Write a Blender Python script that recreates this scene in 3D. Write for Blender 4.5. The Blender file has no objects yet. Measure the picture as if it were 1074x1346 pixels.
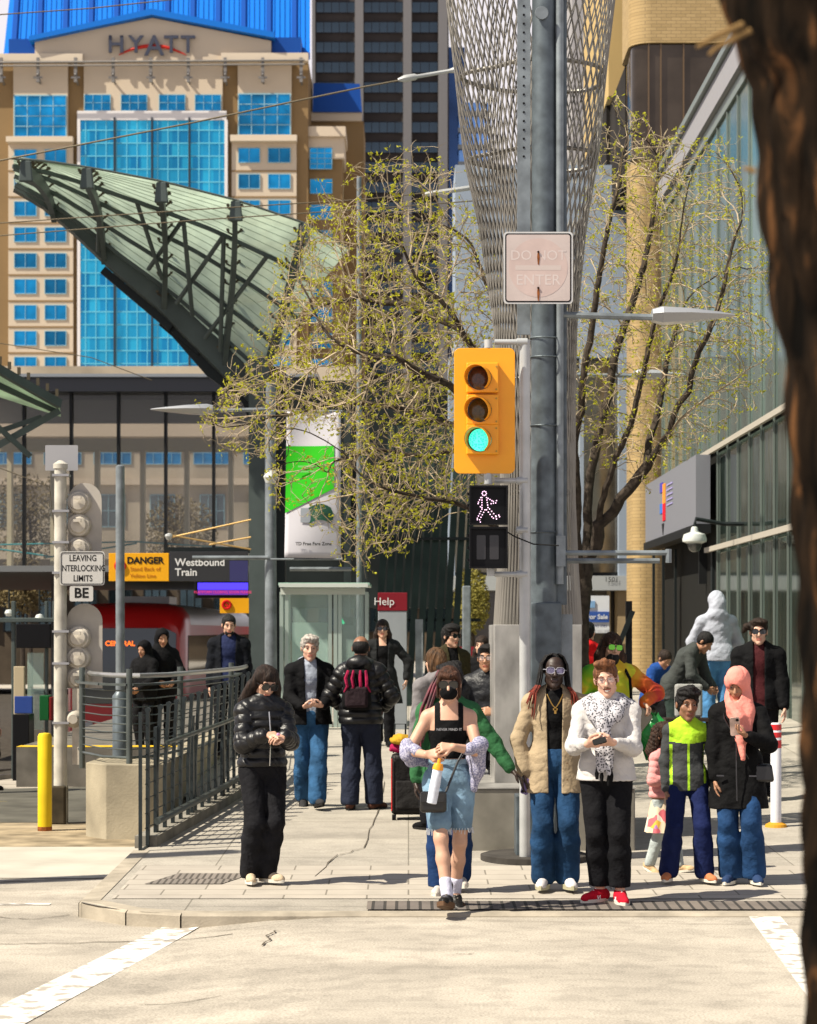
import bpy, math, random
import numpy as np
from mathutils import Vector, Matrix
random.seed(7); np.random.seed(7)
R = math.radians
scene = bpy.context.scene
col = scene.collection
F = 3000.0; HZ = 830.0; CH = 2.0      # focal length and horizon of the 1074x1346 photograph, eye height
# ---------------------------------------------------------------- camera
cam_d = bpy.data.cameras.new('camera'); cam = bpy.data.objects.new('camera', cam_d); col.objects.link(cam)
cam.location = (0, 0, CH); cam.rotation_euler = (R(90), 0, 0)
cam_d.sensor_fit = 'VERTICAL'; cam_d.sensor_height = 36; cam_d.lens = F/1346*36
cam_d.shift_y = (HZ-673)/1346; cam_d.clip_start = 0.3; cam_d.clip_end = 3000
cam_d.dof.use_dof = True; cam_d.dof.focus_distance = 18.0; cam_d.dof.aperture_fstop = 5.0
scene.camera = cam
# ---------------------------------------------------------------- light
SUN_DIR = Vector((0.58, 0.25, -0.78)).normalized()      # the way the light travels
sd = bpy.data.lights.new('sun', 'SUN'); sd.energy = 5.0; sd.angle = R(0.5); sd.color = (1.0, 0.92, 0.77)
so = bpy.data.objects.new('sun', sd); col.objects.link(so)
so.rotation_euler = SUN_DIR.to_track_quat('-Z', 'Y').to_euler()
w = bpy.data.worlds.new("World"); scene.world = w; w.use_nodes = True
nt = w.node_tree; nt.nodes.clear()
out = nt.nodes.new('ShaderNodeOutputWorld'); bg = nt.nodes.new('ShaderNodeBackground')
sky = nt.nodes.new('ShaderNodeTexSky'); sky.sky_type = 'NISHITA'; sky.sun_disc = False
sky.sun_elevation = math.asin(-SUN_DIR.z); sky.sun_rotation = math.atan2(-SUN_DIR.x, -SUN_DIR.y)
tc = nt.nodes.new('ShaderNodeTexCoord'); mp = nt.nodes.new('ShaderNodeMapping'); mp.inputs['Scale'].default_value = (1, 1, 2.5)
nz = nt.nodes.new('ShaderNodeTexNoise'); nz.inputs['Scale'].default_value = 1.6; nz.inputs['Detail'].default_value = 6
rp = nt.nodes.new('ShaderNodeValToRGB'); rp.color_ramp.elements[0].position = .44; rp.color_ramp.elements[1].position = .62
mx = nt.nodes.new('ShaderNodeMix'); mx.data_type = 'RGBA'
nt.links.new(tc.outputs['Generated'], mp.inputs[0]); nt.links.new(mp.outputs[0], nz.inputs['Vector'])
sep = nt.nodes.new('ShaderNodeSeparateXYZ'); nt.links.new(tc.outputs['Generated'], sep.inputs[0])
band = nt.nodes.new('ShaderNodeMapRange'); band.interpolation_type = 'SMOOTHSTEP'       # a bank of white cloud low in the sky, open blue above it
for k_, v_ in (('From Min', .26), ('From Max', .52), ('To Min', 1.0), ('To Max', .0)): band.inputs[k_].default_value = v_
nt.links.new(sep.outputs[2], band.inputs[0]); mth = nt.nodes.new('ShaderNodeMath'); mth.operation = 'ADD'; mth.use_clamp = True
ml = nt.nodes.new('ShaderNodeMath'); ml.operation = 'MULTIPLY'; ml.inputs[1].default_value = .30
nt.links.new(nz.outputs['Fac'], rp.inputs[0]); nt.links.new(rp.outputs[0], ml.inputs[0]); nt.links.new(ml.outputs[0], mth.inputs[0]); nt.links.new(band.outputs[0], mth.inputs[1]); nt.links.new(mth.outputs[0], mx.inputs['Factor'])
nt.links.new(sky.outputs[0], mx.inputs['A']); mx.inputs['B'].default_value = (10.5, 9.9, 10.3, 1)
nt.links.new(mx.outputs['Result'], bg.inputs[0]); bg.inputs[1].default_value = 0.05
nt.links.new(bg.outputs[0], out.inputs[0])
scene.view_settings.view_transform = 'Standard'; scene.view_settings.look = 'None'
scene.view_settings.exposure = 0.85; scene.view_settings.gamma = 1
scene.cycles.max_bounces = 6; scene.cycles.transparent_max_bounces = 12

# ---------------------------------------------------------------- places
def sm(a, b, v):
    t = np.clip((v-a)/(b-a), 0, 1); return t*t*(3-2*t)
def gz(x, y):
    """height of the pavement: it climbs gently away from the kerb and toward the building on the right"""
    b = np.interp(y, [16.3, 24, 34, 60], [0, .15, .50, .55])
    return float(b + .05*max(0, x-1.0)*sm(19, 30, y))
def X(px, y): return (px-537)/F*y
def Z(py, y): return CH-(py-HZ)/F*y
def rowY(py, px=537):
    lo, hi = 5, 60
    for _ in range(40):
        m = (lo+hi)/2
        if Z(py, m) > gz(X(px, m), m): lo = m
        else: hi = m
    return lo
# ---------------------------------------------------------------- tagging
def tag(o, label=None, cat=None, group=None, kind=None):
    if label: o['label'] = label
    if cat: o['category'] = cat
    if group: o['group'] = group
    if kind: o['kind'] = kind
    return o
def thing(name, label, cat, loc=(0, 0, 0), group=None):
    o = bpy.data.objects.new(name, None); col.objects.link(o); o.location = loc; o.empty_display_size = .2
    return tag(o, label, cat, group)
def wloc(o):
    v = Vector((0, 0, 0))
    while o is not None: v = v+Vector(o.location); o = o.parent
    return v
def copy_tree(o, parent=None):
    c = o.copy(); col.objects.link(c)
    if parent: c.parent = parent
    for ch in list(o.children): copy_tree(ch, c)
    return c
def mesh_np(name, V, Fq, mats, parent=None, smooth=True, midx=None):
    """V (n,3) world coords, Fq (m,4 or 3)"""
    me = bpy.data.meshes.new(name)
    V = np.asarray(V, dtype=np.float32); Fq = np.asarray(Fq, dtype=np.int32)
    off = np.array(wloc(parent) if parent else (0, 0, 0), dtype=np.float32)
    V = V-off
    n = Fq.shape[1]
    me.vertices.add(len(V)); me.vertices.foreach_set('co', V.ravel())
    me.loops.add(Fq.size); me.loops.foreach_set('vertex_index', Fq.ravel())
    me.polygons.add(len(Fq)); me.polygons.foreach_set('loop_start', np.arange(0, Fq.size, n, dtype=np.int32))
    me.polygons.foreach_set('loop_total', np.full(len(Fq), n, dtype=np.int32))
    for m in (mats if isinstance(mats, (list, tuple)) else [mats]): me.materials.append(m)
    if midx is not None: me.polygons.foreach_set('material_index', np.asarray(midx, dtype=np.int32))
    if smooth: me.polygons.foreach_set('use_smooth', np.ones(len(Fq), dtype=bool))
    me.update(calc_edges=True); me.validate()
    o = bpy.data.objects.new(name, me); col.objects.link(o)
    if parent: o.parent = parent
    return o
# ---------------------------------------------------------------- materials
MATS = {}
def mat(name, c, rough=.7, metal=0, nscale=0, namt=.15, bump=0, bscale=40, c2=None, stretch=(1, 1, 1), emit=0, spec=None, alpha=1, bdist=.01, detail=4, thr=None):
    if name in MATS: return MATS[name]
    if spec is None: spec = .5 if rough < .5 else .16
    m = bpy.data.materials.new(name); m.use_nodes = True; MATS[name] = m
    t = m.node_tree; b = t.nodes['Principled BSDF']; L = t.links
    b.inputs['Base Color'].default_value = (*c, 1); b.inputs['Roughness'].default_value = rough
    b.inputs['Metallic'].default_value = metal; b.inputs['Specular IOR Level'].default_value = spec
    if alpha < 1: b.inputs['Alpha'].default_value = alpha
    if emit:
        b.inputs['Emission Color'].default_value = (*c, 1); b.inputs['Emission Strength'].default_value = emit
    if nscale or bump:
        tcn = t.nodes.new('ShaderNodeTexCoord'); mpn = t.nodes.new('ShaderNodeMapping'); mpn.inputs['Scale'].default_value = stretch
        L.new(tcn.outputs['Object'], mpn.inputs[0])
    if nscale:
        n = t.nodes.new('ShaderNodeTexNoise'); n.inputs['Scale'].default_value = nscale; n.inputs['Detail'].default_value = detail
        L.new(mpn.outputs[0], n.inputs['Vector'])
        r = t.nodes.new('ShaderNodeValToRGB')
        lo, hi = thr or (.3, .7)
        r.color_ramp.elements[0].position = lo; r.color_ramp.elements[1].position = hi
        cc = c2 or tuple(min(1, v*(1+namt)) for v in c)
        r.color_ramp.elements[0].color = (*((c if c2 else tuple(v*(1-namt) for v in c))), 1); r.color_ramp.elements[1].color = (*cc, 1)
        L.new(n.outputs['Fac'], r.inputs[0]); L.new(r.outputs[0], b.inputs['Base Color'])
        if emit: L.new(r.outputs[0], b.inputs['Emission Color'])
    if bump:
        n2 = t.nodes.new('ShaderNodeTexNoise'); n2.inputs['Scale'].default_value = bscale; n2.inputs['Detail'].default_value = 3
        L.new(mpn.outputs[0], n2.inputs['Vector'])
        bp = t.nodes.new('ShaderNodeBump'); bp.inputs['Strength'].default_value = bump; bp.inputs['Distance'].default_value = bdist
        L.new(n2.outputs['Fac'], bp.inputs['Height']); L.new(bp.outputs[0], b.inputs['Normal'])
    return m
def ramp_mat(name, axis_scale, stops, rough=.7, kind='noise', scale=3, metal=0, bump=0, const=False, detail=3, dist=0):
    """colour bands through a texture: noise / wave / voronoi / brick-less patterns"""
    m = bpy.data.materials.new(name); m.use_nodes = True; MATS[name] = m
    t = m.node_tree; b = t.nodes['Principled BSDF']; L = t.links
    b.inputs['Roughness'].default_value = rough; b.inputs['Metallic'].default_value = metal
    tcn = t.nodes.new('ShaderNodeTexCoord'); mpn = t.nodes.new('ShaderNodeMapping'); mpn.inputs['Scale'].default_value = axis_scale
    L.new(tcn.outputs['Object'], mpn.inputs[0])
    if kind == 'noise':
        n = t.nodes.new('ShaderNodeTexNoise'); n.inputs['Detail'].default_value = detail; n.inputs['Distortion'].default_value = dist; o_ = n.outputs['Fac']
    elif kind == 'wave':
        n = t.nodes.new('ShaderNodeTexWave'); n.inputs['Distortion'].default_value = dist; n.inputs['Detail'].default_value = detail; o_ = n.outputs['Fac']
    else:
        n = t.nodes.new('ShaderNodeTexVoronoi'); o_ = n.outputs['Color'] if kind == 'cells' else n.outputs['Distance']
    n.inputs['Scale'].default_value = scale
    L.new(mpn.outputs[0], n.inputs['Vector'])
    r = t.nodes.new('ShaderNodeValToRGB')
    if const: r.color_ramp.interpolation = 'CONSTANT'
    els = r.color_ramp.elements
    while len(els) < len(stops): els.new(.5)
    for e, (p, cc) in zip(els, stops): e.position = p; e.color = (*cc, 1)
    L.new(o_, r.inputs[0]); L.new(r.outputs[0], b.inputs['Base Color'])
    if bump:
        bp = t.nodes.new('ShaderNodeBump'); bp.inputs['Strength'].default_value = bump; bp.inputs['Distance'].default_value = .01
        L.new(o_, bp.inputs['Height']); L.new(bp.outputs[0], b.inputs['Normal'])
    return m
def brick_mat(name, c1, c2, mortar, w_, h_, axes='XZ', scale=1, msize=.02, rough=.8, bump=.3, offset=.5, noise=.1, nscale=3):
    m = bpy.data.materials.new(name); m.use_nodes = True; MATS[name] = m
    t = m.node_tree; b = t.nodes['Principled BSDF']; L = t.links; b.inputs['Roughness'].default_value = rough
    tcn = t.nodes.new('ShaderNodeTexCoord'); sp = t.nodes.new('ShaderNodeSeparateXYZ'); cb = t.nodes.new('ShaderNodeCombineXYZ')
    L.new(tcn.outputs['Object'], sp.inputs[0])
    if axes == 'S':       # x+y along, for corners
        ad = t.nodes.new('ShaderNodeMath'); L.new(sp.outputs[0], ad.inputs[0]); L.new(sp.outputs[1], ad.inputs[1]); L.new(ad.outputs[0], cb.inputs[0]); L.new(sp.outputs[2], cb.inputs[1])
    else:
        L.new(sp.outputs['XYZ'.index(axes[0])], cb.inputs[0]); L.new(sp.outputs['XYZ'.index(axes[1])], cb.inputs[1])
    br = t.nodes.new('ShaderNodeTexBrick'); L.new(cb.outputs[0], br.inputs['Vector'])
    br.inputs['Color1'].default_value = (*c1, 1); br.inputs['Color2'].default_value = (*c2, 1); br.inputs['Mortar'].default_value = (*mortar, 1)
    br.inputs['Scale'].default_value = scale; br.inputs['Brick Width'].default_value = w_; br.inputs['Row Height'].default_value = h_
    br.inputs['Mortar Size'].default_value = msize; br.offset = offset
    n = t.nodes.new('ShaderNodeTexNoise'); n.inputs['Scale'].default_value = nscale; n.inputs['Detail'].default_value = 5; L.new(tcn.outputs['Object'], n.inputs['Vector'])
    mr = t.nodes.new('ShaderNodeMapRange'); mr.inputs['To Min'].default_value = 1-noise*2; mr.inputs['To Max'].default_value = 1+noise*2; L.new(n.outputs['Fac'], mr.inputs[0])
    mm = t.nodes.new('ShaderNodeMix'); mm.data_type = 'RGBA'; mm.blend_type = 'MULTIPLY'; mm.inputs['Factor'].default_value = 1
    L.new(br.outputs['Color'], mm.inputs['A']); L.new(mr.outputs[0], mm.inputs['B']); L.new(mm.outputs['Result'], b.inputs['Base Color'])
    if bump:
        bp = t.nodes.new('ShaderNodeBump'); bp.inputs['Strength'].default_value = bump; bp.inputs['Distance'].default_value = .01; bp.invert = True
        L.new(br.outputs['Fac'], bp.inputs['Height']); L.new(bp.outputs[0], b.inputs['Normal'])
    return m
# ---------------------------------------------------------------- mesh builder
class MB:
    def __init__(s): s.v = []; s.f = []; s.m = []
    def add(s, vs, fs, mi=0):
        o = len(s.v); s.v += [tuple(v) for v in vs]; s.f += [tuple(i+o for i in f) for f in fs]; s.m += [mi]*len(fs); return s
    def box(s, c, d, rot=None, mi=0, taper=1):
        hx, hy, hz = d[0]/2, d[1]/2, d[2]/2
        vs = []
        for z in (-1, 1):
            k = taper if z > 0 else 1
            for x, y in ((-1, -1), (1, -1), (1, 1), (-1, 1)): vs.append(Vector((x*hx*k, y*hy*k, z*hz)))
        if rot is not None:
            M = rot if isinstance(rot, Matrix) else Matrix.Rotation(rot, 3, 'Z'); vs = [M@v for v in vs]
        c = Vector(c); return s.add([v+c for v in vs], [(3, 2, 1, 0), (4, 5, 6, 7), (0, 1, 5, 4), (1, 2, 6, 5), (2, 3, 7, 6), (3, 0, 4, 7)], mi)
    def b(s, x0, x1, y0, y1, z0, z1, mi=0): return s.box(((x0+x1)/2, (y0+y1)/2, (z0+z1)/2), (abs(x1-x0), abs(y1-y0), abs(z1-z0)), mi=mi)
    def bar(s, a, b_, w_, h_, mi=0, up=(0, 0, 1)):
        """rectangular bar from a to b, w across, h in the up direction"""
        a = Vector(a); b_ = Vector(b_); d = (b_-a).normalized(); u = Vector(up)
        if abs(d.dot(u)) > .98: u = Vector((0, 1, 0))
        r = d.cross(u).normalized(); u = r.cross(d)
        vs = []
        for p in (a, b_):
            for i, j in ((-1, -1), (1, -1), (1, 1), (-1, 1)): vs.append(p+r*(i*w_/2)+u*(j*h_/2))
        return s.add(vs, [(3, 2, 1, 0), (4, 5, 6, 7), (0, 1, 5, 4), (1, 2, 6, 5), (2, 3, 7, 6), (3, 0, 4, 7)], mi)
    def tube(s, pts, r, n=8, mi=0, cap=True, closed=False):
        pts = [Vector(p) for p in pts]; N = len(pts)
        rs = r if isinstance(r, (list, tuple)) else [r]*N
        o = len(s.v); prev = None
        for i, p in enumerate(pts):
            d = (pts[(i+1) % N if closed else min(i+1, N-1)]-pts[(i-1) % N if closed else max(i-1, 0)])
            d = d.normalized() if d.length > 1e-9 else Vector((0, 0, 1))
            if prev is None:
                u = d.cross(Vector((0, 0, 1)))
                if u.length < 1e-3: u = d.cross(Vector((0, 1, 0)))
            else: u = prev-d*prev.dot(d)
            u.normalize(); prev = u; v = d.cross(u)
            for k in range(n):
                a = 2*math.pi*k/n; s.v.append(tuple(p+(u*math.cos(a)+v*math.sin(a))*rs[i]))
        for i in range(N if closed else N-1):
            j = (i+1) % N
            for k in range(n):
                k2 = (k+1) % n; s.f.append((o+i*n+k, o+i*n+k2, o+j*n+k2, o+j*n+k)); s.m.append(mi)
        if cap and not closed:
            s.f.append(tuple(o+k for k in range(n))[::-1]); s.m.append(mi)
            s.f.append(tuple(o+(N-1)*n+k for k in range(n))); s.m.append(mi)
        return s
    def lathe(s, prof, c=(0, 0, 0), n=20, mi=0, axis='Z', cap=True):
        o = len(s.v); c = Vector(c)
        for r_, h_ in prof:
            for k in range(n):
                a = 2*math.pi*k/n; p = Vector((r_*math.cos(a), r_*math.sin(a), h_))
                if axis == 'Y': p = Vector((p.x, h_, p.y))
                if axis == 'X': p = Vector((h_, p.x, p.y))
                s.v.append(tuple(p+c))
        for i in range(len(prof)-1):
            for k in range(n):
                k2 = (k+1) % n; s.f.append((o+i*n+k, o+i*n+k2, o+(i+1)*n+k2, o+(i+1)*n+k)); s.m.append(mi)
        if cap:
            s.f.append(tuple(o+k for k in range(n))[::-1]); s.m.append(mi); s.f.append(tuple(o+(len(prof)-1)*n+k for k in range(n))); s.m.append(mi)
        return s
    def prism(s, poly, y0, y1, mi=0, axes='XZ'):
        """2-D outline extruded; axes XZ extrudes along y, YZ along x, XY along z"""
        n = len(poly)
        def P(a, b_, t): return {'XZ': (a, t, b_), 'YZ': (t, a, b_), 'XY': (a, b_, t)}[axes]
        vs = [P(a, b_, y0) for a, b_ in poly]+[P(a, b_, y1) for a, b_ in poly]
        fs = [tuple(range(n)), tuple(range(2*n-1, n-1, -1))]+[(i, (i+1) % n+0, (i+1) % n+n, i+n)[::-1] for i in range(n)]
        return s.add(vs, fs, mi)
    def grid(s, fn, nu, nv, mi=0):
        o = len(s.v)
        for i in range(nu+1):
            for j in range(nv+1): s.v.append(tuple(fn(i/nu, j/nv)))
        for i in range(nu):
            for j in range(nv):
                a = o+i*(nv+1)+j; s.f.append((a, a+1, a+nv+2, a+nv+1)); s.m.append(mi)
        return s
    def build(s, name, mats, parent=None, smooth=False, bevel=0, fix=True, angle=None):
        me = bpy.data.meshes.new(name)
        off = wloc(parent) if parent else Vector((0, 0, 0))
        me.from_pydata([(v[0]-off.x, v[1]-off.y, v[2]-off.z) for v in s.v], [], s.f)
        for m in (mats if isinstance(mats, (list, tuple)) else [mats]): me.materials.append(m)
        me.polygons.foreach_set('material_index', s.m)
        if fix:
            import bmesh
            bm = bmesh.new(); bm.from_mesh(me); bmesh.ops.recalc_face_normals(bm, faces=bm.faces); bm.to_mesh(me); bm.free()
        if smooth:
            me.polygons.foreach_set('use_smooth', [True]*len(me.polygons))
            me.set_sharp_from_angle(angle=R(angle or 40))
        me.update()
        o = bpy.data.objects.new(name, me); col.objects.link(o)
        if parent: o.parent = parent
        if bevel:
            md = o.modifiers.new('bevel', 'BEVEL'); md.width = bevel; md.segments = 2; md.limit_method = 'ANGLE'; md.angle_limit = R(40)
        return o
def text(body, size, loc, m, parent=None, name='lettering', rot=(R(90), 0, 0), align='CENTER', ext=.0006, bold=0, sx=1):
    """flat lettering turned into a mesh; loc in world coords"""
    cu = bpy.data.curves.new(name, 'FONT'); cu.body = body; cu.size = size; cu.align_x = align; cu.align_y = 'CENTER'; cu.extrude = ext; cu.offset = bold
    cu.resolution_u = 3
    o = bpy.data.objects.new(name, cu); col.objects.link(o)
    bpy.context.view_layer.update()
    me = bpy.data.meshes.new_from_object(o.evaluated_get(bpy.context.evaluated_depsgraph_get()))
    col.objects.unlink(o); bpy.data.objects.remove(o)
    M = Matrix.Translation(Vector(loc)-(wloc(parent) if parent else Vector())) @ Matrix.Rotation(rot[2], 4, 'Z') @ Matrix.Rotation(rot[1], 4, 'Y') @ Matrix.Rotation(rot[0], 4, 'X') @ Matrix.Diagonal((sx, 1, 1, 1))
    me.transform(M); me.materials.clear(); me.materials.append(m); me.name = name
    for p in me.polygons: p.material_index = 0
    o = bpy.data.objects.new(name, me); col.objects.link(o)
    if parent: o.parent = parent
    return o
# ================================================================ people: one continuous body surface each, clothes and hair as parts
A3 = lambda *v: np.array(v, dtype=np.float64)
class Sdf:
    """smooth union of tapered capsules and ellipsoids, polygonised on a regular grid"""
    def __init__(s): s.pr = []; s.cuts = []; s.amp = 0; s.fold = (9, 22); s.fzr = None
    def cone(s, a, b, ra, rb=None, k=.02, sy=1, op='u'):
        s.pr.append(('c', A3(*a), A3(*b), ra, ra if rb is None else rb, k, sy, op)); return s
    def chain(s, pts, rs, k=.02, sy=1):
        for i in range(len(pts)-1): s.cone(pts[i], pts[i+1], rs[i], rs[i+1], k, sy)
        return s
    def ell(s, c, r, M=None, k=.02, op='u'):
        s.pr.append(('e', A3(*c), A3(*r), np.eye(3) if M is None else M, 0, k, 1, op)); return s
    def cutnow(s, fn): s.pr.append(('c', A3(0, 0, 1), A3(0, 0, 1), .01, .01, .01, 1, 'cut', fn)); return s
    def cut(s, fn): s.cuts.append(fn); return s
    def mesh(s, h):
        lo = A3(9, 9, 9); hi = -lo; BB = []
        for p in s.pr:
            if p[0] == 'c':
                r = max(p[3], p[4])*max(1, p[6]); a = np.minimum(p[1], p[2])-r; b = np.maximum(p[1], p[2])+r
            else:
                r = max(p[2]); a = p[1]-r; b = p[1]+r
            m = p[5]*1.2+h*2; BB.append((a-m, b+m))
            if p[7] == 'u': lo = np.minimum(lo, a-m-s.amp); hi = np.maximum(hi, b+m+s.amp)
        n = np.ceil((hi-lo)/h).astype(int)+2
        G = np.full(n, .2, dtype=np.float32)
        ax = [(lo[i]+h*np.arange(n[i])).astype(np.float32) for i in range(3)]
        for p, (a, b) in zip(s.pr, BB):
            if p[7] == 'cut':
                I = np.nonzero(G < .03); v = p[8](ax[0][I[0]], ax[1][I[1]], ax[2][I[2]]); G[I] = np.maximum(G[I], v); continue
            i0 = np.clip(((a-lo)/h).astype(int), 0, n-1); i1 = np.clip(((b-lo)/h).astype(int)+2, 1, n)
            sl = tuple(slice(i0[i], i1[i]) for i in range(3))
            x = ax[0][sl[0]][:, None, None]; y = ax[1][sl[1]][None, :, None]; z = ax[2][sl[2]][None, None, :]
            if p[0] == 'c':
                A, B, ra, rb, sy = p[1], p[2], p[3], p[4], p[6]
                d = B-A; d = A3(d[0], d[1]/sy, d[2]); dd = max(float(d@d), 1e-9)
                px, py, pz = x-A[0], (y-A[1])/sy, z-A[2]
                t = np.clip((px*d[0]+py*d[1]+pz*d[2])/dd, 0, 1)
                D = np.sqrt((px-t*d[0])**2+(py-t*d[1])**2+(pz-t*d[2])**2)-(ra+(rb-ra)*t)
                if sy < 1: D = D*(.5+.5*sy)
            else:
                C, r, M = p[1], p[2], p[3]; px, py, pz = x-C[0], y-C[1], z-C[2]
                q = [px*M[0, i]+py*M[1, i]+pz*M[2, i] for i in range(3)]
                k0 = np.sqrt((q[0]/r[0])**2+(q[1]/r[1])**2+(q[2]/r[2])**2)
                k1 = np.sqrt((q[0]/r[0]**2)**2+(q[1]/r[1]**2)**2+(q[2]/r[2]**2)**2)+1e-6
                D = k0*(k0-1)/k1
            D = D.astype(np.float32); g = G[sl]; k = p[5]
            if p[7] == 'u':
                hh = np.clip(.5+.5*(D-g)/k, 0, 1); G[sl] = D*(1-hh)+g*hh-k*hh*(1-hh)
            else:
                D = -D; hh = np.clip(.5-.5*(D-g)/k, 0, 1); G[sl] = D*(1-hh)+g*hh+k*hh*(1-hh)
        if s.amp:
            I = np.nonzero(np.abs(G) < s.amp+h*1.5)
            x, y, z = ax[0][I[0]], ax[1][I[1]], ax[2][I[2]]; f0, f1 = s.fold
            wx = x+.04*np.sin(13*z+7*y+1.3)+.02*np.sin(31*x+17*z); wz = z+.05*np.sin(11*x+9*y)+.02*np.sin(29*y-19*x+2)
            rd = lambda v: 1-2*np.abs(np.sin(v*.5))**.7
            nse = .30*rd(f0*2*wx+f1*wz+3*y)+.38*rd(f0*3.1*y-f1*2.1*wz+9*wx+.7)+.32*rd(f0*4*wx+f1*3.3*wz+9*y)
            G[I] += (s.amp*nse).astype(np.float32)
        if s.fzr: 
            I = np.nonzero(np.abs(G) < .04); G[I] += s.fzr(ax[0][I[0]], ax[1][I[1]], ax[2][I[2]]).astype(np.float32)
        for fn in s.cuts:
            I = np.nonzero(G < .03); v = fn(ax[0][I[0]], ax[1][I[1]], ax[2][I[2]]); G[I] = np.maximum(G[I], v)
        return nets(G, lo, h)
def nets(G, lo, h):
    G[0] = G[-1] = .1; G[:, 0] = G[:, -1] = .1; G[:, :, 0] = G[:, :, -1] = .1
    S = G < 0; U = S.astype(np.uint8)
    c = U[:-1, :-1, :-1]+U[1:, :-1, :-1]+U[:-1, 1:, :-1]+U[1:, 1:, :-1]+U[:-1, :-1, 1:]+U[1:, :-1, 1:]+U[:-1, 1:, 1:]+U[1:, 1:, 1:]
    act = (c > 0) & (c < 8); i, j, k = np.nonzero(act)
    vid = np.full(act.shape, -1, dtype=np.int32); vid[i, j, k] = np.arange(len(i))
    acc = np.zeros((len(i), 3)); cnt = np.zeros(len(i))
    cs = [(a, b, d) for a in (0, 1) for b in (0, 1) for d in (0, 1)]
    V = {q: G[i+q[0], j+q[1], k+q[2]].astype(np.float64) for q in cs}
    for q in cs:
        for ax in range(3):
            if q[ax]: continue
            r = list(q); r[ax] = 1; r = tuple(r); a, b = V[q], V[r]; m = (a < 0) != (b < 0)
            t = np.where(m, a/np.where(m, a-b, 1), 0)
            p = np.array(q, float)[None].repeat(len(i), 0); p[:, ax] += t
            acc[m] += p[m]; cnt[m] += 1
    P = (acc/cnt[:, None]+np.stack([i, j, k], 1))*h+lo
    Q = []
    for ax in range(3):
        sl0 = [slice(None)]*3; sl1 = [slice(None)]*3; sl0[ax] = slice(0, -1); sl1[ax] = slice(1, None)
        a, b = S[tuple(sl0)], S[tuple(sl1)]; D = np.array(np.nonzero(a != b)); inside = a[tuple(D)]
        o1, o2 = (ax+1) % 3, (ax+2) % 3
        D = D.T; ok = (D[:, o1] > 0) & (D[:, o2] > 0); D = D[ok]; inside = inside[ok]
        e1 = np.zeros(3, int); e1[o1] = 1; e2 = np.zeros(3, int); e2[o2] = 1
        q = np.stack([vid[tuple((D-e1-e2).T)], vid[tuple((D-e2).T)], vid[tuple(D.T)], vid[tuple((D-e1).T)]], 1)
        q[~inside] = q[~inside][:, ::-1]; Q.append(q)
    Q = np.concatenate(Q); Q = Q[(Q >= 0).all(1)]
    return P, Q
def rot3(yaw=0, pitch=0, roll=0):
    """yaw: turn to +x when positive; pitch: nod down; roll: tilt to +x"""
    y, p, r = R(yaw), R(pitch), R(roll)
    Rz = np.array([[math.cos(y), -math.sin(y), 0], [math.sin(y), math.cos(y), 0], [0, 0, 1]])
    Rx = np.array([[1, 0, 0], [0, math.cos(p), -math.sin(p)], [0, math.sin(p), math.cos(p)]])
    Ry = np.array([[math.cos(r), 0, math.sin(r)], [0, 1, 0], [-math.sin(r), 0, math.cos(r)]])
    return Rz@Ry@Rx
def ik(S, W, l1, l2, hint):
    S, W, hint = A3(*S), A3(*W), A3(*hint); d = W-S; L = np.linalg.norm(d)
    if L > (l1+l2)*.995: W = S+d/L*(l1+l2)*.995; d = W-S; L = np.linalg.norm(d)
    a = (l1*l1-l2*l2+L*L)/(2*L); hgt = math.sqrt(max(l1*l1-a*a, 0)); u = d/L
    p = hint-u*(hint@u); p = p/(np.linalg.norm(p)+1e-9)
    return S+u*a+p*hgt, W
SK = {'fair': (.56, .33, .24), 'light': (.50, .29, .20), 'tan': (.33, .17, .10), 'brown': (.22, .105, .06), 'dark': (.055, .027, .018), 'deep': (.03, .017, .013)}
def skin(kind):
    c = SK[kind]; return mat('skin_'+kind, c, rough=.5, nscale=14, namt=.10, spec=.4)
def cloth(name, c, rough=.85, **kw):
    kw.setdefault('nscale', 9); kw.setdefault('namt', .13); kw.setdefault('bump', .75); kw.setdefault('bscale', 11); kw.setdefault('bdist', .03); kw.setdefault('spec', .12)
    return mat('cloth_'+name, c, rough=rough, **kw)
def hairm(name, c): return mat('hair_'+name, c, rough=.62, spec=.25, nscale=45, namt=.7, bump=1, bscale=120, stretch=(1, 1, .12), bdist=.012)
EYEW = lambda: mat('eye_white', (.42, .40, .38), rough=.2)
EYED = lambda: mat('eye_iris', (.02, .012, .008), rough=.1)
DARKGLASS = lambda: mat('sunglass_lens', (.006, .006, .007), rough=.08, spec=.8)

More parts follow.
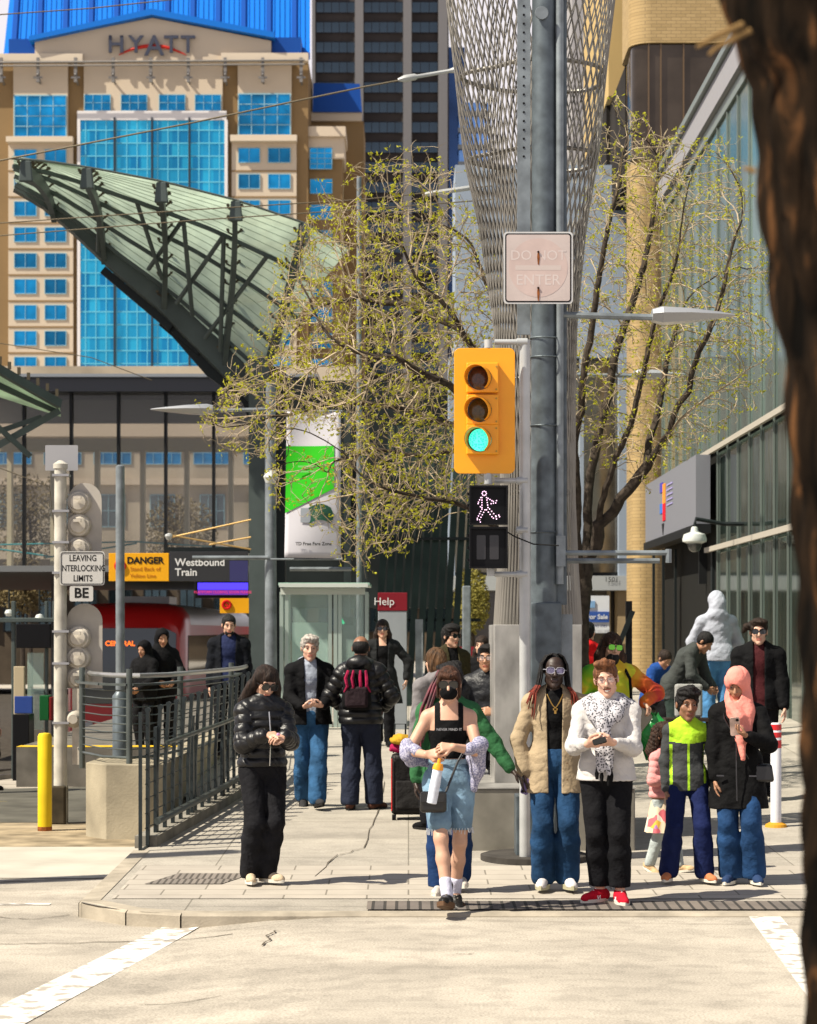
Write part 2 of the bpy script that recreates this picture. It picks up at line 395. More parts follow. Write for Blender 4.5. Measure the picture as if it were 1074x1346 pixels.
class Person:
    def __init__(s, px, Y, H, label, group=None, rot=0, head=(0, 0, 0), skin_='light', vox=.007, bulk=1.0, sh=.168, lean=(0, 0), hs=1.07,
                 arms=None, legs=None, curl=(.5, .5), gzv=None, cat='person', bodyhands=(1, 1), hip=.095, kidleg=1.0, top=None, waist=1.0):
        s.Y = Y; s.x0 = X(px, Y); s.g = gz(s.x0, Y) if gzv is None else gzv
        s.H = H; s.k = H/1.75; s.rot = R(rot); s.vox = vox/s.k; s.skin = skin(skin_); s.px = px
        s.e = thing('person', label, cat, (s.x0, Y, s.g), group)
        s.hs = hs; s.bulk = bulk; lx, ly = lean
        k = s.k; bk = bulk
        # skeleton
        s.pel = A3(0, 0, .96); s.wai = A3(lx*.3, ly*.3, 1.10); s.che = A3(lx*.7, ly*.7, 1.29)
        s.nk = A3(lx, ly+.005, 1.465); s.shl = [A3(lx-sh, ly*1.0+.01, 1.395), A3(lx+sh, ly+.01, 1.395)]
        s.hc = A3(lx*1.05, ly*1.08-.015, 1.625+(hs-1)*.05) if ly > -.12 else A3(lx*1.1, ly*1.35-.02, 1.59-abs(ly)*.25)
        s.HM = rot3(*head)
        if top is not None:      # a bent torso: chest, neck and head given outright
            s.che, s.nk, s.hc = A3(*top[0]), A3(*top[1]), A3(*top[2]); dv = s.nk-s.che
            s.wai = s.pel*.45+s.che*.55
            s.shl = [s.nk+A3(-sh, .0, -.05), s.nk+A3(sh, .0, -.05)]
        s.el = []; s.wr = []; s.hd = []
        arms = arms or [None, None]
        for i in (0, 1):
            sx = -1 if i == 0 else 1; a = arms[i] or dict(w=(sx*(sh+.055), -.05, .84), hint=(sx*.25, .9, -.1))
            W = s.loc(a['w']); e, W = ik(s.shl[i], W, .285, .255, a.get('hint', (sx*.7, .6, -.6)))
            s.el.append(e); s.wr.append(W)
            fd = W-e; fd /= np.linalg.norm(fd)
            if 'd' in a: fd = A3(*a['d']); fd /= np.linalg.norm(fd)
            s.hd.append(dict(d=fd, n=A3(*a.get('n', (sx*-1., 0, 0))), curl=a.get('curl', curl[i]), off=a.get('off', 0), sp=a.get('sp', 0)))
        s.hipj = [A3(-hip, 0, .92), A3(hip, 0, .92)]; s.kn = []; s.an = []; s.ft = []
        legs = legs or [dict(a=(-.11, .02, .085)), dict(a=(.11, .02, .085))]
        for i in (0, 1):
            l = legs[i]; Wt = s.loc(l['a']); e, Wt = ik(s.hipj[i], Wt, .43, .42, l.get('hint', (0, -1, 0)))
            s.kn.append(e); s.an.append(Wt); s.ft.append((l.get('yaw', -12 if i == 0 else 12), l.get('pitch', 0)))
    def loc(s, p):
        """('px', u, v, dy): a place seen at that pixel, dy metres nearer than the person's axis"""
        if p[0] == 'px':
            Yp = s.Y-p[3]; v = Vector((X(p[1], Yp)-s.x0, -p[3], Z(p[2], Yp)-s.g)); v = Matrix.Rotation(-s.rot, 3, 'Z')@v; return A3(*v)/s.k
        return A3(*p)
    def put(s, name, P, Q, m, parent=None, midx=None, smooth=True):
        c, q = math.cos(s.rot), math.sin(s.rot); P = P*s.k
        W = np.stack([P[:, 0]*c-P[:, 1]*q+s.x0, P[:, 0]*q+P[:, 1]*c+s.Y, P[:, 2]+s.g], 1)
        return mesh_np(name, W, Q, m, parent or s.e, smooth, midx)
    def mbput(s, name, mb, m, parent=None, smooth=True):
        c, q = math.cos(s.rot), math.sin(s.rot)
        mb.v = [((v[0]*c-v[1]*q)*s.k+s.x0, (v[0]*q+v[1]*c)*s.k+s.Y, v[2]*s.k+s.g) for v in mb.v]
        return mb.build(name, m, parent or s.e, smooth=smooth)
    def hp(s, x, y, z): return s.hc+s.HM@(A3(x, y, z)*s.hs)
    # -------- primitives shared by the body and the clothes
    def torso(s, D, t=0, k=.05, hips=True, upto=None):
        b = s.bulk; sy = .68
        if hips: D.cone(s.pel-A3(.06, 0, 0), s.pel+A3(.06, 0, 0), .105*b+t, .105*b+t, k, .92)
        D.cone(s.pel, s.wai, .135*b+t, .122*b+t, k, sy+.1); D.cone(s.wai, s.che, .122*b+t, .145*b+t, k, sy)
        for i in (0, 1): D.cone(s.che+(s.che-s.wai)*.2, s.shl[i]*.78+s.nk*.22-A3(0, 0, .01), .095*b+t, .045+t, k, .9); D.cone(s.nk+A3(0, .01, .02), s.shl[i]+A3(0, 0, -.005), .045+t, .040+t, .03)
        D.cone(s.che, s.che+(s.nk-s.che)*.55, .135*b+t, .11+t, k, sy)
    def arm(s, D, i, t=0, frac=1.0, k=.03, tw=None, wrist=0):
        S, E, Wr = s.shl[i], s.el[i], s.wr[i]; tw = t if tw is None else tw; b = (1+s.bulk)/2
        D.cone(s.nk*.35+S*.65+A3(0, 0, -.015), S, .045+t, .046*b+t, k)
        if frac <= .5:
            p = S+(E-S)*frac*2; D.cone(S, p, .052*b+t, .045*b+t+(tw-t)*.5, k)
        else:
            D.cone(S, E, .047*b+t, .040*b+t, k); q = E+(Wr-E)*((frac-.5)*2); D.cone(E, q, .041*b+t, .027+tw, k)
    def leg(s, D, i, t=0, upto=1.0, k=.03, tk=None, ta=None):
        Hh, K, A_ = s.hipj[i], s.kn[i], s.an[i]; b = s.bulk; tk = t if tk is None else tk; ta = t if ta is None else ta
        if upto <= .5:
            D.cone(Hh, Hh+(K-Hh)*upto*2, .088*b+t, .07*b+tk, k); return
        D.cone(Hh, K, .088*b+t, .055*b+tk, k)
        M_ = K+(A_-K)*.35; D.cone(K, M_+A3(0, .012, 0), .052*b+tk, .053*b+(tk+ta)/2, k)
        q = K+(A_-K)*min(1, (upto-.5)*2); D.cone(M_+A3(0, .012, 0), q, .053*b+(tk+ta)/2, .035+ta, k)
    def headp(s, D):
        h = s.hs; M = s.HM; p = s.hp
        D.cone(s.nk-A3(0, 0, .03), p(0, .022, -.06), .058, .052, .025)
        D.ell(p(0, .012, .035), A3(.074, .092, .082)*h, M, .015); D.ell(p(0, -.028, -.03), A3(.058, .062, .082)*h, M, .02)
        D.cone(p(-.038, -.02, -.062), p(0, -.068, -.097), .024*h, .020*h, .02); D.cone(p(.038, -.02, -.062), p(0, -.068, -.097), .024*h, .020*h, .02)
        D.cone(p(-.036, -.072, .030), p(.036, -.072, .030), .013*h, .013*h, .012)
        for q in (-1, 1):
            D.ell(p(q*.031, -.096, .010), A3(.017, .014, .012)*h, M, .008, 's')
            D.cone(p(q*.046, -.055, -.018), p(q*.036, -.062, -.03), .018*h, .016*h, .014)
            D.ell(p(q*.077, .012, .0), A3(.010, .018, .031)*h, M, .006)
        D.cone(p(0, -.086, .016), p(0, -.108, -.026), .008*h, .0125*h, .009); D.cone(p(-.011, -.095, -.030), p(.011, -.095, -.030), .009*h, .009*h, .006)
        D.cone(p(-.019, -.083, -.058), p(.019, -.083, -.058), .008*h, .008*h, .006); D.cone(p(-.014, -.083, -.068), p(.014, -.083, -.068), .0085*h, .0085*h, .005)
    def handp(s, D, i):
        Wr = s.wr[i]; h = s.hd[i]; d = h['d']; n = h['n']-d*(h['n']@d); n /= (np.linalg.norm(n)+1e-9); u = np.cross(d, n); f = .92+.08*s.bulk; c = h['curl']
        # thumb side: toward +u or -u, picked so that it lies on the front/upper side
        sg = 1 if (u@A3(0, -1, .55)) > 0 else -1; u = u*sg
        for q, L in ((-.030, .078), (-.010, .086), (.011, .084), (.031, .080)):
            D.cone(Wr+d*.012+u*q*.45, Wr+d*L+u*q, .016, .0125, .012)
        for q, L0, fl in ((-.032, .078, .058), (-.011, .088, .072), (.011, .087, .078), (.033, .082, .068)):
            p = Wr+d*L0+u*q; a = c*.7+h['sp']*q; dd = d
            for m_, seg in enumerate((.45, .33, .25)):
                a2 = a*(1+m_*.8); v = dd*math.cos(a2)+n*math.sin(a2)+u*q*1.2
                v /= np.linalg.norm(v); e = p+v*fl*seg*f; D.cone(p, e, .0088-m_*.0008, .0080-m_*.0008, .004); p = e
        b = Wr+d*.026+u*.024; m1 = b+u*.028+d*.028+n*.012; m2 = m1+d*.03+n*(.014+.012*c)+u*(.006-.012*c); m3 = m2+d*.022+n*.01-u*.008*c
        D.chain([b, m1, m2, m3], [.0145, .012, .0105, .009], .006)
    def body(s, armskin=(1, 1)):
        D = Sdf(); s.torso(D)
        for i in (0, 1): s.arm(D, i); s.leg(D, i); s.handp(D, i); A_ = s.an[i]; D.cone(A_, A_+s.fdir(i)*.10-A3(0, 0, .05), .028, .02, .02)
        s.headp(D)
        P, Q = D.mesh(s.vox)
        C = P[Q].mean(1); L = (C-s.hc)@s.HM/s.hs   # head-local
        lips = (np.abs(L[:, 0]) < .0235) & (L[:, 2] > -.074) & (L[:, 2] < -.052) & (L[:, 1] < -.079)
        base = s.skin.name; c = SK[base[5:]]
        lm = mat('lips_'+base[5:], (c[0]*.85, c[1]*.5, c[2]*.5), rough=.4)
        o = s.put('body', P, Q, [s.skin, lm], midx=lips.astype(np.int32)); s.bodyo = o
        return s
    def fdir(s, i):
        y, p = s.ft[i]; y = R(y); p = R(p); return A3(math.sin(y)*math.cos(p), -math.cos(y)*math.cos(p), math.sin(p))
    def eyes(s, brow=(.03, .018, .01), sleepy=0):
        for q in (-1, 1):
            mb = MB(); c = s.hp(q*.031, -.0765, .010)
            N = 10; d0 = s.HM@A3(0, -1, 0); uu = s.HM@A3(1, 0, 0); vv = s.HM@A3(0, 0, 1)
            for j in range(6):
                th = j/5*math.pi*.5
                for k_ in range(N):
                    a = 2*math.pi*k_/N; v = d0*math.cos(th)+(uu*math.cos(a)+vv*math.sin(a)*.5)*math.sin(th); mb.v.append(tuple(c+v*.0125*s.hs))
            for j in range(5):
                for k_ in range(N):
                    mb.f.append((j*N+k_, j*N+(k_+1) % N, (j+1)*N+(k_+1) % N, (j+1)*N+k_)); mb.m.append(1 if j < 3 else 0)
            s.mbput('eye', mb, [EYEW(), EYED()])
            mb = MB(); mb.tube([s.hp(q*.014, -.089, .029), s.hp(q*.031, -.089, .036), s.hp(q*.048, -.078, .032)], [.003, .0038, .002], 6)
            s.mbput('eyebrow', mb, mat('brow_%d' % int(brow[0]*1000), brow, rough=.8))
        return s
    def glasses(s, dark=True, m=None, big=1.0, frame=(.01, .01, .01)):
        mb = MB(); fr = MB()
        for q in (-1, 1):
            c = A3(q*.033, -.103, .008); P = []
            for a in range(14):
                t = 2*math.pi*a/14; ex = math.copysign(abs(math.cos(t))**.7, math.cos(t)); ez = math.copysign(abs(math.sin(t))**.7, math.sin(t))
                P.append((c[0]+ex*.027*big, c[1]+abs(ex*q+ex)*.003, c[2]+ez*.021*big))
            Pw = [s.hp(*v) for v in P]; fr.tube(Pw, .0021, 5, closed=True)
            b2 = [s.hp(v[0], v[1]+.003, v[2]) for v in P]; n = 14
            mb.add(Pw+b2, [tuple(range(n)), tuple(range(2*n-1, n-1, -1))])
            fr.tube([s.hp(q*.060, -.100, .012), s.hp(q*.078, -.06, .012), s.hp(q*.084, .02, .005)], .003, 5)
        fr.tube([s.hp(-.008, -.106, .014), s.hp(.008, -.106, .014)], .003, 5)
        f = s.mbput('glasses', fr, mat('glasses_frame_%d' % int(frame[0]*1000), frame, rough=.3))
        lm = m or (DARKGLASS() if dark else mat('clear_lens', (.6, .62, .66), rough=.05, alpha=.22))
        s.mbput('lens', mb, lm, parent=f, smooth=False)
        return s
    # -------- hair
    def hair(s, m, style='short', locks=None, noise=.004, vox=None, cap=1.0, fringe=0, name='hair', part=None):
        D = Sdf(); h = s.hs; M = s.HM
        D.ell(s.hp(0, .016, .042), A3(.083*cap, .101*cap, .090*cap)*h, M, .01)
        if style in ('short', 'curly', 'full'):
            D.ell(s.hp(0, .035, .0), A3(.075, .072, .068)*h, M, .02)
        if style in ('short', 'full'):
            for q in (-1, 1): D.ell(s.hp(q*.088, -.004, -.035), A3(.026, .040, .062)*h, M, .006, 's')
        if style == 'curly': D.ell(s.hp(0, -.02, .085), A3(.085, .085, .055)*h, M, .02)
        if style == 'full': D.ell(s.hp(.01, -.04, .095), A3(.07, .06, .03)*h, M, .02)
        if style == 'long':
            D.ell(s.hp(0, .04, -.03), A3(.088, .07, .11)*h, M, .02)
        if locks:
            for L in locks: D.chain([s.hp(*p) for p in L[0]], L[1], .015)
        fz = .008+fringe
        D.ell(s.hp(0, -.085, -.045-fringe*.5+(.012 if style != 'long' else 0)), A3(.068 if style == 'long' else .081, .075, .088-fringe+(.008 if style != 'long' else 0))*h, M, .008, 's')
        if style in ('short', 'curly', 'full'): D.ell(s.hp(0, -.05, -.105), A3(.1, .1, .08)*h, M, .01, 's')
        for l_ in (locks or []): 
            if len(l_) > 2: D.chain([s.hp(*p) for p in l_[0]], l_[1], .01)
        D.amp = noise; D.fold = (40, 14) if style in ('long',) else (50, 60)
        P, Q = D.mesh(vox or s.vox)
        s.put(name, P, Q, m); return s
    # -------- clothes
    def top(s, m, t=.018, ta=.014, hem=.88, flare=0, sleeve=.95, amp=.004, puff=0, open_=0, collar=None, hood=None, name='jacket', tw=None, fold=(9, 22), neck=None, cutf=None, vox=None, cuff=None, vopen=0, tan=None):
        amp = min(amp, .0058); t *= .8; ta *= .72; tw = None if tw is None else tw*.85
        D = Sdf(); s.torso(D, t, hips=hem < 1.0)
        if hem < .95: 
            f = flare; D.cone(A3(-.05, 0, 1.0), A3(-.05-f*.5, 0, hem), .115*s.bulk+t, .12*s.bulk+t+f, .04, .95); D.cone(A3(.05, 0, 1.0), A3(.05+f*.5, 0, hem), .115*s.bulk+t, .12*s.bulk+t+f, .04, .95)
        D.cutnow(lambda x, y, z: hem-z)
        for i in (0, 1):
            sl = sleeve[i] if isinstance(sleeve, tuple) else sleeve
            if sl > 0: s.arm(D, i, ta, sl, tw=tw)
        if collar:
            n0 = s.nk; N = 10; r = collar[0]
            for a in range(N):
                t0, t1 = 2*math.pi*a/N, 2*math.pi*(a+1)/N
                if open_ and (abs(t0-1.5*math.pi) < .75 or abs(t1-1.5*math.pi) < .75): continue
                P0 = n0+A3(math.cos(t0)*r, math.sin(t0)*r*.9+.005, collar[1]+.02*math.sin(t0)); P1 = n0+A3(math.cos(t1)*r, math.sin(t1)*r*.9+.005, collar[1]+.02*math.sin(t1))
                D.cone(P0, P1, collar[2], collar[2], .015)
        if hood == 'down':
            D.ell(s.nk+A3(0, .10, .02), (.12, .07, .07), None, .03); D.cone(s.nk+A3(-.09, .02, .02), s.nk+A3(0, .11, .05), .03, .035, .02); D.cone(s.nk+A3(.09, .02, .02), s.nk+A3(0, .11, .05), .03, .035, .02)
        if hood == 'up':
            D.ell(s.hp(0, .02, .03), A3(.095, .115, .112)*s.hs, s.HM, .03); D.cone(s.nk+A3(0, .03, -.02), s.hp(0, .05, -.04), .115, .10, .04); D.ell(s.nk+A3(0, .09, .01), (.13, .06, .075), None, .025)
            D.ell(s.hp(0, -.10, -.01), A3(.068, .09, .095)*s.hs, s.HM, .01, 's')
        D.amp = amp; D.fold = fold
        if puff:
            A_ = [s.shl[0], s.el[0], s.wr[0], s.shl[1], s.el[1], s.wr[1]]
            def fz(x, y, z):
                best = np.full(x.shape, 9., np.float32); val = np.zeros(x.shape, np.float32); off = 0
                segs = [(A3(0, 0, hem), A3(0, 0, 1.45), .14), (A_[0], A_[1], .05), (A_[1], A_[2], .04), (A_[3], A_[4], .05), (A_[4], A_[5], .04)]
                for a, b, r_ in segs:
                    d = b-a; L = np.linalg.norm(d); u = d/L; tt = np.clip((x-a[0])*u[0]+(y-a[1])*u[1]+(z-a[2])*u[2], 0, L)
                    dist = np.sqrt((x-a[0]-tt*u[0])**2+(y-a[1]-tt*u[1])**2+(z-a[2]-tt*u[2])**2)-r_
                    mk = dist < best; best = np.where(mk, dist, best); val = np.where(mk, puff*(1-2*np.abs(np.sin(tt*math.pi/.075+off))**.6), val); off += 1
                return val
            D.fzr = fz
        if open_:
            zt = 1.5
            D.cut(lambda x, y, z: np.where((y < -.02+s.che[1]) & (np.abs(x) < .12), open_+vopen*np.clip((z-hem)/(1.45-hem), 0, 1)-np.abs(x-s.che[0]*np.clip((z-hem)/.5, 0, 1)), -1.)*.7 if True else 0)
        if neck:      # scoop: (half width, bottom z)
            D.cut(lambda x, y, z: np.minimum(neck[0]-np.abs(x-s.nk[0]), np.minimum(z-neck[1], 1.)))
        if cutf: D.cut(cutf)
        P, Q = D.mesh(vox or s.vox); return s.put(name, P, Q, m)
    def pants(s, m, t=.016, upto=1.0, flare=0, amp=.005, waist=1.02, name='trousers', vox=None, midx=None, fold=(20, 11), loz=.062, tk=None):
        if upto >= 1: t = .006+t*.42; flare *= .9; tk = t+.002 if tk is None else .6*tk; amp *= .6
        D = Sdf(); b = s.bulk; D.cone(s.pel-A3(.055, 0, 0), s.pel+A3(.055, 0, 0), .105*b+t, .105*b+t, .04, .92); D.cone(s.pel, s.wai, .13*b+t, .12*b+t, .04, .78)
        for i in (0, 1): s.leg(D, i, t, upto, ta=t+.018+flare, tk=t+.004 if tk is None else tk)
        if upto >= 1:
            for i in (0, 1): K, A_ = s.kn[i], s.an[i]; D.cone(s.hipj[i]*.35+K*.65, A_+(K-A_)*.04, .060*b+t, .046+t+flare, .03)
        D.amp = amp; D.fold = fold
        D.cut(lambda x, y, z: z-waist); D.cut(lambda x, y, z: loz-z)
        P, Q = D.mesh(vox or s.vox); return s.put(name, P, Q, m)
    def skirt(s, m, z0=.98, z1=.52, r0=.13, r1=.22, amp=.012, name='skirt', pleats=10):
        mb = MB(); N = 60
        def fn(u, v):
            a = 2*math.pi*u; r = r0+(r1-r0)*v; r += amp*v*math.sin(a*pleats); return (math.cos(a)*r, math.sin(a)*r*.85, z0+(z1-z0)*v)
        mb.grid(fn, N, 6); mb.grid(lambda u, v: tuple(c*.97 if i < 2 else c for i, c in enumerate(fn(u, v))), N, 6)
        return s.mbput(name, mb, m)
    def shoes(s, m, sole, L=.27, high=0, wid=.046, laces=None, sh_=.028, names='shoe'):
        for i in (0, 1):
            A_ = s.an[i]; d = s.fdir(i); yaw, pit = s.ft[i]
            up = A3(0, 0, 1); dh = A3(d[0], d[1], 0); dh /= np.linalg.norm(dh); cp, sp_ = math.cos(R(pit)), math.sin(R(pit))
            base = A_-A3(0, 0, .085*1.0)
            def T(f, r_, u):   # forward, right, up in the shoe frame, pitched about the ankle
                fy = f; uz = u-.085; F2 = fy*cp-uz*sp_*1.0; U2 = fy*sp_+uz*cp
                rt = A3(-dh[1], dh[0], 0); return A_+dh*F2+rt*r_+up*U2
            D = Sdf(); q = L/.27
            D.cone(T(-.045*q, 0, .05), T(.02*q, 0, .055), .040, .042, .02); D.cone(T(.02*q, 0, .058), T(.14*q, 0, .035), .042, .034, .025); D.cone(T(-.03*q, 0, .04), T(-.01*q, 0, .095+high), .036, .040, .02)
            D.cone(T(.13*q, -.012, .032), T(.165*q, 0.004, .030), .032, .028, .02)
            zc = T(0, 0, .018); nrm = up*cp-dh*sp_
            D.cut(lambda x, y, z: -((x-zc[0])*nrm[0]+(y-zc[1])*nrm[1]+(z-zc[2])*nrm[2]))
            if not high: D.cut(lambda x, y, z: z-(A_[2]+.012))
            D.amp = .001
            P, Q = D.mesh(min(s.vox, .006)); o = s.put(names, P, Q, m)
            mb = MB(); n = 20; top = []; bot = []
            for a in range(n):
                t = 2*math.pi*a/n; f = math.cos(t); r_ = math.sin(t); ff = .058*q+f*.138*q; ww = wid*(1-.14*math.cos(2*t))*(1 if f > 0 else .88)
                top.append(T(ff, r_*ww, sh_)); bot.append(T(ff*1.0, r_*ww*.96, .002))
            mb.add(top+bot, [tuple(range(n)), tuple(range(2*n-1, n-1, -1))]+[(a, (a+1) % n, n+(a+1) % n, n+a) for a in range(n)])
            so_ = s.mbput('sole', mb, sole, parent=o)
            if laces:
                mb = MB()
                for j in range(4):
                    f = .04+j*.022; mb.tube([T(f, -.022, .088-j*.009), T(f+.008, 0, .101-j*.011), T(f, .022, .088-j*.009)], .0035, 5)
                s.mbput('laces', mb, laces, parent=o)
        return s
# ================================================================ ground
def sz(x, y):      # the street: level in front, sinking along the tracks on the left
    return -.10+.085*sm(-1.7, -.6, x)*(1-sm(19, 22, y)) - .95*sm(27, 55, y)*(1-sm(-4.6, -3.2, x))
def xl(y): return -2.40 if y < 20.0 else -2.40+.30*min(1, (y-20)/4.4) if y < 24.4 else -2.5-.0*y
def yf(x): return 16.12+(.0 if x > -1.5 else .62*((x+1.5)/-.9)**2)
def grime(m, k=1.):
    """fine grain, gum spots and long soft stains multiplied over a ground material"""
    t = m.node_tree; b = t.nodes['Principled BSDF']; src = b.inputs['Base Color'].links[0].from_socket; tcn = t.nodes.new('ShaderNodeTexCoord'); L = t.links
    def layer(src, tex, scale, lo, hi, a, st=(1, 1, 1)):
        mp = t.nodes.new('ShaderNodeMapping'); mp.inputs['Scale'].default_value = st; L.new(tcn.outputs['Object'], mp.inputs[0])
        n = t.nodes.new('ShaderNodeTex'+tex); n.inputs['Scale'].default_value = scale; L.new(mp.outputs[0], n.inputs['Vector'])
        if tex == 'Noise': n.inputs['Detail'].default_value = 6
        r = t.nodes.new('ShaderNodeMapRange'); r.inputs['From Min'].default_value = lo; r.inputs['From Max'].default_value = hi; r.inputs['To Min'].default_value = 1-a*k; r.inputs['To Max'].default_value = 1
        L.new(n.outputs['Fac' if tex == 'Noise' else 'Distance'], r.inputs[0]); mm = t.nodes.new('ShaderNodeMix'); mm.data_type = 'RGBA'; mm.blend_type = 'MULTIPLY'; mm.inputs['Factor'].default_value = 1
        L.new(src, mm.inputs['A']); L.new(r.outputs[0], mm.inputs['B']); return mm.outputs['Result']
    src = layer(src, 'Noise', 70, .35, .6, .34); src = layer(src, 'Voronoi', 2.2, .02, .045, .35); src = layer(src, 'Noise', .9, .36, .54, .20, (.25, 1.6, 1)); src = layer(src, 'Noise', 5, .40, .50, .13); src = layer(src, 'Voronoi', 17, .05, .12, .18)
    L.new(src, b.inputs['Base Color']); return m
mb = MB()
ys = [4+.25*i for i in range(100)]+[29+1.2*i for i in range(30)]+[66, 90, 160, 400, 900, 2500]
xs = [-900, -200, -60, -30]+[-16+.5*i for i in range(66)]+[30, 60, 200, 900]
o = len(mb.v)
for y in ys:
    for x in xs: mb.v.append((x, y, sz(x, y)))
for i in range(len(ys)-1):
    for j in range(len(xs)-1): a = i*len(xs)+j; mb.f.append((a, a+1, a+1+len(xs), a+len(xs))); mb.m.append(0)
ROAD = grime(mat('road_concrete', (.44, .395, .33), rough=.9, nscale=1.1, namt=.16, bump=.35, bscale=120, bdist=.005, detail=9))
tag(mb.build('street', ROAD, smooth=True), kind='structure')
SLAB = brick_mat('pavement_slabs', (.38, .345, .29), (.34, .308, .26), (.19, .17, .135), 1.6, 1.5, axes='XY', msize=.006, rough=.9, offset=.0, noise=.14, nscale=1.8)
mb = MB(); NX, NY = 50, 90
def pv(u, v):
    vv = v**1.6; y0 = 16.12+vv*120; x = xl(y0)+(45-xl(y0))*u**1.8
    y = yf(x)+(136.12-yf(x))*vv; x = max(x, xl(y)); return (x, y, gz(x, y)+.006 if True else 0)
mb.grid(pv, NX, NY)
# skirt down the left side
sk = [(xl(16.75+i*.5), 16.75+i*.5) for i in range(100)]
for (xa, ya), (xb, yb) in zip(sk, sk[1:]): mb.add([(xa, ya, gz(xa, ya)+.004), (xb, yb, gz(xb, yb)+.004), (xb, yb, -1.4), (xa, ya, -.3)], [(0, 1, 2, 3)])
grime(SLAB, .8); tag(mb.build('pavement', SLAB, smooth=True), kind='structure')
# kerb
pth = [(14-i*.4, yf(14-i*.4)) for i in range(41)]; pth = [p for p in pth if p[0] > -2.39]+[(-2.40, 16.80)]+[(-2.40, 16.8+.4*i) for i in range(1, 9)]
mb = MB()
for i in range(len(pth)-1):
    (xa, ya), (xb, yb) = pth[i], pth[i+1]; d = Vector((xb-xa, yb-ya, 0)).normalized(); n = Vector((-d.y, d.x, 0))*1.0
    for k in (0,):
        za, zb = gz(xa, ya)+.011, gz(xb, yb)+.011; A, B = Vector((xa, ya, 0)), Vector((xb, yb, 0)); n1 = n
        if (n1.y > 0 if abs(d.x) > .5 else n1.x < 0): n1 = -n1
        n1 = -n1 if abs(d.x) <= .5 else n1
        o_ = n1*.03; inn = -n1*.13
        vs = [A+inn+Vector((0, 0, za)), A+o_*.3+Vector((0, 0, za)), A+o_+Vector((0, 0, za-.02)), A+o_+Vector((0, 0, -.25)), B+inn+Vector((0, 0, zb)), B+o_*.3+Vector((0, 0, zb)), B+o_+Vector((0, 0, zb-.02)), B+o_+Vector((0, 0, -.25))]
        mb.add(vs, [(0, 1, 5, 4), (1, 2, 6, 5), (2, 3, 7, 6)])
tag(mb.build('kerb', mat('kerb_concrete', (.33, .29, .23), rough=.9, nscale=4, namt=.25, bump=.3, bscale=60)), kind='structure')
# paver band and tactile strips as sheets on the pavement
def sheet(name, x0, x1, y0, y1, m, lift, skew=0, fz=gz, n=24):
    mb = MB(); mb.grid(lambda u, v: (x0+(x1-x0)*u+skew*v, y0+(y1-y0)*v, fz(x0+(x1-x0)*u+skew*v, y0+(y1-y0)*v)+lift), n, 8)
    return tag(mb.build(name, m), kind='structure')
PAV = brick_mat('paver_bricks', (.34, .30, .25), (.29, .255, .22), (.15, .13, .10), .21, .105, axes='YX', msize=.007, rough=.9, offset=.5, noise=.12, nscale=2.5)
sheet('paver_band', -2.2, 12, 16.9, 18.9, brick_mat('paver_large', (.38, .34, .285), (.33, .295, .25), (.17, .15, .12), .62, .30, axes='XY', msize=.007, rough=.9, noise=.12), .011)
sheet('tactile_strip', -.30, 12, 16.28, 16.72, brick_mat('shaded_bricks', (.15, .125, .105), (.11, .095, .085), (.03, .026, .022), .085, .6, axes='XY', msize=.012, rough=.85, noise=.2), .018)  # brick course; the shade on it is put into the dark colour
sheet('tactile_plate', -2.05, -1.45, 17.7, 18.35, brick_mat('tactile_plate', (.20, .17, .145), (.16, .14, .12), (.06, .05, .04), .05, .6, axes='XY', msize=.010, rough=.85, noise=.1), .016, skew=.2)
# crosswalk lines worn into the concrete
PAINT = mat('road_paint', (.64, .61, .56), rough=.85, nscale=8, namt=.0, c2=(.33, .30, .26), thr=(.53, .60), detail=9)
def line(p0, p1, w0, w1):
    def pt(px, py): y = 3000*(CH+.095)/(py-HZ); return X(px, y), y
    a, b = pt(*p0), pt(*p1); mb = MB(); mb.grid(lambda u, v: (a[0]+(b[0]-a[0])*v+(u-.5)*(w0+(w1-w0)*v), a[1]+(b[1]-a[1])*v, sz(a[0]+(b[0]-a[0])*v+(u-.5)*w0, a[1]+(b[1]-a[1])*v)+.005), 4, 24)
    o = mb.build('crosswalk_line', PAINT); tag(o, kind='structure'); return o
line((-60, 1372), (262, 1207), .34, .27); line((1090, 1330), (994, 1206), .24, .22)
mb = MB(); y0 = 3000*2.1/(1190-HZ); mb.grid(lambda u, v: (X(-40+105*u, y0), y0+.10*v, sz(X(-40+105*u, y0), y0)+.005), 6, 2); tag(mb.build('stop_line', PAINT), kind='structure')
# cracks and tar joints in the road
CR = mat('crack_tar', (.09, .075, .058), rough=.9)
def crack(pts, w_=.008, f=sz, h=CH+.095, lift=.006, seed=1):
    random.seed(seed); P = []
    for (a, b), (c, d) in zip(pts, pts[1:]):
        for t in np.linspace(0, 1, 7)[:-1]: P.append((a+(c-a)*t+random.uniform(-2, 2), b+(d-b)*t+random.uniform(-.7, .7)))
    mb = MB(); Wp = []
    for px, py in P: y = 3000*h/(py-HZ); Wp.append((X(px, y), y))
    for (xa, ya), (xb, yb) in zip(Wp, Wp[1:]):
        d = Vector((xb-xa, yb-ya, 0)).normalized(); n = Vector((-d.y, d.x, 0))*w_*random.uniform(.4, 1)
        mb.add([(xa-n.x, ya-n.y, f(xa, ya)+lift), (xb-n.x, yb-n.y, f(xb, yb)+lift), (xb+n.x, yb+n.y, f(xb, yb)+lift), (xa+n.x, ya+n.y, f(xa, ya)+lift)], [(0, 1, 2, 3)])
    return tag(mb.build('road_crack', CR), kind='structure')
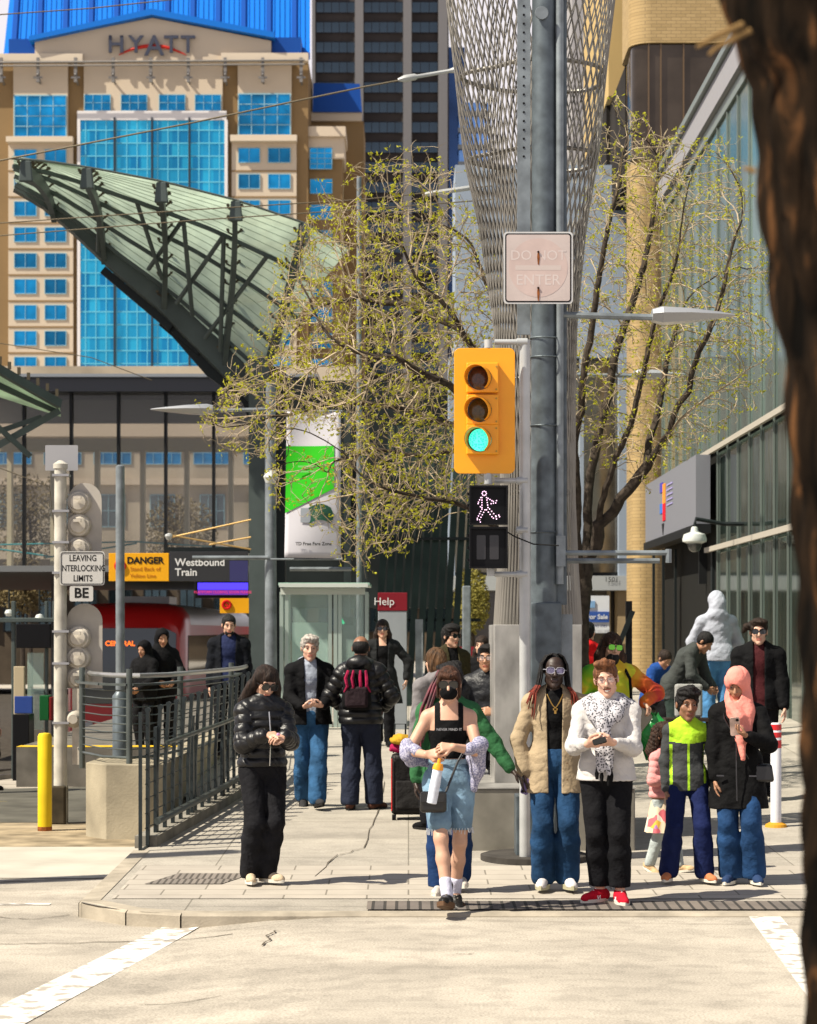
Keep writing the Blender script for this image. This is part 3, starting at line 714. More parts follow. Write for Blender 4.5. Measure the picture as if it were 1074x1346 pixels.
crack([(-20, 1241), (60, 1240), (190, 1237), (330, 1235)], .010); crack([(365, 1236), (350, 1243), (356, 1248), (340, 1258)], .008, seed=2); crack([(-20, 1226), (300, 1229), (620, 1226), (1060, 1232)], .004, seed=3)
crack([(600, 1272), (628, 1271)], .006, seed=4); crack([(180, 1322), (240, 1325), (300, 1321)], .006, seed=6); 
crack([(505, 1042), (492, 1080), (478, 1110), (440, 1118)], .007, f=lambda x, y: gz(x, y)+.008, h=CH-.12, seed=5); crack([(445, 1130), (408, 1160)], .008, f=lambda x, y: gz(x, y)+.008, h=CH-.03, seed=8)
crack([(-20, 1160), (60, 1157), (165, 1152)], .02, seed=9); crack([(-10, 1205), (40, 1208), (100, 1202)], .008, seed=12)
sheet('track_crossing', -60, -3.35, 25.05, 31.2, mat('crossing_asphalt', (.085, .080, .065), rough=.9, nscale=2, namt=.3, detail=8), .004, fz=sz)
sheet('gravel_patch', -9, -2.45, 22.2, 25.0, mat('dusty_concrete', (.25, .20, .13), rough=1, nscale=3, namt=.5, detail=8), .005, fz=sz)
sheet('driveway_apron', -12, -2.42, 19.4, 22.2, mat('apron_concrete', (.42, .39, .33), rough=.95, nscale=2, namt=.12), .005, fz=sz)
for yy in (28.2, 30.5): sheet('track_marking', -12, -4.5, yy, yy+.12, mat('yellow_paint', (.50, .36, .03), rough=.8, nscale=9, namt=.5), .006, fz=sz)
for xx in (-7.85, -6.42): 
    mb = MB(); pts = [(xx, 24+i*2, sz(xx, 24+i*2)+.035) for i in range(30)]
    for a, b in zip(pts, pts[1:]): mb.bar(a, b, .07, .07)
    tag(mb.build('rail', mat('rail_steel', (.12, .10, .09), rough=.4, metal=.8)), kind='structure')
sheet('track_bed', -60, -5.52, 31, 120, mat('ballast', (.045, .038, .03), rough=1, nscale=8, namt=.5), .008, fz=sz)
CONC = mat('plain_concrete', (.30, .27, .22), rough=.92, nscale=3.5, namt=.3, bump=.3, bscale=50, detail=8)
YEL = mat('yellow_edge', (.60, .38, .02), rough=.7, nscale=12, namt=.2)
mb = MB(); mb.b(-5.5, -2.52, 32, 80, -1.6, .375); tag(mb.build('station_platform', mat('platform_paving', (.12, .11, .095), rough=.9, nscale=3, namt=.3)), kind='structure')
mb = MB(); mb.b(-5.5, -2.6, 32.0, 32.4, .38, .384); tag(mb.build('platform_edge_strip', YEL), kind='structure')
mb = MB(); mb.b(-3.22, -2.53, 24.2, 31.98, -1.2, .30); tag(mb.build('ramp_landing', CONC), kind='structure')

# ================================================================ the hotel far behind
HY = 260.
hx = lambda p, y=HY: X(p, y)
hz = lambda p, y=HY: Z(p, y)
CREAM = mat('cream_render', (.50, .42, .325), rough=.9, nscale=.12, namt=.05); OCH = mat('ochre_render', (.22, .145, .070), rough=.9, nscale=.15, namt=.08)
WHF = mat('white_frame', (.62, .60, .60), rough=.5); BARF = mat('window_bar', (.24, .42, .50), rough=.5); BLUE = mat('blue_metal', (.002, .13, .52), rough=.5, spec=.2); DBLUE = mat('navy_metal', (.003, .055, .28), rough=.5, spec=.2)
def glassm(name, c, rough=.08, metal=.75, vs=.35, amt=.5):
    return mat(name, c, rough=rough, metal=metal, nscale=vs, namt=amt, bump=.06, bscale=.25, bdist=.5, detail=2)
HG = glassm('hotel_glass', (.008, .24, .52), vs=.30, amt=.55)
nt_ = HG.node_tree; oi = nt_.nodes.new('ShaderNodeObjectInfo'); mr_ = nt_.nodes.new('ShaderNodeMapRange'); mr_.inputs['To Min'].default_value = .55; mr_.inputs['To Max'].default_value = 1.25; nt_.links.new(oi.outputs['Random'], mr_.inputs[0])
mm_ = nt_.nodes.new('ShaderNodeMix'); mm_.data_type = 'RGBA'; mm_.blend_type = 'MULTIPLY'; mm_.inputs['Factor'].default_value = 1; b_ = nt_.nodes['Principled BSDF']; nt_.links.new(b_.inputs['Base Color'].links[0].from_socket, mm_.inputs['A']); nt_.links.new(mr_.outputs[0], mm_.inputs['B']); nt_.links.new(mm_.outputs['Result'], b_.inputs['Base Color'])
HG2 = brick_mat('curtain_glass', (.006, .20, .44), (.030, .44, .68), (.02, .3, .5), 1.17, 1.475, axes='XZ', msize=.0, rough=.10, bump=0, offset=0, noise=.25, nscale=.12); HG2.node_tree.nodes['Principled BSDF'].inputs['Metallic'].default_value = .75
hotel = thing('hotel_building', 'cream and ochre hotel with bright blue metal roof and blue windows', 'building', (hx(200), HY, 0))
def hb(name, m, rects, y0=HY, y1=None, parent=hotel, Y=HY, bevel=0):
    mb = MB()
    for a, b_, c, d in rects: mb.b(hx(a, Y), hx(b_, Y), y0, y0+12 if y1 is None else y1, hz(d, Y), hz(c, Y))
    return mb.build(name, m, parent)
hb('wall', OCH, [(-60, 405, 78, 860)])
for r in [(18.5, 90, 84, 183), (111, 293, 80, 149), (313, 383.5, 84, 182), (12, 97, 182, 858), (305, 390, 181, 858)]: hb('cream_panel', CREAM, [r], HY-.5, HY)
for r in [(-60, 111, 75, 84.5), (292, 406, 74, 84.5), (11, 98, 183, 190), (304, 391, 181, 189)]: hb('cornice', mat('cream_trim', (.55, .47, .37), rough=.85), [r], HY-1.6, HY-.51)
for pxs in ((12, 97), (305, 390)):
    for k in range(9): yy = 223+34.1*k; hb('string_course', OCH, [(pxs[0], pxs[1], yy+2, yy+4)], HY-.56, HY-.5)
mb = MB(); mb.prism([(hx(a), hz(b_)) for a, b_ in [(48, 84), (48, 57), (202, 27), (357, 57), (357, 84)]], HY-1.1, HY+8); mb.build('pediment', CREAM, hotel)
mb = MB(); mb.prism([(hx(a), hz(b_)) for a, b_ in [(42, 60), (42, 54), (202, 18), (362, 49), (362, 56), (202, 26)]], HY-2.2, HY+8); mb.build('gable_fascia', BLUE, hotel)
for r in [(12, 47.5, 52, 75), (357.5, 396, 50, 74)]: hb('box_gutter', DBLUE, [r], HY-.3, HY+6)
def sl(px, py):   # a point on the roof slope
    t = (78-py)/78.; y = HY+1+t*16; return Vector((X(537+(px-537)*1.0, y), y, Z(py, y)))
mb = MB(); mb.add([sl(4, 78), sl(407, 76), sl(407, -120), sl(25, -120)], [(0, 1, 2, 3)]); rf = mb.build('roof', BLUE, hotel)
k = 0
for a in np.arange(18, 407, 6.7):
    big = k % 5 == 0; k += 1; mb = MB(); p0, p1 = sl(a-(.08*(10-a*.02) if a < 30 else 0), 77), sl(a+(12 if a < 40 else 5)*(1-a/420), -118); mb.bar(p0, p1, .55 if big else .16, .7 if big else .3, up=(0, -.3, 1)); mb.build('roof_seam', DBLUE if big else BLUE, rf)
GP = mat('grey_pipe', (.20, .19, .18), rough=.5, metal=.5)
mb = MB(); mb.tube([(hx(2), HY-2.4, hz(89)), (hx(402), HY-2.4, hz(86))], .12, 6); mb.tube([(hx(2), HY-2.6, hz(94)), (hx(402), HY-2.6, hz(92))], .10, 6); mb.build('maintenance_rail', GP, hotel)
for a in (6, 54, 103, 152, 201, 250, 298, 347, 397):
    mb = MB(); mb.bar((hx(a), HY-2.1, hz(82)), (hx(a), HY-2.1, hz(114)), .35, .35); mb.bar((hx(a), HY-2.5, hz(104)), (hx(a), HY-.2, hz(112)), .2, .2); mb.bar((hx(a)-.5, HY-2.2, hz(108)), (hx(a)+.5, HY-2.2, hz(108)), .2, .2); mb.build('rail_bracket', GP, hotel)
WIN = {}
def window(a, b_, c, d, nx=2, ny=2, parent=hotel, Y=HY, y0=None, g=HG, fr=None, name='window', fw=.07):
    """glass pane with a frame and glazing bars, one object, copied where the size repeats"""
    fr = fr or BARF; y0 = Y-.5 if y0 is None else y0; w_, h_ = hx(b_, Y)-hx(a, Y), hz(c, Y)-hz(d, Y); key = (round(w_, 1), round(h_, 1), nx, ny, g.name)
    loc = Vector(((hx(a, Y)+hx(b_, Y))/2, y0, hz(d, Y)))
    if key in WIN: o = WIN[key].copy(); col.objects.link(o); o.parent = parent; o.location = loc-wloc(parent); return o
    mb = MB(); mb.b(-w_/2, w_/2, -.03, .15, 0, h_, 0)
    for i in range(nx+1): x_ = -w_/2+w_*i/nx; e = fw if i in (0, nx) else fw*.7; mb.b(x_-e/2, x_+e/2, -.14, -.031, 0, h_, 1)
    for j in range(ny+1): z_ = h_*j/ny; e = fw if j in (0, ny) else fw*.7; mb.b(-w_/2, w_/2, -.11, -.032, z_-e/2, z_+e/2, 1)
    o = mb.build(name, [g, fr]); o.parent = parent; o.location = loc-wloc(parent); WIN[key] = o; return o
for a in (112, 160, 210, 257): window(a, a+34, 126, 147, 3, 2)
window(20, 88, 127, 181, 4, 4, fw=.12); window(314, 382, 125, 179, 4, 4, fw=.12)
for k in range(18):
    for a, b_ in ((20, 49), (60, 88)): window(a, b_, 198+34*k, 217+34*k, 2, 1)
    for a, b_ in ((314, 342), (353, 382)): window(a, b_, 196+34.2*k, 215+34.2*k, 2, 1)
fr_ = hb('curtain_frame', WHF, [(103, 298.5, 148, 160), (103, 107, 160, 800), (296, 300, 160, 800)], HY-.9, HY-.5)
cw = hb('curtain_wall', HG2, [(107, 296, 160, 800)], HY-.7, HY-.5)
mb = MB()
for i in range(14): a = 107+13.5*(i+.5); mb.b(hx(a)-.05, hx(a)+.05, HY-.8, HY-.71, hz(800), hz(160))
for i in range(40): z_ = 173+(17 if i % 2 else 17)*i; mb.b(hx(107), hx(296), HY-.79, HY-.71, hz(z_)-.06, hz(z_)+.06)
mb.build('glazing_bars', mat('teal_bar', (.10, .42, .58), rough=.4), cw)
for a in (152, 201, 250): hb('dark_fin', mat('dark_fin', (.012, .02, .03), rough=.4), [(a-1.2, a+1.2, 157, 800)], HY-1.1, HY-.7, parent=cw)
# right wing
hb('wing_wall', OCH, [(405, 476, 136, 860)], HY+9, HY+20); hb('wing_band', CREAM, [(404, 474, 124, 137)], HY+8.4, HY+9)
mb = MB(); mb.prism([(hx(407), hz(126)), (hx(408), hz(87)), (hx(471), hz(88)), (hx(474), hz(126))], HY+8, HY+14); mb.build('wing_roof', DBLUE, hotel)
hb('bay_wall', CREAM, [(405, 452, 178, 206)], HY+1, HY+9); hb('bay_cornice', CREAM, [(404, 454, 165, 178)], HY+.4, HY+9); hb('bay_shaft', OCH, [(405, 449, 206, 860)], HY+1.6, HY+9)
window(407, 436, 192, 220, 3, 4, y0=HY+1); 
for k in range(18): window(407, 436, 233+34*k, 251+34*k, 2, 1, y0=HY+1.6)
hb('podium', mat('podium_render', (.36, .31, .24), rough=.9, nscale=.1, namt=.4, detail=7), [(-80, 470, 500, 870)], HY-14, HY-1.7)
hb('podium_band', CREAM, [(-80, 470, 572, 588), (-80, 470, 640, 648)], HY-14.6, HY-14)
for k in range(8): window(-40+62*k, 6+62*k, 594, 622, 4, 2, y0=HY-14, name='podium_window'); window(-32+62*k, -2+62*k, 660, 700, 3, 2, y0=HY-14, g=glassm('podium_glass', (.10, .13, .14), vs=.3), name='podium_window')
# the name over the pediment
sg = thing('hotel_sign', 'dark lettering with a red arc on the pediment of the cream hotel', 'sign', (hx(202), HY-1.2, hz(65)))
DL = mat('sign_slate', (.045, .05, .075), rough=.5); 
for ch, a in zip('HYATT', (155, 181, 205, 227, 249)): text(ch, 2.7 if ch != 'A' else 3.2, (hx(a), HY-1.6, hz(64.0 if ch != 'A' else 66)), DL, sg, 'letter', ext=.12, bold=.05)
mb = MB(); mb.tube([(hx(202+t*44), HY-1.25, hz(76.0-12*(1-t*t))) for t in np.linspace(-1, 1, 17)], [.05+.17*(1-abs(t)**2) for t in np.linspace(-1, 1, 17)], 6); mb.build('red_arc', mat('arc_red', (.50, .03, .02), rough=.5), sg)

# ================================================================ dark office tower
TY = 350.
tw = thing('office_tower', 'tall dark brown office tower with grey piers and ribbon windows', 'building', (X(505, TY), TY, 0))
def tb(name, m, a, b_, c, d, y0, y1, parent=tw, Y=TY): mb = MB(); mb.b(X(a, Y), X(b_, Y), y0, y1, Z(d, Y), Z(c, Y)); return mb.build(name, m, parent)
tb('wall', mat('tower_spandrel', (.055, .046, .042), rough=.7, nscale=.15, namt=.2), 412, 590, -60, 870, TY, TY+30)
for a, b_ in ((411, 415), (467, 478), (530, 541), (576, 588)): tb('pier', mat('tower_pier', (.15, .145, .15), rough=.7), a, b_, -60, 870, TY-2.5, TY)
TG = glassm('tower_glass', (.05, .075, .10), rough=.12, metal=.85, vs=.08, amt=.5); TB = mat('tower_bar', (.03, .03, .035), rough=.5)
for k in range(27):
    z_ = -50+26.3*k
    for a, b_, n_ in ((415, 467, 5), (478, 530, 5), (541, 576, 3)): window(a+.3, b_-.3, z_, z_+14.5, n_, 1, parent=tw, Y=TY, y0=TY-.1, g=TG, fr=TB, name='ribbon_window', fw=.12)
tw2 = thing('glass_tower', 'narrow dark blue glass tower between the office tower and the steel lattice', 'building', (X(600, 400.), 400, 0))
tb('glazing', glassm('night_glass', (.02, .045, .12), rough=.15, metal=.8, vs=.1), 560, 611, 62, 870, 400, 425, tw2, 400.); tb('corner_glazing', glassm('pale_glass', (.10, .20, .42), rough=.12, metal=.8, vs=.1, amt=.7), 603, 645, 138, 870, 398, 425, tw2, 400.)
for k in range(20): tb('floor_band', mat('band_grey', (.10, .11, .13)), 602, 646, 150+22*k, 156+22*k, 397.4, 398, tw2, 400.)
bl = thing('blue_glass_building', 'tall building with blue windows seen through the right side of the steel lattice', 'building', (X(790, 300.), 300, 0))
tb('wall', mat('pale_stone', (.30, .29, .30)), 752, 832, -40, 870, 300, 320, bl, 300.)
for k in range(9):
    for a in (770, 785, 800): window(a, a+11, -20+30*k, 1+30*k, 1, 1, parent=bl, Y=300., y0=299.8, g=HG, fr=TB)

# ================================================================ station hall with its glass front
SY = 70.
st = thing('station_hall', 'long glass fronted station hall with a dark fascia and cream columns inside', 'building', (X(150, SY), SY, -1.0))
def sb(name, m, a, b_, c, d, y0, y1, parent=st, Y=SY): mb = MB(); mb.b(X(a, Y), X(b_, Y), y0, y1, Z(d, Y), Z(c, Y)); return mb.build(name, m, parent)
sb('fascia', mat('fascia_navy', (.018, .022, .032), rough=.4), -60, 420, 499, 517, SY-.6, SY+6); sb('fascia_cap', mat('cap_grey2', (.22, .24, .27), rough=.5), -60, 420, 495, 499, SY-.8, SY+6)
sb('sill_beam', mat('sill_grey', (.16, .165, .17), rough=.6), -60, 420, 756, 771, SY-.3, SY+6)
HGL = mat('hall_glass', (.07, .07, .065), rough=.03, alpha=.32, spec=.9)
ms = [-30, 32, 94, 156, 218, 281, 343, 405]
DKF = mat('dark_frame', (.010, .011, .012), rough=.5)
for a, b_ in zip(ms, ms[1:]): sb('glass_pane', HGL, a+1, b_-1, 517, 756, SY, SY+.02)
for a in ms: sb('mullion', DKF, a-1.8, a+1.8, 517, 756, SY-.15, SY+.15)
0 and sb('rear_wall', mat('hall_rear', (.10, .085, .068), rough=.9, nscale=.8, namt=.7, c2=(.20, .18, .15), detail=7), -60, 420, 517, 756, SY+6.2, SY+6.6)
sb('upper_bulkhead', mat('hall_soffit', (.34, .33, .30), rough=.9), -60, 420, 517, 548, SY+2.0, SY+2.3)
CRC = mat('cream_column', (.72, .63, .43), rough=.7)
sb('inner_beam', CRC, -60, 420, 572, 588, SY+1.2, SY+1.9)
for a in (3, 61, 120, 181, 240, 299, 356): sb('inner_column', CRC, a-3, a+3, 588, 756, SY+1.2, SY+1.6)
for k, a in enumerate(()): window(a-18, a+22, 592, 622, 4, 2, parent=st, Y=76., y0=76.1, g=glassm('hall_back_glass', (.06, .28, .34), vs=.8), fr=CRC, name='rear_window', fw=.04)
for q, (a, c, b_, d) in enumerate(((0, 716, 180, 712), (0, 722, 70, 732), (60, 733, 180, 714), (180, 712, 330, 722))):
    mb = MB(); mb.tube([(X(a, 71.), 71, Z(c, 71.)), (X(b_, 71.), 71, Z(d, 71.))], .03, 6); mb.build('teal_rail', mat('teal_paint', (.04, .35, .38), rough=.5), st)
pc = thing('train_shade_roof', 'flat grey platform roof added to shade the train below the station glass', 'canopy', (-7, 60, -1)); mb = MB(); mb.b(-13, -3.3, 52, 69.6, 3.36, 3.5); mb.build('roof_slab', mat('sill_grey', (.16, .165, .17)), pc)  # roof added above the train to keep it in shade
for a in (-3.6, -9.4): mb = MB(); mb.b(a, a+.2, 60, 60.2, -1, 3.36); mb.build('post', mat('sill_grey', (.16, .165, .17)), pc)
# low buildings and trees closing the street under the hall
fb = thing('street_backdrop_building', 'low dim brown building closing the street below the station hall', 'building', (X(100, 110.), 110, -1))
tb('wall', mat('dim_brown', (.085, .065, .045), rough=.9, nscale=.4, namt=.5), -300, 700, 735, 900, 110, 120, fb, 110.)
for a in range(-40, 560, 46): window(a, a+30, 772, 830, 3, 1, parent=fb, Y=110., y0=109.9, g=glassm('dim_glass', (.05, .08, .09), vs=.5), fr=DKF)
sf = thing('steel_pylon', 'dark green grey steel column carrying the big glass canopy', 'column', (X(343, 45.), 45, .5))
GS = mat('green_grey_steel', (.066, .082, .080), rough=.5, metal=.2, nscale=2, namt=.15); GS2 = mat('dark_steel', (.013, .017, .018), rough=.5, metal=.2)
sb('shaft', GS, 327, 354, 470, 900, 45, 45.5, sf, 45.); sb('flange', GS2, 354, 374, 480, 900, 45.2, 45.6, sf, 45.); sb('cable_duct', mat('galv', (.25, .28, .30), rough=.45, metal=.7, nscale=6, namt=.25), 349, 353, 560, 900, 44.8, 44.98, sf, 45.)
sf = thing('steel_pylon', 'pair of slim grey steel posts behind the glass shelter', 'column', (X(465, 46.), 46, .5))
sb('shaft', GS, 452, 461, 540, 900, 46, 46.3, sf, 46.); sb('shaft', GS, 470, 482, 560, 900, 46, 46.3, sf, 46.); sb('bracing_plate', GS2, 461, 470, 600, 700, 46.1, 46.2, sf, 46.)
# the big canopy: glass leaf on steel ribs
def top_e(t):    # upper edge of the glass, pixel path at Y about 41
    px = 15+445*t; return px, np.interp(px, [15, 60, 120, 215, 310, 400, 462], [216, 219, 228, 246, 270, 300, 335]), 41+3*t
def low_e(t):
    px = 20+320*t; return px, np.interp(px, [20, 60, 100, 150, 220, 300, 340], [246, 268, 300, 345, 402, 480, 520]), 45+1*t
def P3(e): return Vector((X(e[0], e[2]), e[2], Z(e[1], e[2])))
cn = thing('glass_canopy', 'large pale green glass station canopy sweeping up to a point on dark steel ribs', 'canopy', (X(340, 45.), 45, .5))
CG = mat('canopy_glass', (.46, .56, .44), rough=.25, nscale=1.5, namt=.3, spec=.6, alpha=.93)
nt_ = CG.node_tree; b_ = nt_.nodes['Principled BSDF']; tl = nt_.nodes.new('ShaderNodeBsdfTranslucent'); tl.inputs[0].default_value = (.55, .64, .50, 1); mxs = nt_.nodes.new('ShaderNodeMixShader'); mxs.inputs[0].default_value = .60
nt_.links.new(b_.outputs[0], mxs.inputs[1]); nt_.links.new(b_.inputs['Base Color'].links[0].from_socket, tl.inputs[0]); nt_.links.new(tl.outputs[0], mxs.inputs[2]); nt_.links.new(mxs.outputs[0], nt_.nodes['Material Output'].inputs[0])
cs = lambda u, v: P3(top_e(u))*(1-v)+P3(low_e(u))*v+Vector((0, 0, .25*math.sin(math.pi*v)))
mb = MB(); mb.grid(lambda u, v: cs(u, v)+Vector((0, 0, .10)), 40, 8); mb.build('glass_roof', CG, cn, smooth=True)
mb = MB(); mb.tube([cs(t, 0)+Vector((0, -.02, .10)) for t in np.linspace(0, 1, 24)], .022, 6); mb.build('edge_trim', mat('edge_grey', (.10, .12, .11), rough=.5), cn)
for v in (.28, .52, .72, .88): 
    mb = MB(); pts = [cs(t, v)-Vector((0, 0, .10)) for t in np.linspace(0, 1, 20)]
    for a, b_ in zip(pts, pts[1:]): mb.bar(a, b_, .07, .07)
    mb.build('purlin', GS, cn)
for v in np.linspace(.06, .96, 18):
    mb = MB(); mb.tube([cs(t, v)+Vector((0, 0, .085)) for t in np.linspace(0, 1, 16)], .006, 4); mb.build('glazing_bar', mat('bar_sage', (.26, .34, .26), rough=.6), cn)
BR = mat('bracket_bronze', (.09, .075, .05), rough=.5, metal=.4)
for q, t in enumerate((.04, .22, .44, .66, .86)):
    t2 = min(1, t+.12+.10*q/4); rib = MB(); pts = [cs(t+(t2-t)*v, v)-Vector((0, 0, .13+.16*math.sin(math.pi*min(1, v*1.1)))) for v in np.linspace(0, 1, 12)]
    for a, b_ in zip(pts, pts[1:]): rib.bar(a, b_, .10, .24)
    r_ = rib.build('rib', GS, cn)
    mb = MB(); a = pts[0]; mb.box(a+Vector((.02, 0, .02)), (.26, .12, .38), taper=.7); mb.build('rib_head', GS, r_, bevel=.02)
    for j, v in enumerate(np.linspace(.03, .95, 9)):
        c = cs(t+(t2-t)*v, v); mb = MB()
        for sx in (-1, 1):
            for sy_ in (-1, 1): mb.tube([c+Vector((0, 0, -.06)), c+Vector((sx*.13, sy_*.05, .03+.02*sx))], .016, 5); mb.box(c+Vector((sx*.13, sy_*.05, .05)), (.05, .05, .04))
        mb.build('spider_bracket', BR, r_)
lb = [P3(low_e(t)) for t in np.linspace(0, 1, 24)]
mb = MB()
for i in range(23):
    w_ = .16+.34*(i/22); mb.bar(lb[i], lb[i+1]+(lb[i+1]-lb[i])*.03, .30, w_)
mb.build('main_beam', GS, cn)
for i, t in enumerate((.50, .62, .74, .84, .93)):
    px, py, y = low_e(t); mb = MB(); a = P3((px-44, py-14, y+.3)); b_ = P3((px+46, py+62, y+.3)); mb.bar(a, b_, .25, .16); mb.build('stiffener_plate', GS2, cn)
mb = MB(); mb.prism([(X(a, 45.9), Z(b_, 45.9)) for a, b_ in [(200, 412), (262, 440), (300, 468), (345, 520), (352, 560), (330, 560), (318, 528), (270, 492)]], 45.9, 46.3); mb.build('haunch', GS2, cn)
for q, (t, v, t2, v2, drop) in enumerate(((.40, .28, .55, .72, .6), (.55, .28, .50, .72, .55), (.55, .28, .68, .8, .7), (.68, .28, .62, .8, .7), (.68, .28, .80, .85, .8), (.82, .28, .74, .85, .8), (.30, .52, .33, .9, .3))):
    mb = MB(); mb.tube([cs(t, v)-Vector((0, 0, .1)), cs(t2, v2)-Vector((0, 0, .15+drop*.5))], .045, 8); mb.build('strut', GS, cn)
# smaller canopy at the left edge
cn2 = thing('glass_canopy', 'corner of a smaller green glass canopy poking in at the left edge', 'canopy', (X(10, 38.), 38, -.1))
A = [(-60, 440, 36.), (78, 528, 38.), (80, 545, 39.), (-60, 500, 39.)]
mb = MB(); mb.add([P3(a) for a in A]+[P3((a[0], a[1]+3, a[2])) for a in A], [(0, 1, 2, 3), (7, 6, 5, 4), (0, 4, 5, 1), (1, 5, 6, 2), (2, 6, 7, 3), (3, 7, 4, 0)]); mb.build('glass_roof', CG, cn2)
for a, b_, w_ in (((-60, 452, 35.9), (78, 531, 37.9), .10), ((-60, 480, 37.5), (76, 540, 38.5), .08), ((-40, 607, 38), (78, 540, 38.4), .08), ((-40, 580, 38.2), (55, 548, 38.4), .06), ((-20, 545, 37.9), (40, 600, 38.2), .06)):
    mb = MB(); mb.bar(P3(a), P3(b_), w_, w_*1.4); mb.build('steel_member', GS, cn2)
for k in range(11): p = P3((-50+12.5*k, 449+7.1*k*1.0-4, 36+.19*k)); mb = MB(); mb.box(p, (.05, .05, .12)); mb.build('roof_clip', BR, cn2)
mb = MB(); mb.bar((X(-30, 38.2), 38.2, -.1), (X(-30, 38.2), 38.2, 5.2), .2, .2); mb.build('post', GS, cn2)

# ================================================================ right hand side
BRK = brick_mat('gold_brick', (.36, .25, .11), (.30, .205, .085), (.20, .14, .065), .22, .075, axes='S', msize=.006, rough=.8, noise=.06, nscale=1.2)
gt = thing('brick_tower', 'tall golden brick building with a rounded corner column and a band of dark glass', 'building', (X(850, 51.), 51, .5))
def rprism(x0, x1, y0, y1, z0, z1, r, n=8, left_only=False):
    P = []
    for cx, cy, a0 in ((x0+r, y0+r, 180), (x1-r, y0+r, 270), (x1-r, y1-r, 0), (x0+r, y1-r, 90)):
        for i in range(n+1): a = R(a0+90*i/n); P.append((cx+r*math.cos(a), cy+r*math.sin(a)))
    mb = MB(); mb.prism(P, z0, z1, axes='XY'); return mb
z1, z2 = Z(205, 51.), Z(56, 51.)
rprism(X(831, 51.), X(876, 51.), 51, 52.6, .2, z1, .30).build('column', BRK, gt, smooth=True, angle=30)
rprism(X(828.5, 51.), 14, 51, 53.4, z2, 24, .5).build('upper_wall', BRK, gt, smooth=True, angle=30)
rprism(X(832, 51.), 14, 51.1, 52.9, z1, z2-.01, .4).build('glass_band', mat('smoked_glass', (.055, .042, .032), rough=.06, metal=.6, nscale=.7, namt=.5), gt, smooth=True, angle=30)
for a in (853, 869, 899): mb = MB(); mb.b(X(a-.9, 51.), X(a+.9, 51.), 51.04, 51.09, z1, z2); mb.build('glazing_bar', mat('bronze_bar', (.14, .09, .05), rough=.4, metal=.5), gt)
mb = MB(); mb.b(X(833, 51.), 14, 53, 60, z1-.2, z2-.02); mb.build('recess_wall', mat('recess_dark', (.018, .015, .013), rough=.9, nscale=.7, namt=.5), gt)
rprism(X(829.5, 51.), X(882, 51.), 50.9, 52, z1-.08, z1+.02, .3).build('band_sill', mat('sill_dark', (.05, .045, .04)), gt)
mb = MB(); mb.b(X(800, 56.), X(860, 56.), 56, 64, Z(126, 56.), 26); mb.build('stair_tower', mat('gold_panel', (.42, .30, .13), rough=.8, nscale=1, namt=.06), gt)
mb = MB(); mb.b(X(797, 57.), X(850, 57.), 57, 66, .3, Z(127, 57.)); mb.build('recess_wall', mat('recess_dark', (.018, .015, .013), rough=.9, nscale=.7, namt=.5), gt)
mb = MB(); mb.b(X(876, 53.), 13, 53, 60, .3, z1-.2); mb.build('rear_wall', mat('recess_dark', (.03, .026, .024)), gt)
# storefront with the number
sf = thing('storefront_building', 'pale blue framed storefront numbered 1501 behind the street tree', 'building', (X(720, 55.), 55, .5))
PB = mat('pale_blue_frame', (.26, .31, .38), rough=.5)
sb('wall', PB, 600, 831, 200, 440, 56.5, 60, sf, 55.); sb('header', PB, 600, 828, 440, 470, 55, 57, sf, 55.); sb('mid_band', mat('band_pale', (.34, .36, .37), rough=.6), 590, 828, 757, 776, 54.8, 57, sf, 55.)
for a, b_ in ((590, 598), (680, 686), (762, 767), (813, 828)): sb('post', PB, a, b_, 470, 757, 54.9, 56.5, sf, 55.)
for a, b_ in ((598, 680), (686, 762), (767, 813)):
    sb('shop_window', mat('shop_glass', (.20, .17, .12), rough=.08, metal=.55, nscale=1.2, namt=.7, c2=(.40, .37, .30)), a, b_, 470, 752, 55.4, 55.5, sf, 55.); sb('window_bar', DKF, a, b_, 752, 757, 55.2, 55.6, sf, 55.)
sb('lower_wall', mat('tan_stone', (.32, .24, .14), rough=.9, nscale=1, namt=.2), 812, 829, 776, 900, 55, 57, sf, 55.); sb('doorway', mat('doorway_glass', (.09, .085, .08), rough=.15, metal=.3), 600, 812, 776, 900, 56, 56.2, sf, 55.)
for a in (620, 660, 700, 740, 766, 804): sb('door_frame', mat('tan_frame', (.40, .33, .22), rough=.7), a-2, a+2, 776, 900, 55.7, 55.98, sf, 55.)
text('1501', .17, (X(804, 54.75), 54.77, Z(762, 54.8)), mat('black_paint', (.01, .01, .01)), sf, 'number')
ps = thing('for_sale_poster', 'blue and white for sale poster in the storefront window', 'poster', (X(784, 54.6), 54.6, Z(830, 54.6)))
sb('board', mat('poster_white', (.55, .58, .62)), 768, 801, 783, 832, 54.6, 54.63, ps, 54.6); sb('blue_panel', mat('poster_blue', (.03, .08, .30)), 768.5, 800.5, 804, 818, 54.57, 54.598, ps, 54.6); sb('picture', mat('poster_sky', (.16, .30, .50), nscale=5, namt=.5), 770, 782, 790, 799, 54.57, 54.598, ps, 54.6)
text('For Sale', .155, (X(785, 54.56), 54.56, Z(811, 54.56)), mat('poster_white', (.55, .58, .62)), ps, bold=.004); text('403 262 3082', .085, (X(785, 54.56), 54.56, Z(823, 54.56)), mat('poster_navy', (.02, .03, .12)), ps)
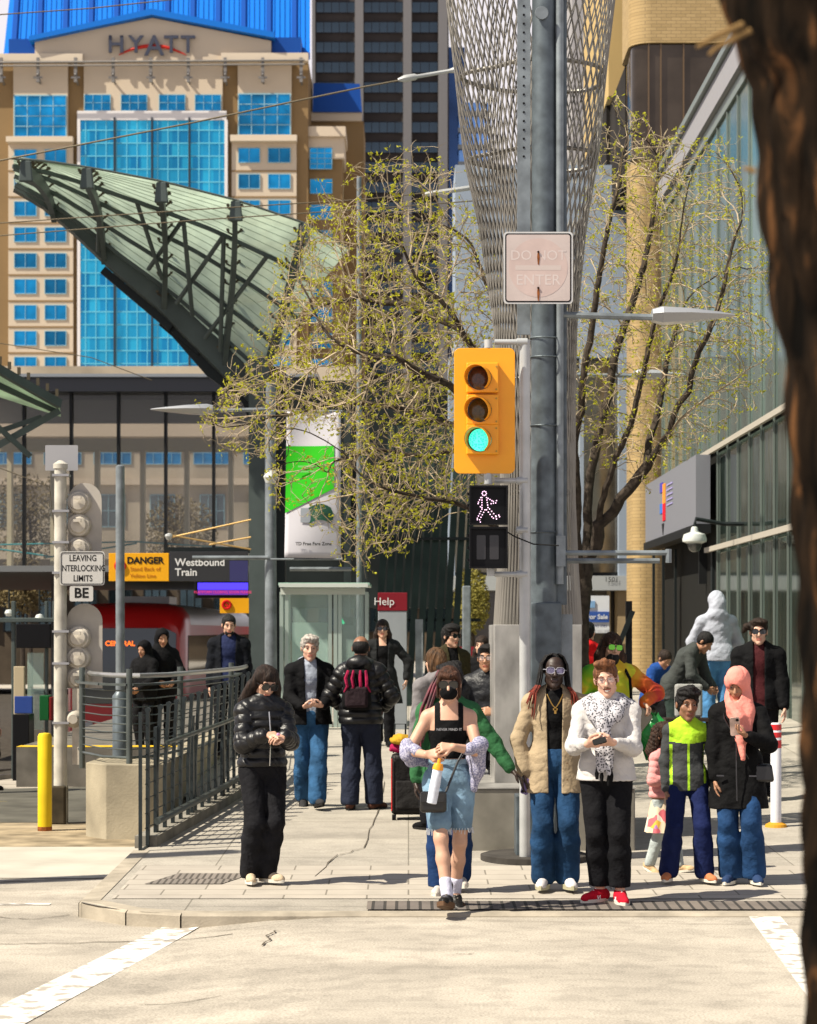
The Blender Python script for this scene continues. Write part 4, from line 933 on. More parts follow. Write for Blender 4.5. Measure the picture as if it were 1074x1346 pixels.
# long green glass wall
GX = 5.6
gw = thing('glass_wall_building', 'long green glass wall with slim fins receding along the right side', 'building', (GX, 35, .5))
LV = [(.62, 3.46), (3.52, 5.22), (5.30, 11.1)]
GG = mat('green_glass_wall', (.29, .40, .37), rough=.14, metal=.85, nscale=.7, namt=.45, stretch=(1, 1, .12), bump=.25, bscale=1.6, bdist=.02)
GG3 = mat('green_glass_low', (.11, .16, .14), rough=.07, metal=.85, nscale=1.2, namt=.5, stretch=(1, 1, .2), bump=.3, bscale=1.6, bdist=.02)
FIN = mat('fin_grey', (.17, .20, .18), rough=.4, metal=.4)
yy = [50.2-1.28*i for i in range(22)]
for li, (za, zb) in enumerate(LV):
    for a, b_ in zip(yy, yy[1:]):
        if li == 0 and a > 41.3 : continue
        if li == 1 and a > 42.5: continue
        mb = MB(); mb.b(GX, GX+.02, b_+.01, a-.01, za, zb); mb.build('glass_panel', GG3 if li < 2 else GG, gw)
for a in yy: 
    mb = MB(); mb.b(GX-.035, GX-.005, a-.016, a+.016, .6 if a < 41.3 else 5.3, 11.1); mb.build('fin', FIN, gw)
for za in (3.49, 5.26): mb = MB(); mb.b(GX-.16, GX-.1, 23, 50.2 if za > 5 else 42, za-.045, za+.045); mb.build('rail', mat('rail_tan', (.36, .33, .28), rough=.5), gw)
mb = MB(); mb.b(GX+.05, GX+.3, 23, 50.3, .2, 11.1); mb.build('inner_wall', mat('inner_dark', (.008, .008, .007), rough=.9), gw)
for z0, z1_, d_, m in ((11.12, 11.35, .05, FIN), (11.36, 11.62, .14, mat('parapet_lilac', (.24, .235, .25), rough=.6)), (11.63, 11.95, .10, mat('parapet_lilac', (.24, .235, .25))), (11.97, 12.1, .18, FIN)):
    mb = MB(); mb.b(GX-d_, GX+.4, 23, 50.6, z0, z1_); mb.build('parapet', m, gw)
mb = MB(); mb.b(GX, GX+1.2, 42.1, 42.3, .5, 3.5); mb.build('jamb', GS2, gw)
# entrance sign box
sn = thing('fascia_sign', 'white box sign with a coloured stripe emblem on the green glass wall', 'sign', (GX-.4, 46, 3.9))
mb = MB(); mb.b(GX-.40, GX-.14, 41.3, 50.1, 3.95, 5.2); mb.build('sign_box', mat('sign_white', (.17, .175, .20), rough=.5), sn)
mb = MB(); mb.b(GX-.43, GX-.14, 41.2, 50.2, 3.78, 3.94); mb.build('sign_frame', mat('dark_frame', (.01, .011, .012)), sn)
for k, (c_, z0, z1_) in enumerate((((.75, .25, .03), 4.6, 5.0), ((.55, .01, .02), 4.25, 4.6), ((.06, .05, .35), 4.85, 5.05), ((.03, .15, .5), 4.42, 4.62))):
    mb = MB(); mb.b(GX-.415, GX-.402, 46.6-(.45 if k < 2 else -.0), 46.6+(.0 if k < 2 else .5), z0, z1_); mb.build('emblem_stripe', mat('emblem_%d' % k, c_, rough=.5), sn)
for k in range(5): mb = MB(); mb.b(GX-.414, GX-.402, 44.9+.0*k, 45.9, 4.95-.1*k-.03, 4.95-.1*k); mb.build('emblem_line', mat('emblem_lilac', (.30, .27, .50), rough=.5), sn)
mb = MB(); mb.prism([(46.75, 4.2), (46.4, 4.2), (46.58, 3.97)], GX-.414, GX-.402, axes='YZ'); mb.build('emblem_point', DKF, sn)
mb = MB(); mb.b(GX-.1, GX+1.6, 43.2, 43.3, 2.9, 3.75); t_ = thing('recess_panel', 'black panel in place of the dark recess over the doorway under the white box sign', 'panel', (GX+.5, 43.2, 2.9)); mb.build('panel', DKF, t_)  # darkness of the recess over the doorway, put in as a black panel
for a in (5.05, 5.25, 5.5): mb = MB(); mb.b(a, a+.05, 47.2, 47.3, .5, 3.7); tag(mb.build('entrance_post', GS2), 'slim dark upright of the entrance beside the brick column, %s of three' % {5.05: 'leftmost', 5.25: 'middle', 5.5: 'rightmost'}[a], 'post')
# dome camera
c = Vector((X(913, 38.), 38, Z(712, 38.))); t_ = thing('dome_camera', 'white security dome camera on a bracket under the box sign', 'camera', tuple(c))
mb = MB(); mb.lathe([(.02, .26), (.05, .24), (.07, .16), (.18, .12), (.205, .04), (.20, .0), (.13, -.03)], c=c, n=24); mb.build('housing', mat('cam_white', (.5, .52, .5), rough=.4), t_, smooth=True)
mb = MB(); mb.lathe([(.12, -.03), (.12, -.07), (.09, -.14), (.04, -.17), (.0, -.175)], c=c, n=20, cap=False); mb.build('dome', mat('cam_dome', (.05, .05, .05), rough=.05, spec=.9), t_, smooth=True)
mb = MB(); mb.tube([c+Vector((0, 0, .25)), c+Vector((.02, 0, .38)), c+Vector((.5, .1, .30)), c+Vector((GX-c.x, .1, .30))], .035, 8); mb.build('bracket', GS2, t_)
# ================================================================ steel lattice sculpture
CXs, CYs = X(707, 21.4), 21.4
STEEL = mat('brushed_steel', (.36, .35, .33), rough=.38, metal=.45, nscale=5, namt=.35, detail=8, bump=.1, bscale=30, stretch=(1, 1, .5))
LAT = mat('lattice_steel', (.225, .21, .185), rough=.42, metal=.45, nscale=1.5, namt=.2)
sc = thing('steel_lattice_sculpture', 'tall twisted funnel of pale steel strips standing on a steel plinth', 'sculpture', (CXs, CYs, .07))
prof = [(2.07, .41), (2.6, .375), (3.28, .345), (4.2, .355), (4.92, .39), (5.78, .49), (6.42, .61), (7.2, .69), (7.92, .78), (8.9, .88), (9.6, .93)]
pz, pr = zip(*prof)
def lat(th, z, fam):
    u = max(0, (z-3.6)/6.0); tw_ = fam*(1.75*u**1.15)+fam*.16*(z-2)/7
    a = th+tw_; r = np.interp(z, pz, pr)
    r *= 1+.085*min(1, u*3)*math.cos(3*a+1.1+z*.35)+.05*min(1, u*2)*math.cos(5*a-z*.5)
    return (CXs+math.cos(a)*r, CYs+math.sin(a)*r, z)
mb = MB(); NS = 66; zz = np.linspace(2.06, 9.5, 46)
for fam in (-1, 1):
    for k in range(NS): mb.tube([lat(2*math.pi*(k+.25*(fam+1))/NS, z, fam) for z in zz], [.0078 for z in zz], 4, cap=False)
mb.build('lattice', LAT, sc, smooth=True)
for z in (3.3, 4.35, 6.42, 7.2, 8.3):
    mb = MB(); pts = [lat(2*math.pi*k/48, z, 0) for k in range(48)]; pts = [(CXs+(p[0]-CXs)*.93, CYs+(p[1]-CYs)*.93, p[2]) for p in pts]; mb.tube(pts, .020, 6, closed=True); mb.build('hoop', LAT, sc, smooth=True)
for k in range(3):
    a = 2.1*k+.5; mb = MB(); mb.tube([(CXs+.16*math.cos(a+z*.25), CYs+.16*math.sin(a+z*.25), z) for z in np.linspace(2.0, 9.3, 14)], .03, 8); mb.build('inner_post', LAT, sc, smooth=True)
y0 = 20.65
mb = MB(); mb.b(X(650, y0), X(765, y0), y0, y0+1.45, .63, Z(821, y0)); mb.build('upper_plinth', STEEL, sc, bevel=.006)
mb = MB(); mb.b(X(697, y0)-.004, X(697, y0)+.004, y0-.003, y0+.01, .64, Z(822, y0)); mb.build('plinth_joint', GS2, sc)
y0 = 20.0
mb = MB(); mb.b(X(614, y0), X(835, y0), y0, y0+2.5, .0, Z(1037, y0)); mb.build('lower_plinth', mat('plinth_steel', (.25, .235, .20), rough=.5, metal=.45, nscale=3, namt=.3, detail=8), sc, bevel=.012)
mb = MB(); mb.b(X(614, y0)-.01, X(835, y0)+.01, y0-.012, y0+2.5, Z(1037, y0)+.0005, Z(1037, y0)+.012); mb.build('plinth_cap', STEEL, sc)

# ================================================================ galvanised mast
MY = 19.35
GAL = mat('galvanised', (.18, .205, .22), rough=.45, metal=.35, nscale=7, namt=.30, detail=6, bump=.12, bscale=25)
GALD = mat('galvanised_dark', (.085, .105, .118), rough=.45, metal=.35, nscale=8, namt=.35, detail=6)
ma = thing('utility_mast', 'massive galvanised steel mast with perforated side flanges rising behind the traffic signal', 'mast', (X(716, MY), MY, .05))
zb = gz(X(716, MY), MY); xm = X(716, MY); zt = 8.6; z79 = Z(792, MY)
mb = MB(); mb.lathe([(.115, z79), (.105, 5.0), (.098, zt)], c=(X(715, MY), MY, 0), n=28); mb.build('shaft', GALD, ma, smooth=True)
mb = MB(); mb.lathe([(.035, 2.4), (.035, zt)], c=(X(735, MY), MY-.05, 0), n=12); mb.build('conduit', GAL, ma, smooth=True)
for a, b_, zl in ((680, 697, Z(440, MY)), (727, 745, Z(795, MY))):
    mb = MB(); x0, x1 = X(a, MY), X(b_, MY); mb.b(x0, x1, MY-.01, MY+.02, zl, zt); f_ = mb.build('flange', GAL if a < 700 else GALD, ma)
    mb = MB()
    for k in range(34):
        z = zt-.10-.075*k; mb.lathe([(.010, -.014), (.010, -.009)], c=((x0+x1)/2+.0, MY, z), n=8, axis='Y')
    mb.build('bolt_holes', mat('bolt_hole', (.004, .004, .005)), f_)
mb = MB(); mb.b(X(697, MY), X(737, MY), MY-.14, MY+.14, zb+.05, z79); mb.build('base_box', GALD, ma, bevel=.01)
mb = MB(); mb.b(X(736.5, MY), X(752, MY), MY-.05, MY+.12, zb+.05, z79-.10); mb.build('base_fin', GAL, ma)
mb = MB(); mb.b(X(677, MY), X(700, MY), MY-.20, MY+.15, zb, .62); mb.build('base_cabinet', GALD, ma, bevel=.008)
mb = MB(); mb.lathe([(.46, .0), (.46, .05), (.42, .062)], c=(X(703, MY), MY+.02, zb), n=32); mb.build('base_ring', mat('base_rubber', (.05, .045, .04), rough=.9, nscale=6, namt=.3), ma)
for z in (Z(445, MY), Z(470, MY), Z(560, MY), Z(700, MY)): mb = MB(); mb.tube([(X(716, MY)+math.cos(a)*.124, MY+math.sin(a)*.124, z) for a in np.linspace(0, 6.283, 25)[:-1]], .006, 5, closed=True); mb.build('strap', GALD, ma)
mb = MB(); mb.lathe([(.055, -.03), (.058, -.02), (.05, -.0)], c=(X(711, MY), MY-.10, Z(22, MY)), n=18, axis='Y'); mb.build('handhole_cover', GAL, ma, smooth=True)
def lamp_arm(parent, x0, x1, xt, y, pz_, s=1, tilt=.02):
    z = pz_; mb = MB(); mb.tube([(x0, y, z), (x1, y, z-tilt)], .028, 8); mb.build('lamp_arm', GAL, parent, smooth=True)
    L = xt-x1; hd = MB(); pts = []
    for t, w_, h_ in ((0, .10, .05), (.12, .16, .075), (.45, .17, .06), (.8, .09, .03), (1, .01, .008)): pts.append((x1+L*t, w_, h_))
    o = len(hd.v)
    for (x, w_, h_) in pts:
        for a, b_ in ((-1, 0), (-.7, .7), (0, 1), (.7, .7), (1, 0), (.55, -1), (-.55, -1)): hd.v.append((x, y+a*w_, z-tilt+.02+b_*h_))
    n = 7
    for i in range(len(pts)-1):
        for k in range(n): k2 = (k+1) % n; hd.f.append((o+i*n+k, o+i*n+k2, o+(i+1)*n+k2, o+(i+1)*n+k)); hd.m.append(1 if k == 5 else 0)
    hd.f.append(tuple(range(o, o+n))); hd.m.append(0); hd.build('lamp_head', [mat('lamp_grey', (.34, .35, .37), rough=.4, metal=.4), mat('lamp_lens', (.5, .5, .5), rough=.2)], parent, smooth=True, angle=25)
lamp_arm(ma, X(740, MY), X(857, MY), X(966, MY), MY, Z(414, MY))
for py_, xe in ((727, 880), (737, 868)): mb = MB(); mb.tube([(X(735, MY), MY-.05 if py_ < 730 else MY+.05, Z(py_, MY)), (X(xe, MY), MY-.05 if py_ < 730 else MY+.05, Z(py_, MY))], .022, 8); mb.build('banner_arm', GAL, ma, smooth=True)
mb = MB(); mb.b(X(730, MY), X(742, MY), MY-.14, MY-.10, Z(745, MY), Z(705, MY)); mb.build('clamp_plate', GAL, ma); mb = MB(); mb.tube([(X(878, MY), MY-.05, Z(722, MY)), (X(878, MY), MY-.05, Z(740, MY))], .026, 8); mb.build('arm_end', GAL, ma)
def street_lamp(px, Y, py, xe, xt, label):
    t = thing('street_lamp', label, 'street lamp', (X(px, Y), Y, gz(X(px, Y), Y)), group='street lamps over the pavement')
    mb = MB(); z = Z(py, Y); mb.lathe([(.09, gz(X(px, Y), Y)), (.065, z+.4)], c=(X(px, Y), Y, 0), n=14); mb.build('pole', GAL, t, smooth=True); lamp_arm(t, X(px, Y), X(xe, Y), X(xt, Y), Y, z); return t
street_lamp(723, 30.5, 492, 833, 900, 'grey street lamp mostly hidden by the mast, its blade head just right of it')
l2 = street_lamp(356, 31.0, 538, 282, 198, 'grey street lamp with a blade head pointing left in front of the station glass')
mb = MB(); mb.lathe([(.0, .10), (.07, .08), (.10, 0), (.07, -.08), (.0, -.10)], c=(X(356, 30.8), 30.8, Z(627, 30.8)), n=14, cap=False); mb.build('round_housing', mat('cam_white', (.5, .52, .5)), l2, smooth=True)
for a, b_, py_ in ((253, 352, 733), (381, 462, 748)): mb = MB(); mb.tube([(X(a, 30.9), 30.9, Z(py_, 30.9)), (X(b_, 30.9), 30.9, Z(py_, 30.9))], .028, 8); mb.build('banner_arm', GAL, l2, smooth=True)
# ================================================================ signal pole and signals
PX, PY = X(690, 19.05), 19.05
sp = thing('signal_pole', 'slim white grey signal pole strapped along the left of the mast', 'pole', (PX, PY, .05))
WG = mat('pale_pole', (.42, .43, .43), rough=.45, metal=.3, nscale=4, namt=.15)
mb = MB(); mb.lathe([(.046, .05), (.046, Z(447, PY))], c=(PX, PY, 0), n=18); mb.build('shaft', WG, sp, smooth=True)
for py_ in (450, 632, 697, 755):
    mb = MB(); xe = X(650 if py_ != 697 else 678, PY); mb.tube([(xe, PY-.02, Z(py_, PY)), (PX, PY-.02, Z(py_, PY))], .024, 10); mb.tube([(PX-.07, PY-.02, Z(py_, PY)), (PX+.02, PY-.02, Z(py_, PY))], .033, 10); mb.build('bracket', WG, sp, smooth=True)
mb = MB(); mb.tube([(X(667, PY), PY-.05, Z(700, PY)), (X(676, PY), PY-.1, Z(706, PY)), (X(700, PY), PY-.13, Z(716, PY)), (X(733, PY), PY-.15, Z(718, PY))], .006, 6); mb.build('signal_cable', mat('black_rubber', (.01, .01, .01), rough=.6), sp, smooth=True)
TYL = mat('signal_yellow', (.82, .33, .004), rough=.45, nscale=3, namt=.05)
def rr(cx, cz, w_, h_, r, n=6):
    P = []
    for sx, sz_, a0 in ((1, 1, 0), (-1, 1, 90), (-1, -1, 180), (1, -1, 270)):
        for i in range(n+1): a = R(a0+90*i/n); P.append((cx+sx*(w_/2-r)+r*math.cos(a), cz+sz_*(h_/2-r)+r*math.sin(a)))
    return P
SYY = 18.95
tsn = thing('traffic_signal', 'yellow traffic signal showing a green light on the pole', 'traffic light', (X(637, SYY), SYY, Z(540, SYY)))
cx, cz = X(637, SYY), Z(540, SYY)
mb = MB(); mb.prism(rr(cx, cz, X(677, SYY)-X(597, SYY), Z(457, SYY)-Z(622, SYY), .05), SYY, SYY+.012); mb.build('backboard', TYL, tsn, bevel=.003)
for k, (py_, lc) in enumerate(((498, (.05, .018, .010)), (540, (.055, .038, .008)), (579, (.0, .85, .52)))):
    z = Z(py_, SYY); mb = MB(); mb.b(X(613, SYY), X(655, SYY), SYY-.07, SYY-.001, z-.120, z+.128); ho = mb.build('signal_housing', TYL, tsn, bevel=.008)
    lx = X(630, SYY); mb = MB(); mb.lathe([(.100, -.078), (.100, -.071)], c=(lx, SYY, z), n=28, axis='Y'); mb.build('lens_recess', mat('lens_black', (.006, .006, .006), rough=.4), ho)
    ln = MB(); ln.lathe([(.0, -.098), (.04, -.096), (.07, -.09), (.093, -.079)], c=(lx+.004, SYY, z-.002), n=28, axis='Y', cap=False)
    if k < 2: ln.build('lens', mat('lens_%d' % k, lc, rough=.15, nscale=60, namt=.3), ho, smooth=True)
    else: ln.build('lens', ramp_mat('lens_green', (1, 1, 1), [(.25, (.0, .62, .36)), (.7, (.25, 1., .72))], kind='voronoi', scale=60), ho, smooth=True)
    mb = MB()      # visor: open tube, longer at the top, pointing left of the camera
    N = 26
    def vis(u, v):
        a = math.radians(-55+290*u); L = .17*(.35+.65*max(0, math.sin(a)*.5+.5)); y = -.072-L*v
        return (lx+.102*math.cos(a)-.04*v*(L/.17)-.004, SYY+y, z+.102*math.sin(a)-.006*v)
    mb.grid(vis, N, 4); vo = mb.build('visor', [TYL], ho, smooth=True); md = vo.modifiers.new('thick', 'SOLIDIFY'); md.thickness = .004
    for zz_ in (-.095, .095): mb = MB(); mb.lathe([(.008, -.082), (.008, -.07)], c=(X(652, SYY), SYY, z+zz_), n=8, axis='Y'); mb.build('latch', mat('latch_brass', (.4, .25, .05), rough=.5), ho)
lg = bpy.data.materials['lens_green']; nb = lg.node_tree.nodes['Principled BSDF']; nb.inputs['Emission Color'].default_value = (.02, .9, .50, 1); nb.inputs['Emission Strength'].default_value = .75
mb = MB(); mb.tube([(X(643, SYY), SYY+.02, Z(457, SYY)), (X(643, SYY), SYY+.02, Z(447, SYY))], .035, 10); mb.tube([(X(641, SYY), SYY+.02, Z(622, SYY)), (X(641, SYY), SYY+.02, Z(637, SYY))], .035, 10)
for q, (a, b_) in enumerate(((457, 446), (622, 636))): mb = MB(); mb.tube([(X(642, SYY), SYY+.03, Z(a, SYY)), (X(642, SYY), SYY+.03, Z(b_, SYY))], .034, 10); mb.build('mount_hub', WG, tsn, smooth=True)
# pedestrian signal
pd = thing('pedestrian_signal', 'black pedestrian signal with a lit white walking figure', 'pedestrian signal', (X(642, SYY), SYY, Z(693, SYY)))
BP = mat('signal_black', (.004, .004, .005), rough=.4, spec=.15)
for nm, a, b_ in (('walk_unit', 640, 690), ('countdown_unit', 694, 747)):
    z0, z1_ = Z(b_, SYY), Z(a, SYY); x0, x1 = X(617, SYY), X(666, SYY); mb = MB(); mb.b(x0, x1, SYY-.10, SYY+.02, z0, z1_); hu = mb.build(nm, BP, pd, bevel=.006)
    for r in ((x0-.004, x1+.004, z1_-.012, z1_+.004), (x0-.004, x1+.004, z0-.004, z0+.012), (x0-.004, x0+.012, z0+.013, z1_-.013), (x1-.012, x1+.004, z0+.013, z1_-.013)): mb = MB(); mb.b(r[0], r[1], SYY-.15, SYY-.101, r[2], r[3]); mb.build('hood_edge', BP, hu)
    for zz_ in (.2, .5, .8): mb = MB(); mb.b(x0-.02, x0-.004, SYY-.08, SYY-.05, z0+(z1_-z0)*zz_-.012, z0+(z1_-z0)*zz_+.012); mb.build('hinge_lug', BP, hu)
dots = MB()
def dotline(p0, p1, n):
    for i in range(n):
        t = i/max(1, n-1); a = p0[0]+(p1[0]-p0[0])*t; b_ = p0[1]+(p1[1]-p0[1])*t; dots.lathe([(.0052, -.106), (.0052, -.102)], c=(X(a, SYY), SYY, Z(b_, SYY)), n=6, axis='Y')
for a in np.linspace(0, 6.283, 9)[:-1]: dotline((636+2.8*math.cos(a), 649.5+2.8*math.sin(a)), (636+2.8*math.cos(a), 649.5+2.8*math.sin(a)), 1)
for s_ in [((631.5, 655), (628.5, 661), 3), ((628, 663), (631, 667), 2), ((633, 655), (633, 668), 5), ((639, 655), (641, 668), 5), ((641, 656), (646, 659), 3), ((648, 660), (652, 659), 2), ((651, 662), (645, 663), 3), ((633, 670), (627, 682), 5), ((637, 671), (630, 684), 5), ((627, 684), (631, 687), 2), ((639, 671), (646, 680), 4), ((643, 670), (651, 679), 4), ((648, 682), (655, 678), 3), ((652, 683), (656, 680), 2)]: dotline(*s_)
dots.build('walking_figure', mat('led_white', (1., .62, .86), emit=1.1), [o for o in pd.children if o.name.startswith('walk_unit')][0])
cu_ = [o for o in pd.children if o.name.startswith('countdown_unit')][0]
for a in (626, 643): mb = MB(); mb.prism(rr(X(a+6, SYY), Z(720, SYY), .075, .20, .01), SYY-.103, SYY-.1005); mb.build('digit_panel', mat('digit_dark', (.022, .021, .023), rough=.3), cu_)
mb = MB(); mb.tube([(X(645, SYY), SYY, Z(747, SYY)), (X(645, SYY), SYY, Z(757, SYY))], .032, 10); mb.build('mount_hub', WG, pd, smooth=True)
# faded do not enter sign
y_ = 19.0; dn = thing('faded_road_sign', 'square faded do not enter sign with rust streaks on the mast', 'sign', (X(707, y_), y_, Z(352, y_)))
cx, cz, w_ = X(707.5, y_), Z(352, y_), X(753, y_)-X(662, y_)
mb = MB(); mb.prism(rr(cx, cz, w_, w_*1.04, .03), y_, y_+.006); pl_ = mb.build('plate', mat('sign_edge', (.50, .50, .50), rough=.5), dn)
mb = MB(); mb.prism(rr(cx, cz, w_-.026, w_*1.04-.026, .025), y_-.002, y_-.0005); mb.build('black_border', mat('black_paint', (.01, .01, .01)), dn)
mb = MB(); mb.prism(rr(cx, cz, w_-.048, w_*1.04-.048, .02), y_-.004, y_-.0025); mb.build('face', mat('faded_white', (.47, .40, .38), rough=.55, nscale=5, namt=.07), dn)
mb = MB(); mb.lathe([(.245, -.0052), (.245, -.0045)], c=(cx, y_, cz), n=48, axis='Y'); mb.build('faded_disc', mat('faded_pink', (.47, .37, .345), rough=.55, nscale=4, namt=.10), dn)
mb = MB(); mb.b(cx-.19, cx+.19, y_-.0060, y_-.0056, cz-.02, cz+.02); mb.build('pale_bar', mat('faded_pale', (.48, .41, .385), rough=.6), dn)
FT = mat('faded_letter', (.54, .47, .45), rough=.6); text('DO NOT', .115, (cx, y_-.0058, cz+.10), FT, dn, ext=.0002); text('ENTER', .125, (cx, y_-.0058, cz-.105), FT, dn, ext=.0002)
RU = mat('rust', (.22, .07, .02), rough=.9, nscale=20, namt=.5)
for dz in (.13, -.17):
    mb = MB(); mb.prism([(cx-.006, cz+dz), (cx+.008, cz+dz), (cx+.012, cz+dz-.05), (cx+.004, cz+dz-.11), (cx-.004, cz+dz-.10), (cx-.010, cz+dz-.04)], y_-.0085, y_-.0075); mb.build('rust_streak', RU, dn)
    mb = MB(); mb.lathe([(.010, -.016), (.008, -.006)], c=(cx, y_, cz+dz), n=10, axis='Y'); mb.build('bolt', mat('rust_dark', (.03, .012, .008), rough=.8), dn)
# ================================================================ banner, shelter, help point, slats
y_ = 30.6; bn = thing('street_banner', 'tall white banner with a green panel hanging from the lamp pole', 'banner', (X(412, y_), y_, Z(540, y_)))
WB = mat('banner_white', (.50, .49, .53), rough=.8, nscale=2, namt=.05)
def bsh(u, v, a, b_, c, d, off=0): px = a+(b_-a)*u-(5*v if a < 380 else 5*v*(px_l(u))); return (X(a+(b_-a)*u-4*v*(1-u), y_), y_-off+.05*math.sin(u*3+v*4), Z(c+(d-c)*v+2*u*0, y_))
bs = lambda u, v: (X(377+71*u-3*v*(1-u), y_), y_+.05*math.sin(u*3+v*4), Z(541+(192+1*u)*v, y_))
mb = MB(); mb.grid(bs, 12, 24); o_ = mb.build('cloth', WB, bn, smooth=True); md = o_.modifiers.new('thick', 'SOLIDIFY'); md.thickness = .006
mb = MB(); mb.grid(lambda u, v: (lambda p: (p[0], p[1]-.012, p[2]))(bs(.0+.88*u, .235+(.46-.17*u)*v)), 10, 12); mb.build('green_panel', mat('banner_green', (.03, .42, .012), rough=.8), bn, smooth=True)
mb = MB(); mb.grid(lambda u, v: (lambda p: (p[0], p[1]-.018, p[2]))(bs(.42+.40*u+.05*math.sin(v*3), .66+.11*v-.03*math.sin(u*3))), 8, 8); mb.build('armchair_picture', mat('banner_teal', (.02, .07, .045), rough=.8, nscale=5, namt=.5), bn)
mb = MB(); mb.grid(lambda u, v: (lambda p: (p[0], p[1]-.016, p[2]))(bs(.28+.18*u, .66+.10*v)), 4, 4); mb.build('grey_picture', mat('banner_grey', (.22, .24, .27), rough=.8), bn)
for zz_, s_ in ((.375, .045), (.41, .045)): 
    q = bs(.45, zz_); mb = MB(); mb.b(q[0]-.17, q[0]+.20, q[1]-.022, q[1]-.020, q[2]-.012, q[2]+.012); mb.build('printed_line', mat('pale_green', (.2, .55, .16)), bn)
q = bs(.52, .905); text('TD Free Fare Zone', .062, (q[0], q[1]-.035, q[2]), mat('black_paint', (.01, .01, .01)), bn, bold=.0015, sx=.98, rot=(R(90), R(0), 0))
for py_ in (540, 735): mb = MB(); mb.tube([(X(356, y_+.05), y_+.05, Z(py_, y_)), (X(450, y_), y_+.03, Z(py_, y_))], .015, 6); mb.build('rod', GAL, bn)
y_ = 35.5; shs = thing('glass_shelter', 'small glass shelter with a pale green glass roof', 'shelter', (X(425, y_), y_, .5))
TGL = mat('shelter_glass', (.45, .62, .55), rough=.06, alpha=.28, spec=.9, metal=.0); ALU = mat('shelter_alu', (.36, .44, .40), rough=.4, metal=.4)
zt_ = Z(768, y_)
for q, (a, b_) in enumerate(((373, 432), (438, 478))): mb = MB(); mb.b(X(a, y_), X(b_, y_), y_, y_+.015, .6, zt_-.15); mb.build('glass_pane', TGL, shs)
for x__ in (372, 480): mb = MB(); mb.b(X(x__, y_)-.008, X(x__, y_)+.008, y_+.1, y_+1.6, .6, zt_-.15); mb.build('glass_pane', TGL, shs)
for a in (370, 377, 434, 441, 447, 482): mb = MB(); mb.b(X(a, y_)-.028, X(a, y_)+.028, y_-.03, y_+.03, .45, zt_-.12); mb.build('post', ALU, shs)
for a in (372, 440, 480): mb = MB(); mb.b(X(a, y_)-.03, X(a, y_)+.03, y_+1.6, y_+1.66, .45, zt_-.12); mb.build('post', ALU, shs)
mb = MB(); mb.b(X(367, y_), X(486, y_), y_-.25, y_+1.8, zt_-.02, zt_+.02); mb.build('glass_roof', mat('roof_glass', (.30, .50, .40), rough=.2, spec=.7), shs)
mb = MB(); mb.b(X(369, y_), X(480, y_), y_-.06, y_+.06, zt_-.16, zt_-.06); mb.b(X(368, y_), X(484, y_), y_-.26, y_-.25, zt_-.05, zt_+.01); mb.build('roof_rail', mat('alu_white', (.50, .54, .50), rough=.4), shs)
mb = MB(); mb.b(X(380, y_), X(428, y_), y_+.9, y_+1.0, .5, Z(818, y_)); mb.build('inner_panel', mat('frosted', (.22, .32, .29), rough=.5), shs)
vm = thing('ticket_machine', 'dark ticket machine with a green lit edge inside the glass shelter', 'machine', (X(453, 36.3), 36.3, .5)); mb = MB(); mb.b(X(446, 36.3), X(468, 36.3), 36.3, 36.8, .5, Z(812, 36.3)); mb.build('cabinet', mat('machine_grey', (.10, .11, .11), rough=.5), vm, bevel=.02)
mb = MB(); mb.b(X(452, 36.3), X(464, 36.3), 36.27, 36.3, Z(822, 36.3), Z(811, 36.3)); mb.build('screen', mat('black_gloss', (.01, .01, .01)), vm); mb = MB(); mb.bar((X(446, 36.25), 36.25, Z(810, 36.25)), (X(452, 36.25), 36.25, Z(820, 36.25)), .03, .04); mb.build('lit_edge', mat('led_green', (.02, .6, .25), emit=.8), vm)
y_ = 34.8; hpn = thing('help_point', 'grey help point kiosk with a dark red header reading Help', 'kiosk', (X(515, y_), y_, .5))
mb = MB(); mb.b(X(497, y_), X(535, y_), y_, y_+.35, .5, Z(803, y_)); mb.build('cabinet', mat('kiosk_grey', (.24, .26, .28), rough=.5, nscale=3, namt=.08), hpn, bevel=.01)
mb = MB(); mb.b(X(497, y_)-.005, X(535, y_)+.005, y_-.01, y_+.36, Z(803, y_)+.001, Z(779, y_)); mb.build('header', mat('kiosk_red', (.17, .010, .018), rough=.5), hpn, bevel=.008); text('Help', .165, (X(505, y_), y_-.02, Z(791, y_)), mat('white_letter', (.6, .6, .6)), hpn)
mb = MB(); mb.b(X(546, 34.9), X(556, 34.9), 34.9, 35.1, .5, Z(814, 34.9)); mb.build('side_post', GAL, hpn)
rs = thing('red_notice', 'narrow dark red panel low behind the curly haired man', 'panel', (X(618, 44.), 44, .5)); mb = MB(); mb.b(X(603, 44.), X(628, 44.), 44, 44.1, Z(862, 44.), Z(850, 44.)); mb.build('panel', mat('kiosk_red', (.17, .01, .018)), rs)
mb = MB(); mb.b(X(606, 44.), X(608, 44.), 44, 44.1, .5, Z(862, 44.)); mb.b(X(622, 44.), X(624, 44.), 44, 44.1, .5, Z(862, 44.)); mb.build('legs', GS2, rs)
sw = thing('slatted_screen', 'leaning screen of tall dark green slats behind the help point', 'screen', (X(540, 45.), 45, .5))
for k in range(11):
    xb, xt_ = X(490+11.5*k, 45.), X(512+10.2*k, 45.)+.10; mb = MB(); a = Vector((xb, 45-.5*(k % 2)*0, .3)); b2 = Vector((X(515+11*k, 46.5), 46.5, Z(560, 46.5))); mb.bar(a, b2, .13, .05, up=(0, 1, 0)); mb.build('slat', mat('slat_dark', (.014, .024, .020), rough=.5, nscale=2, namt=.3), sw)
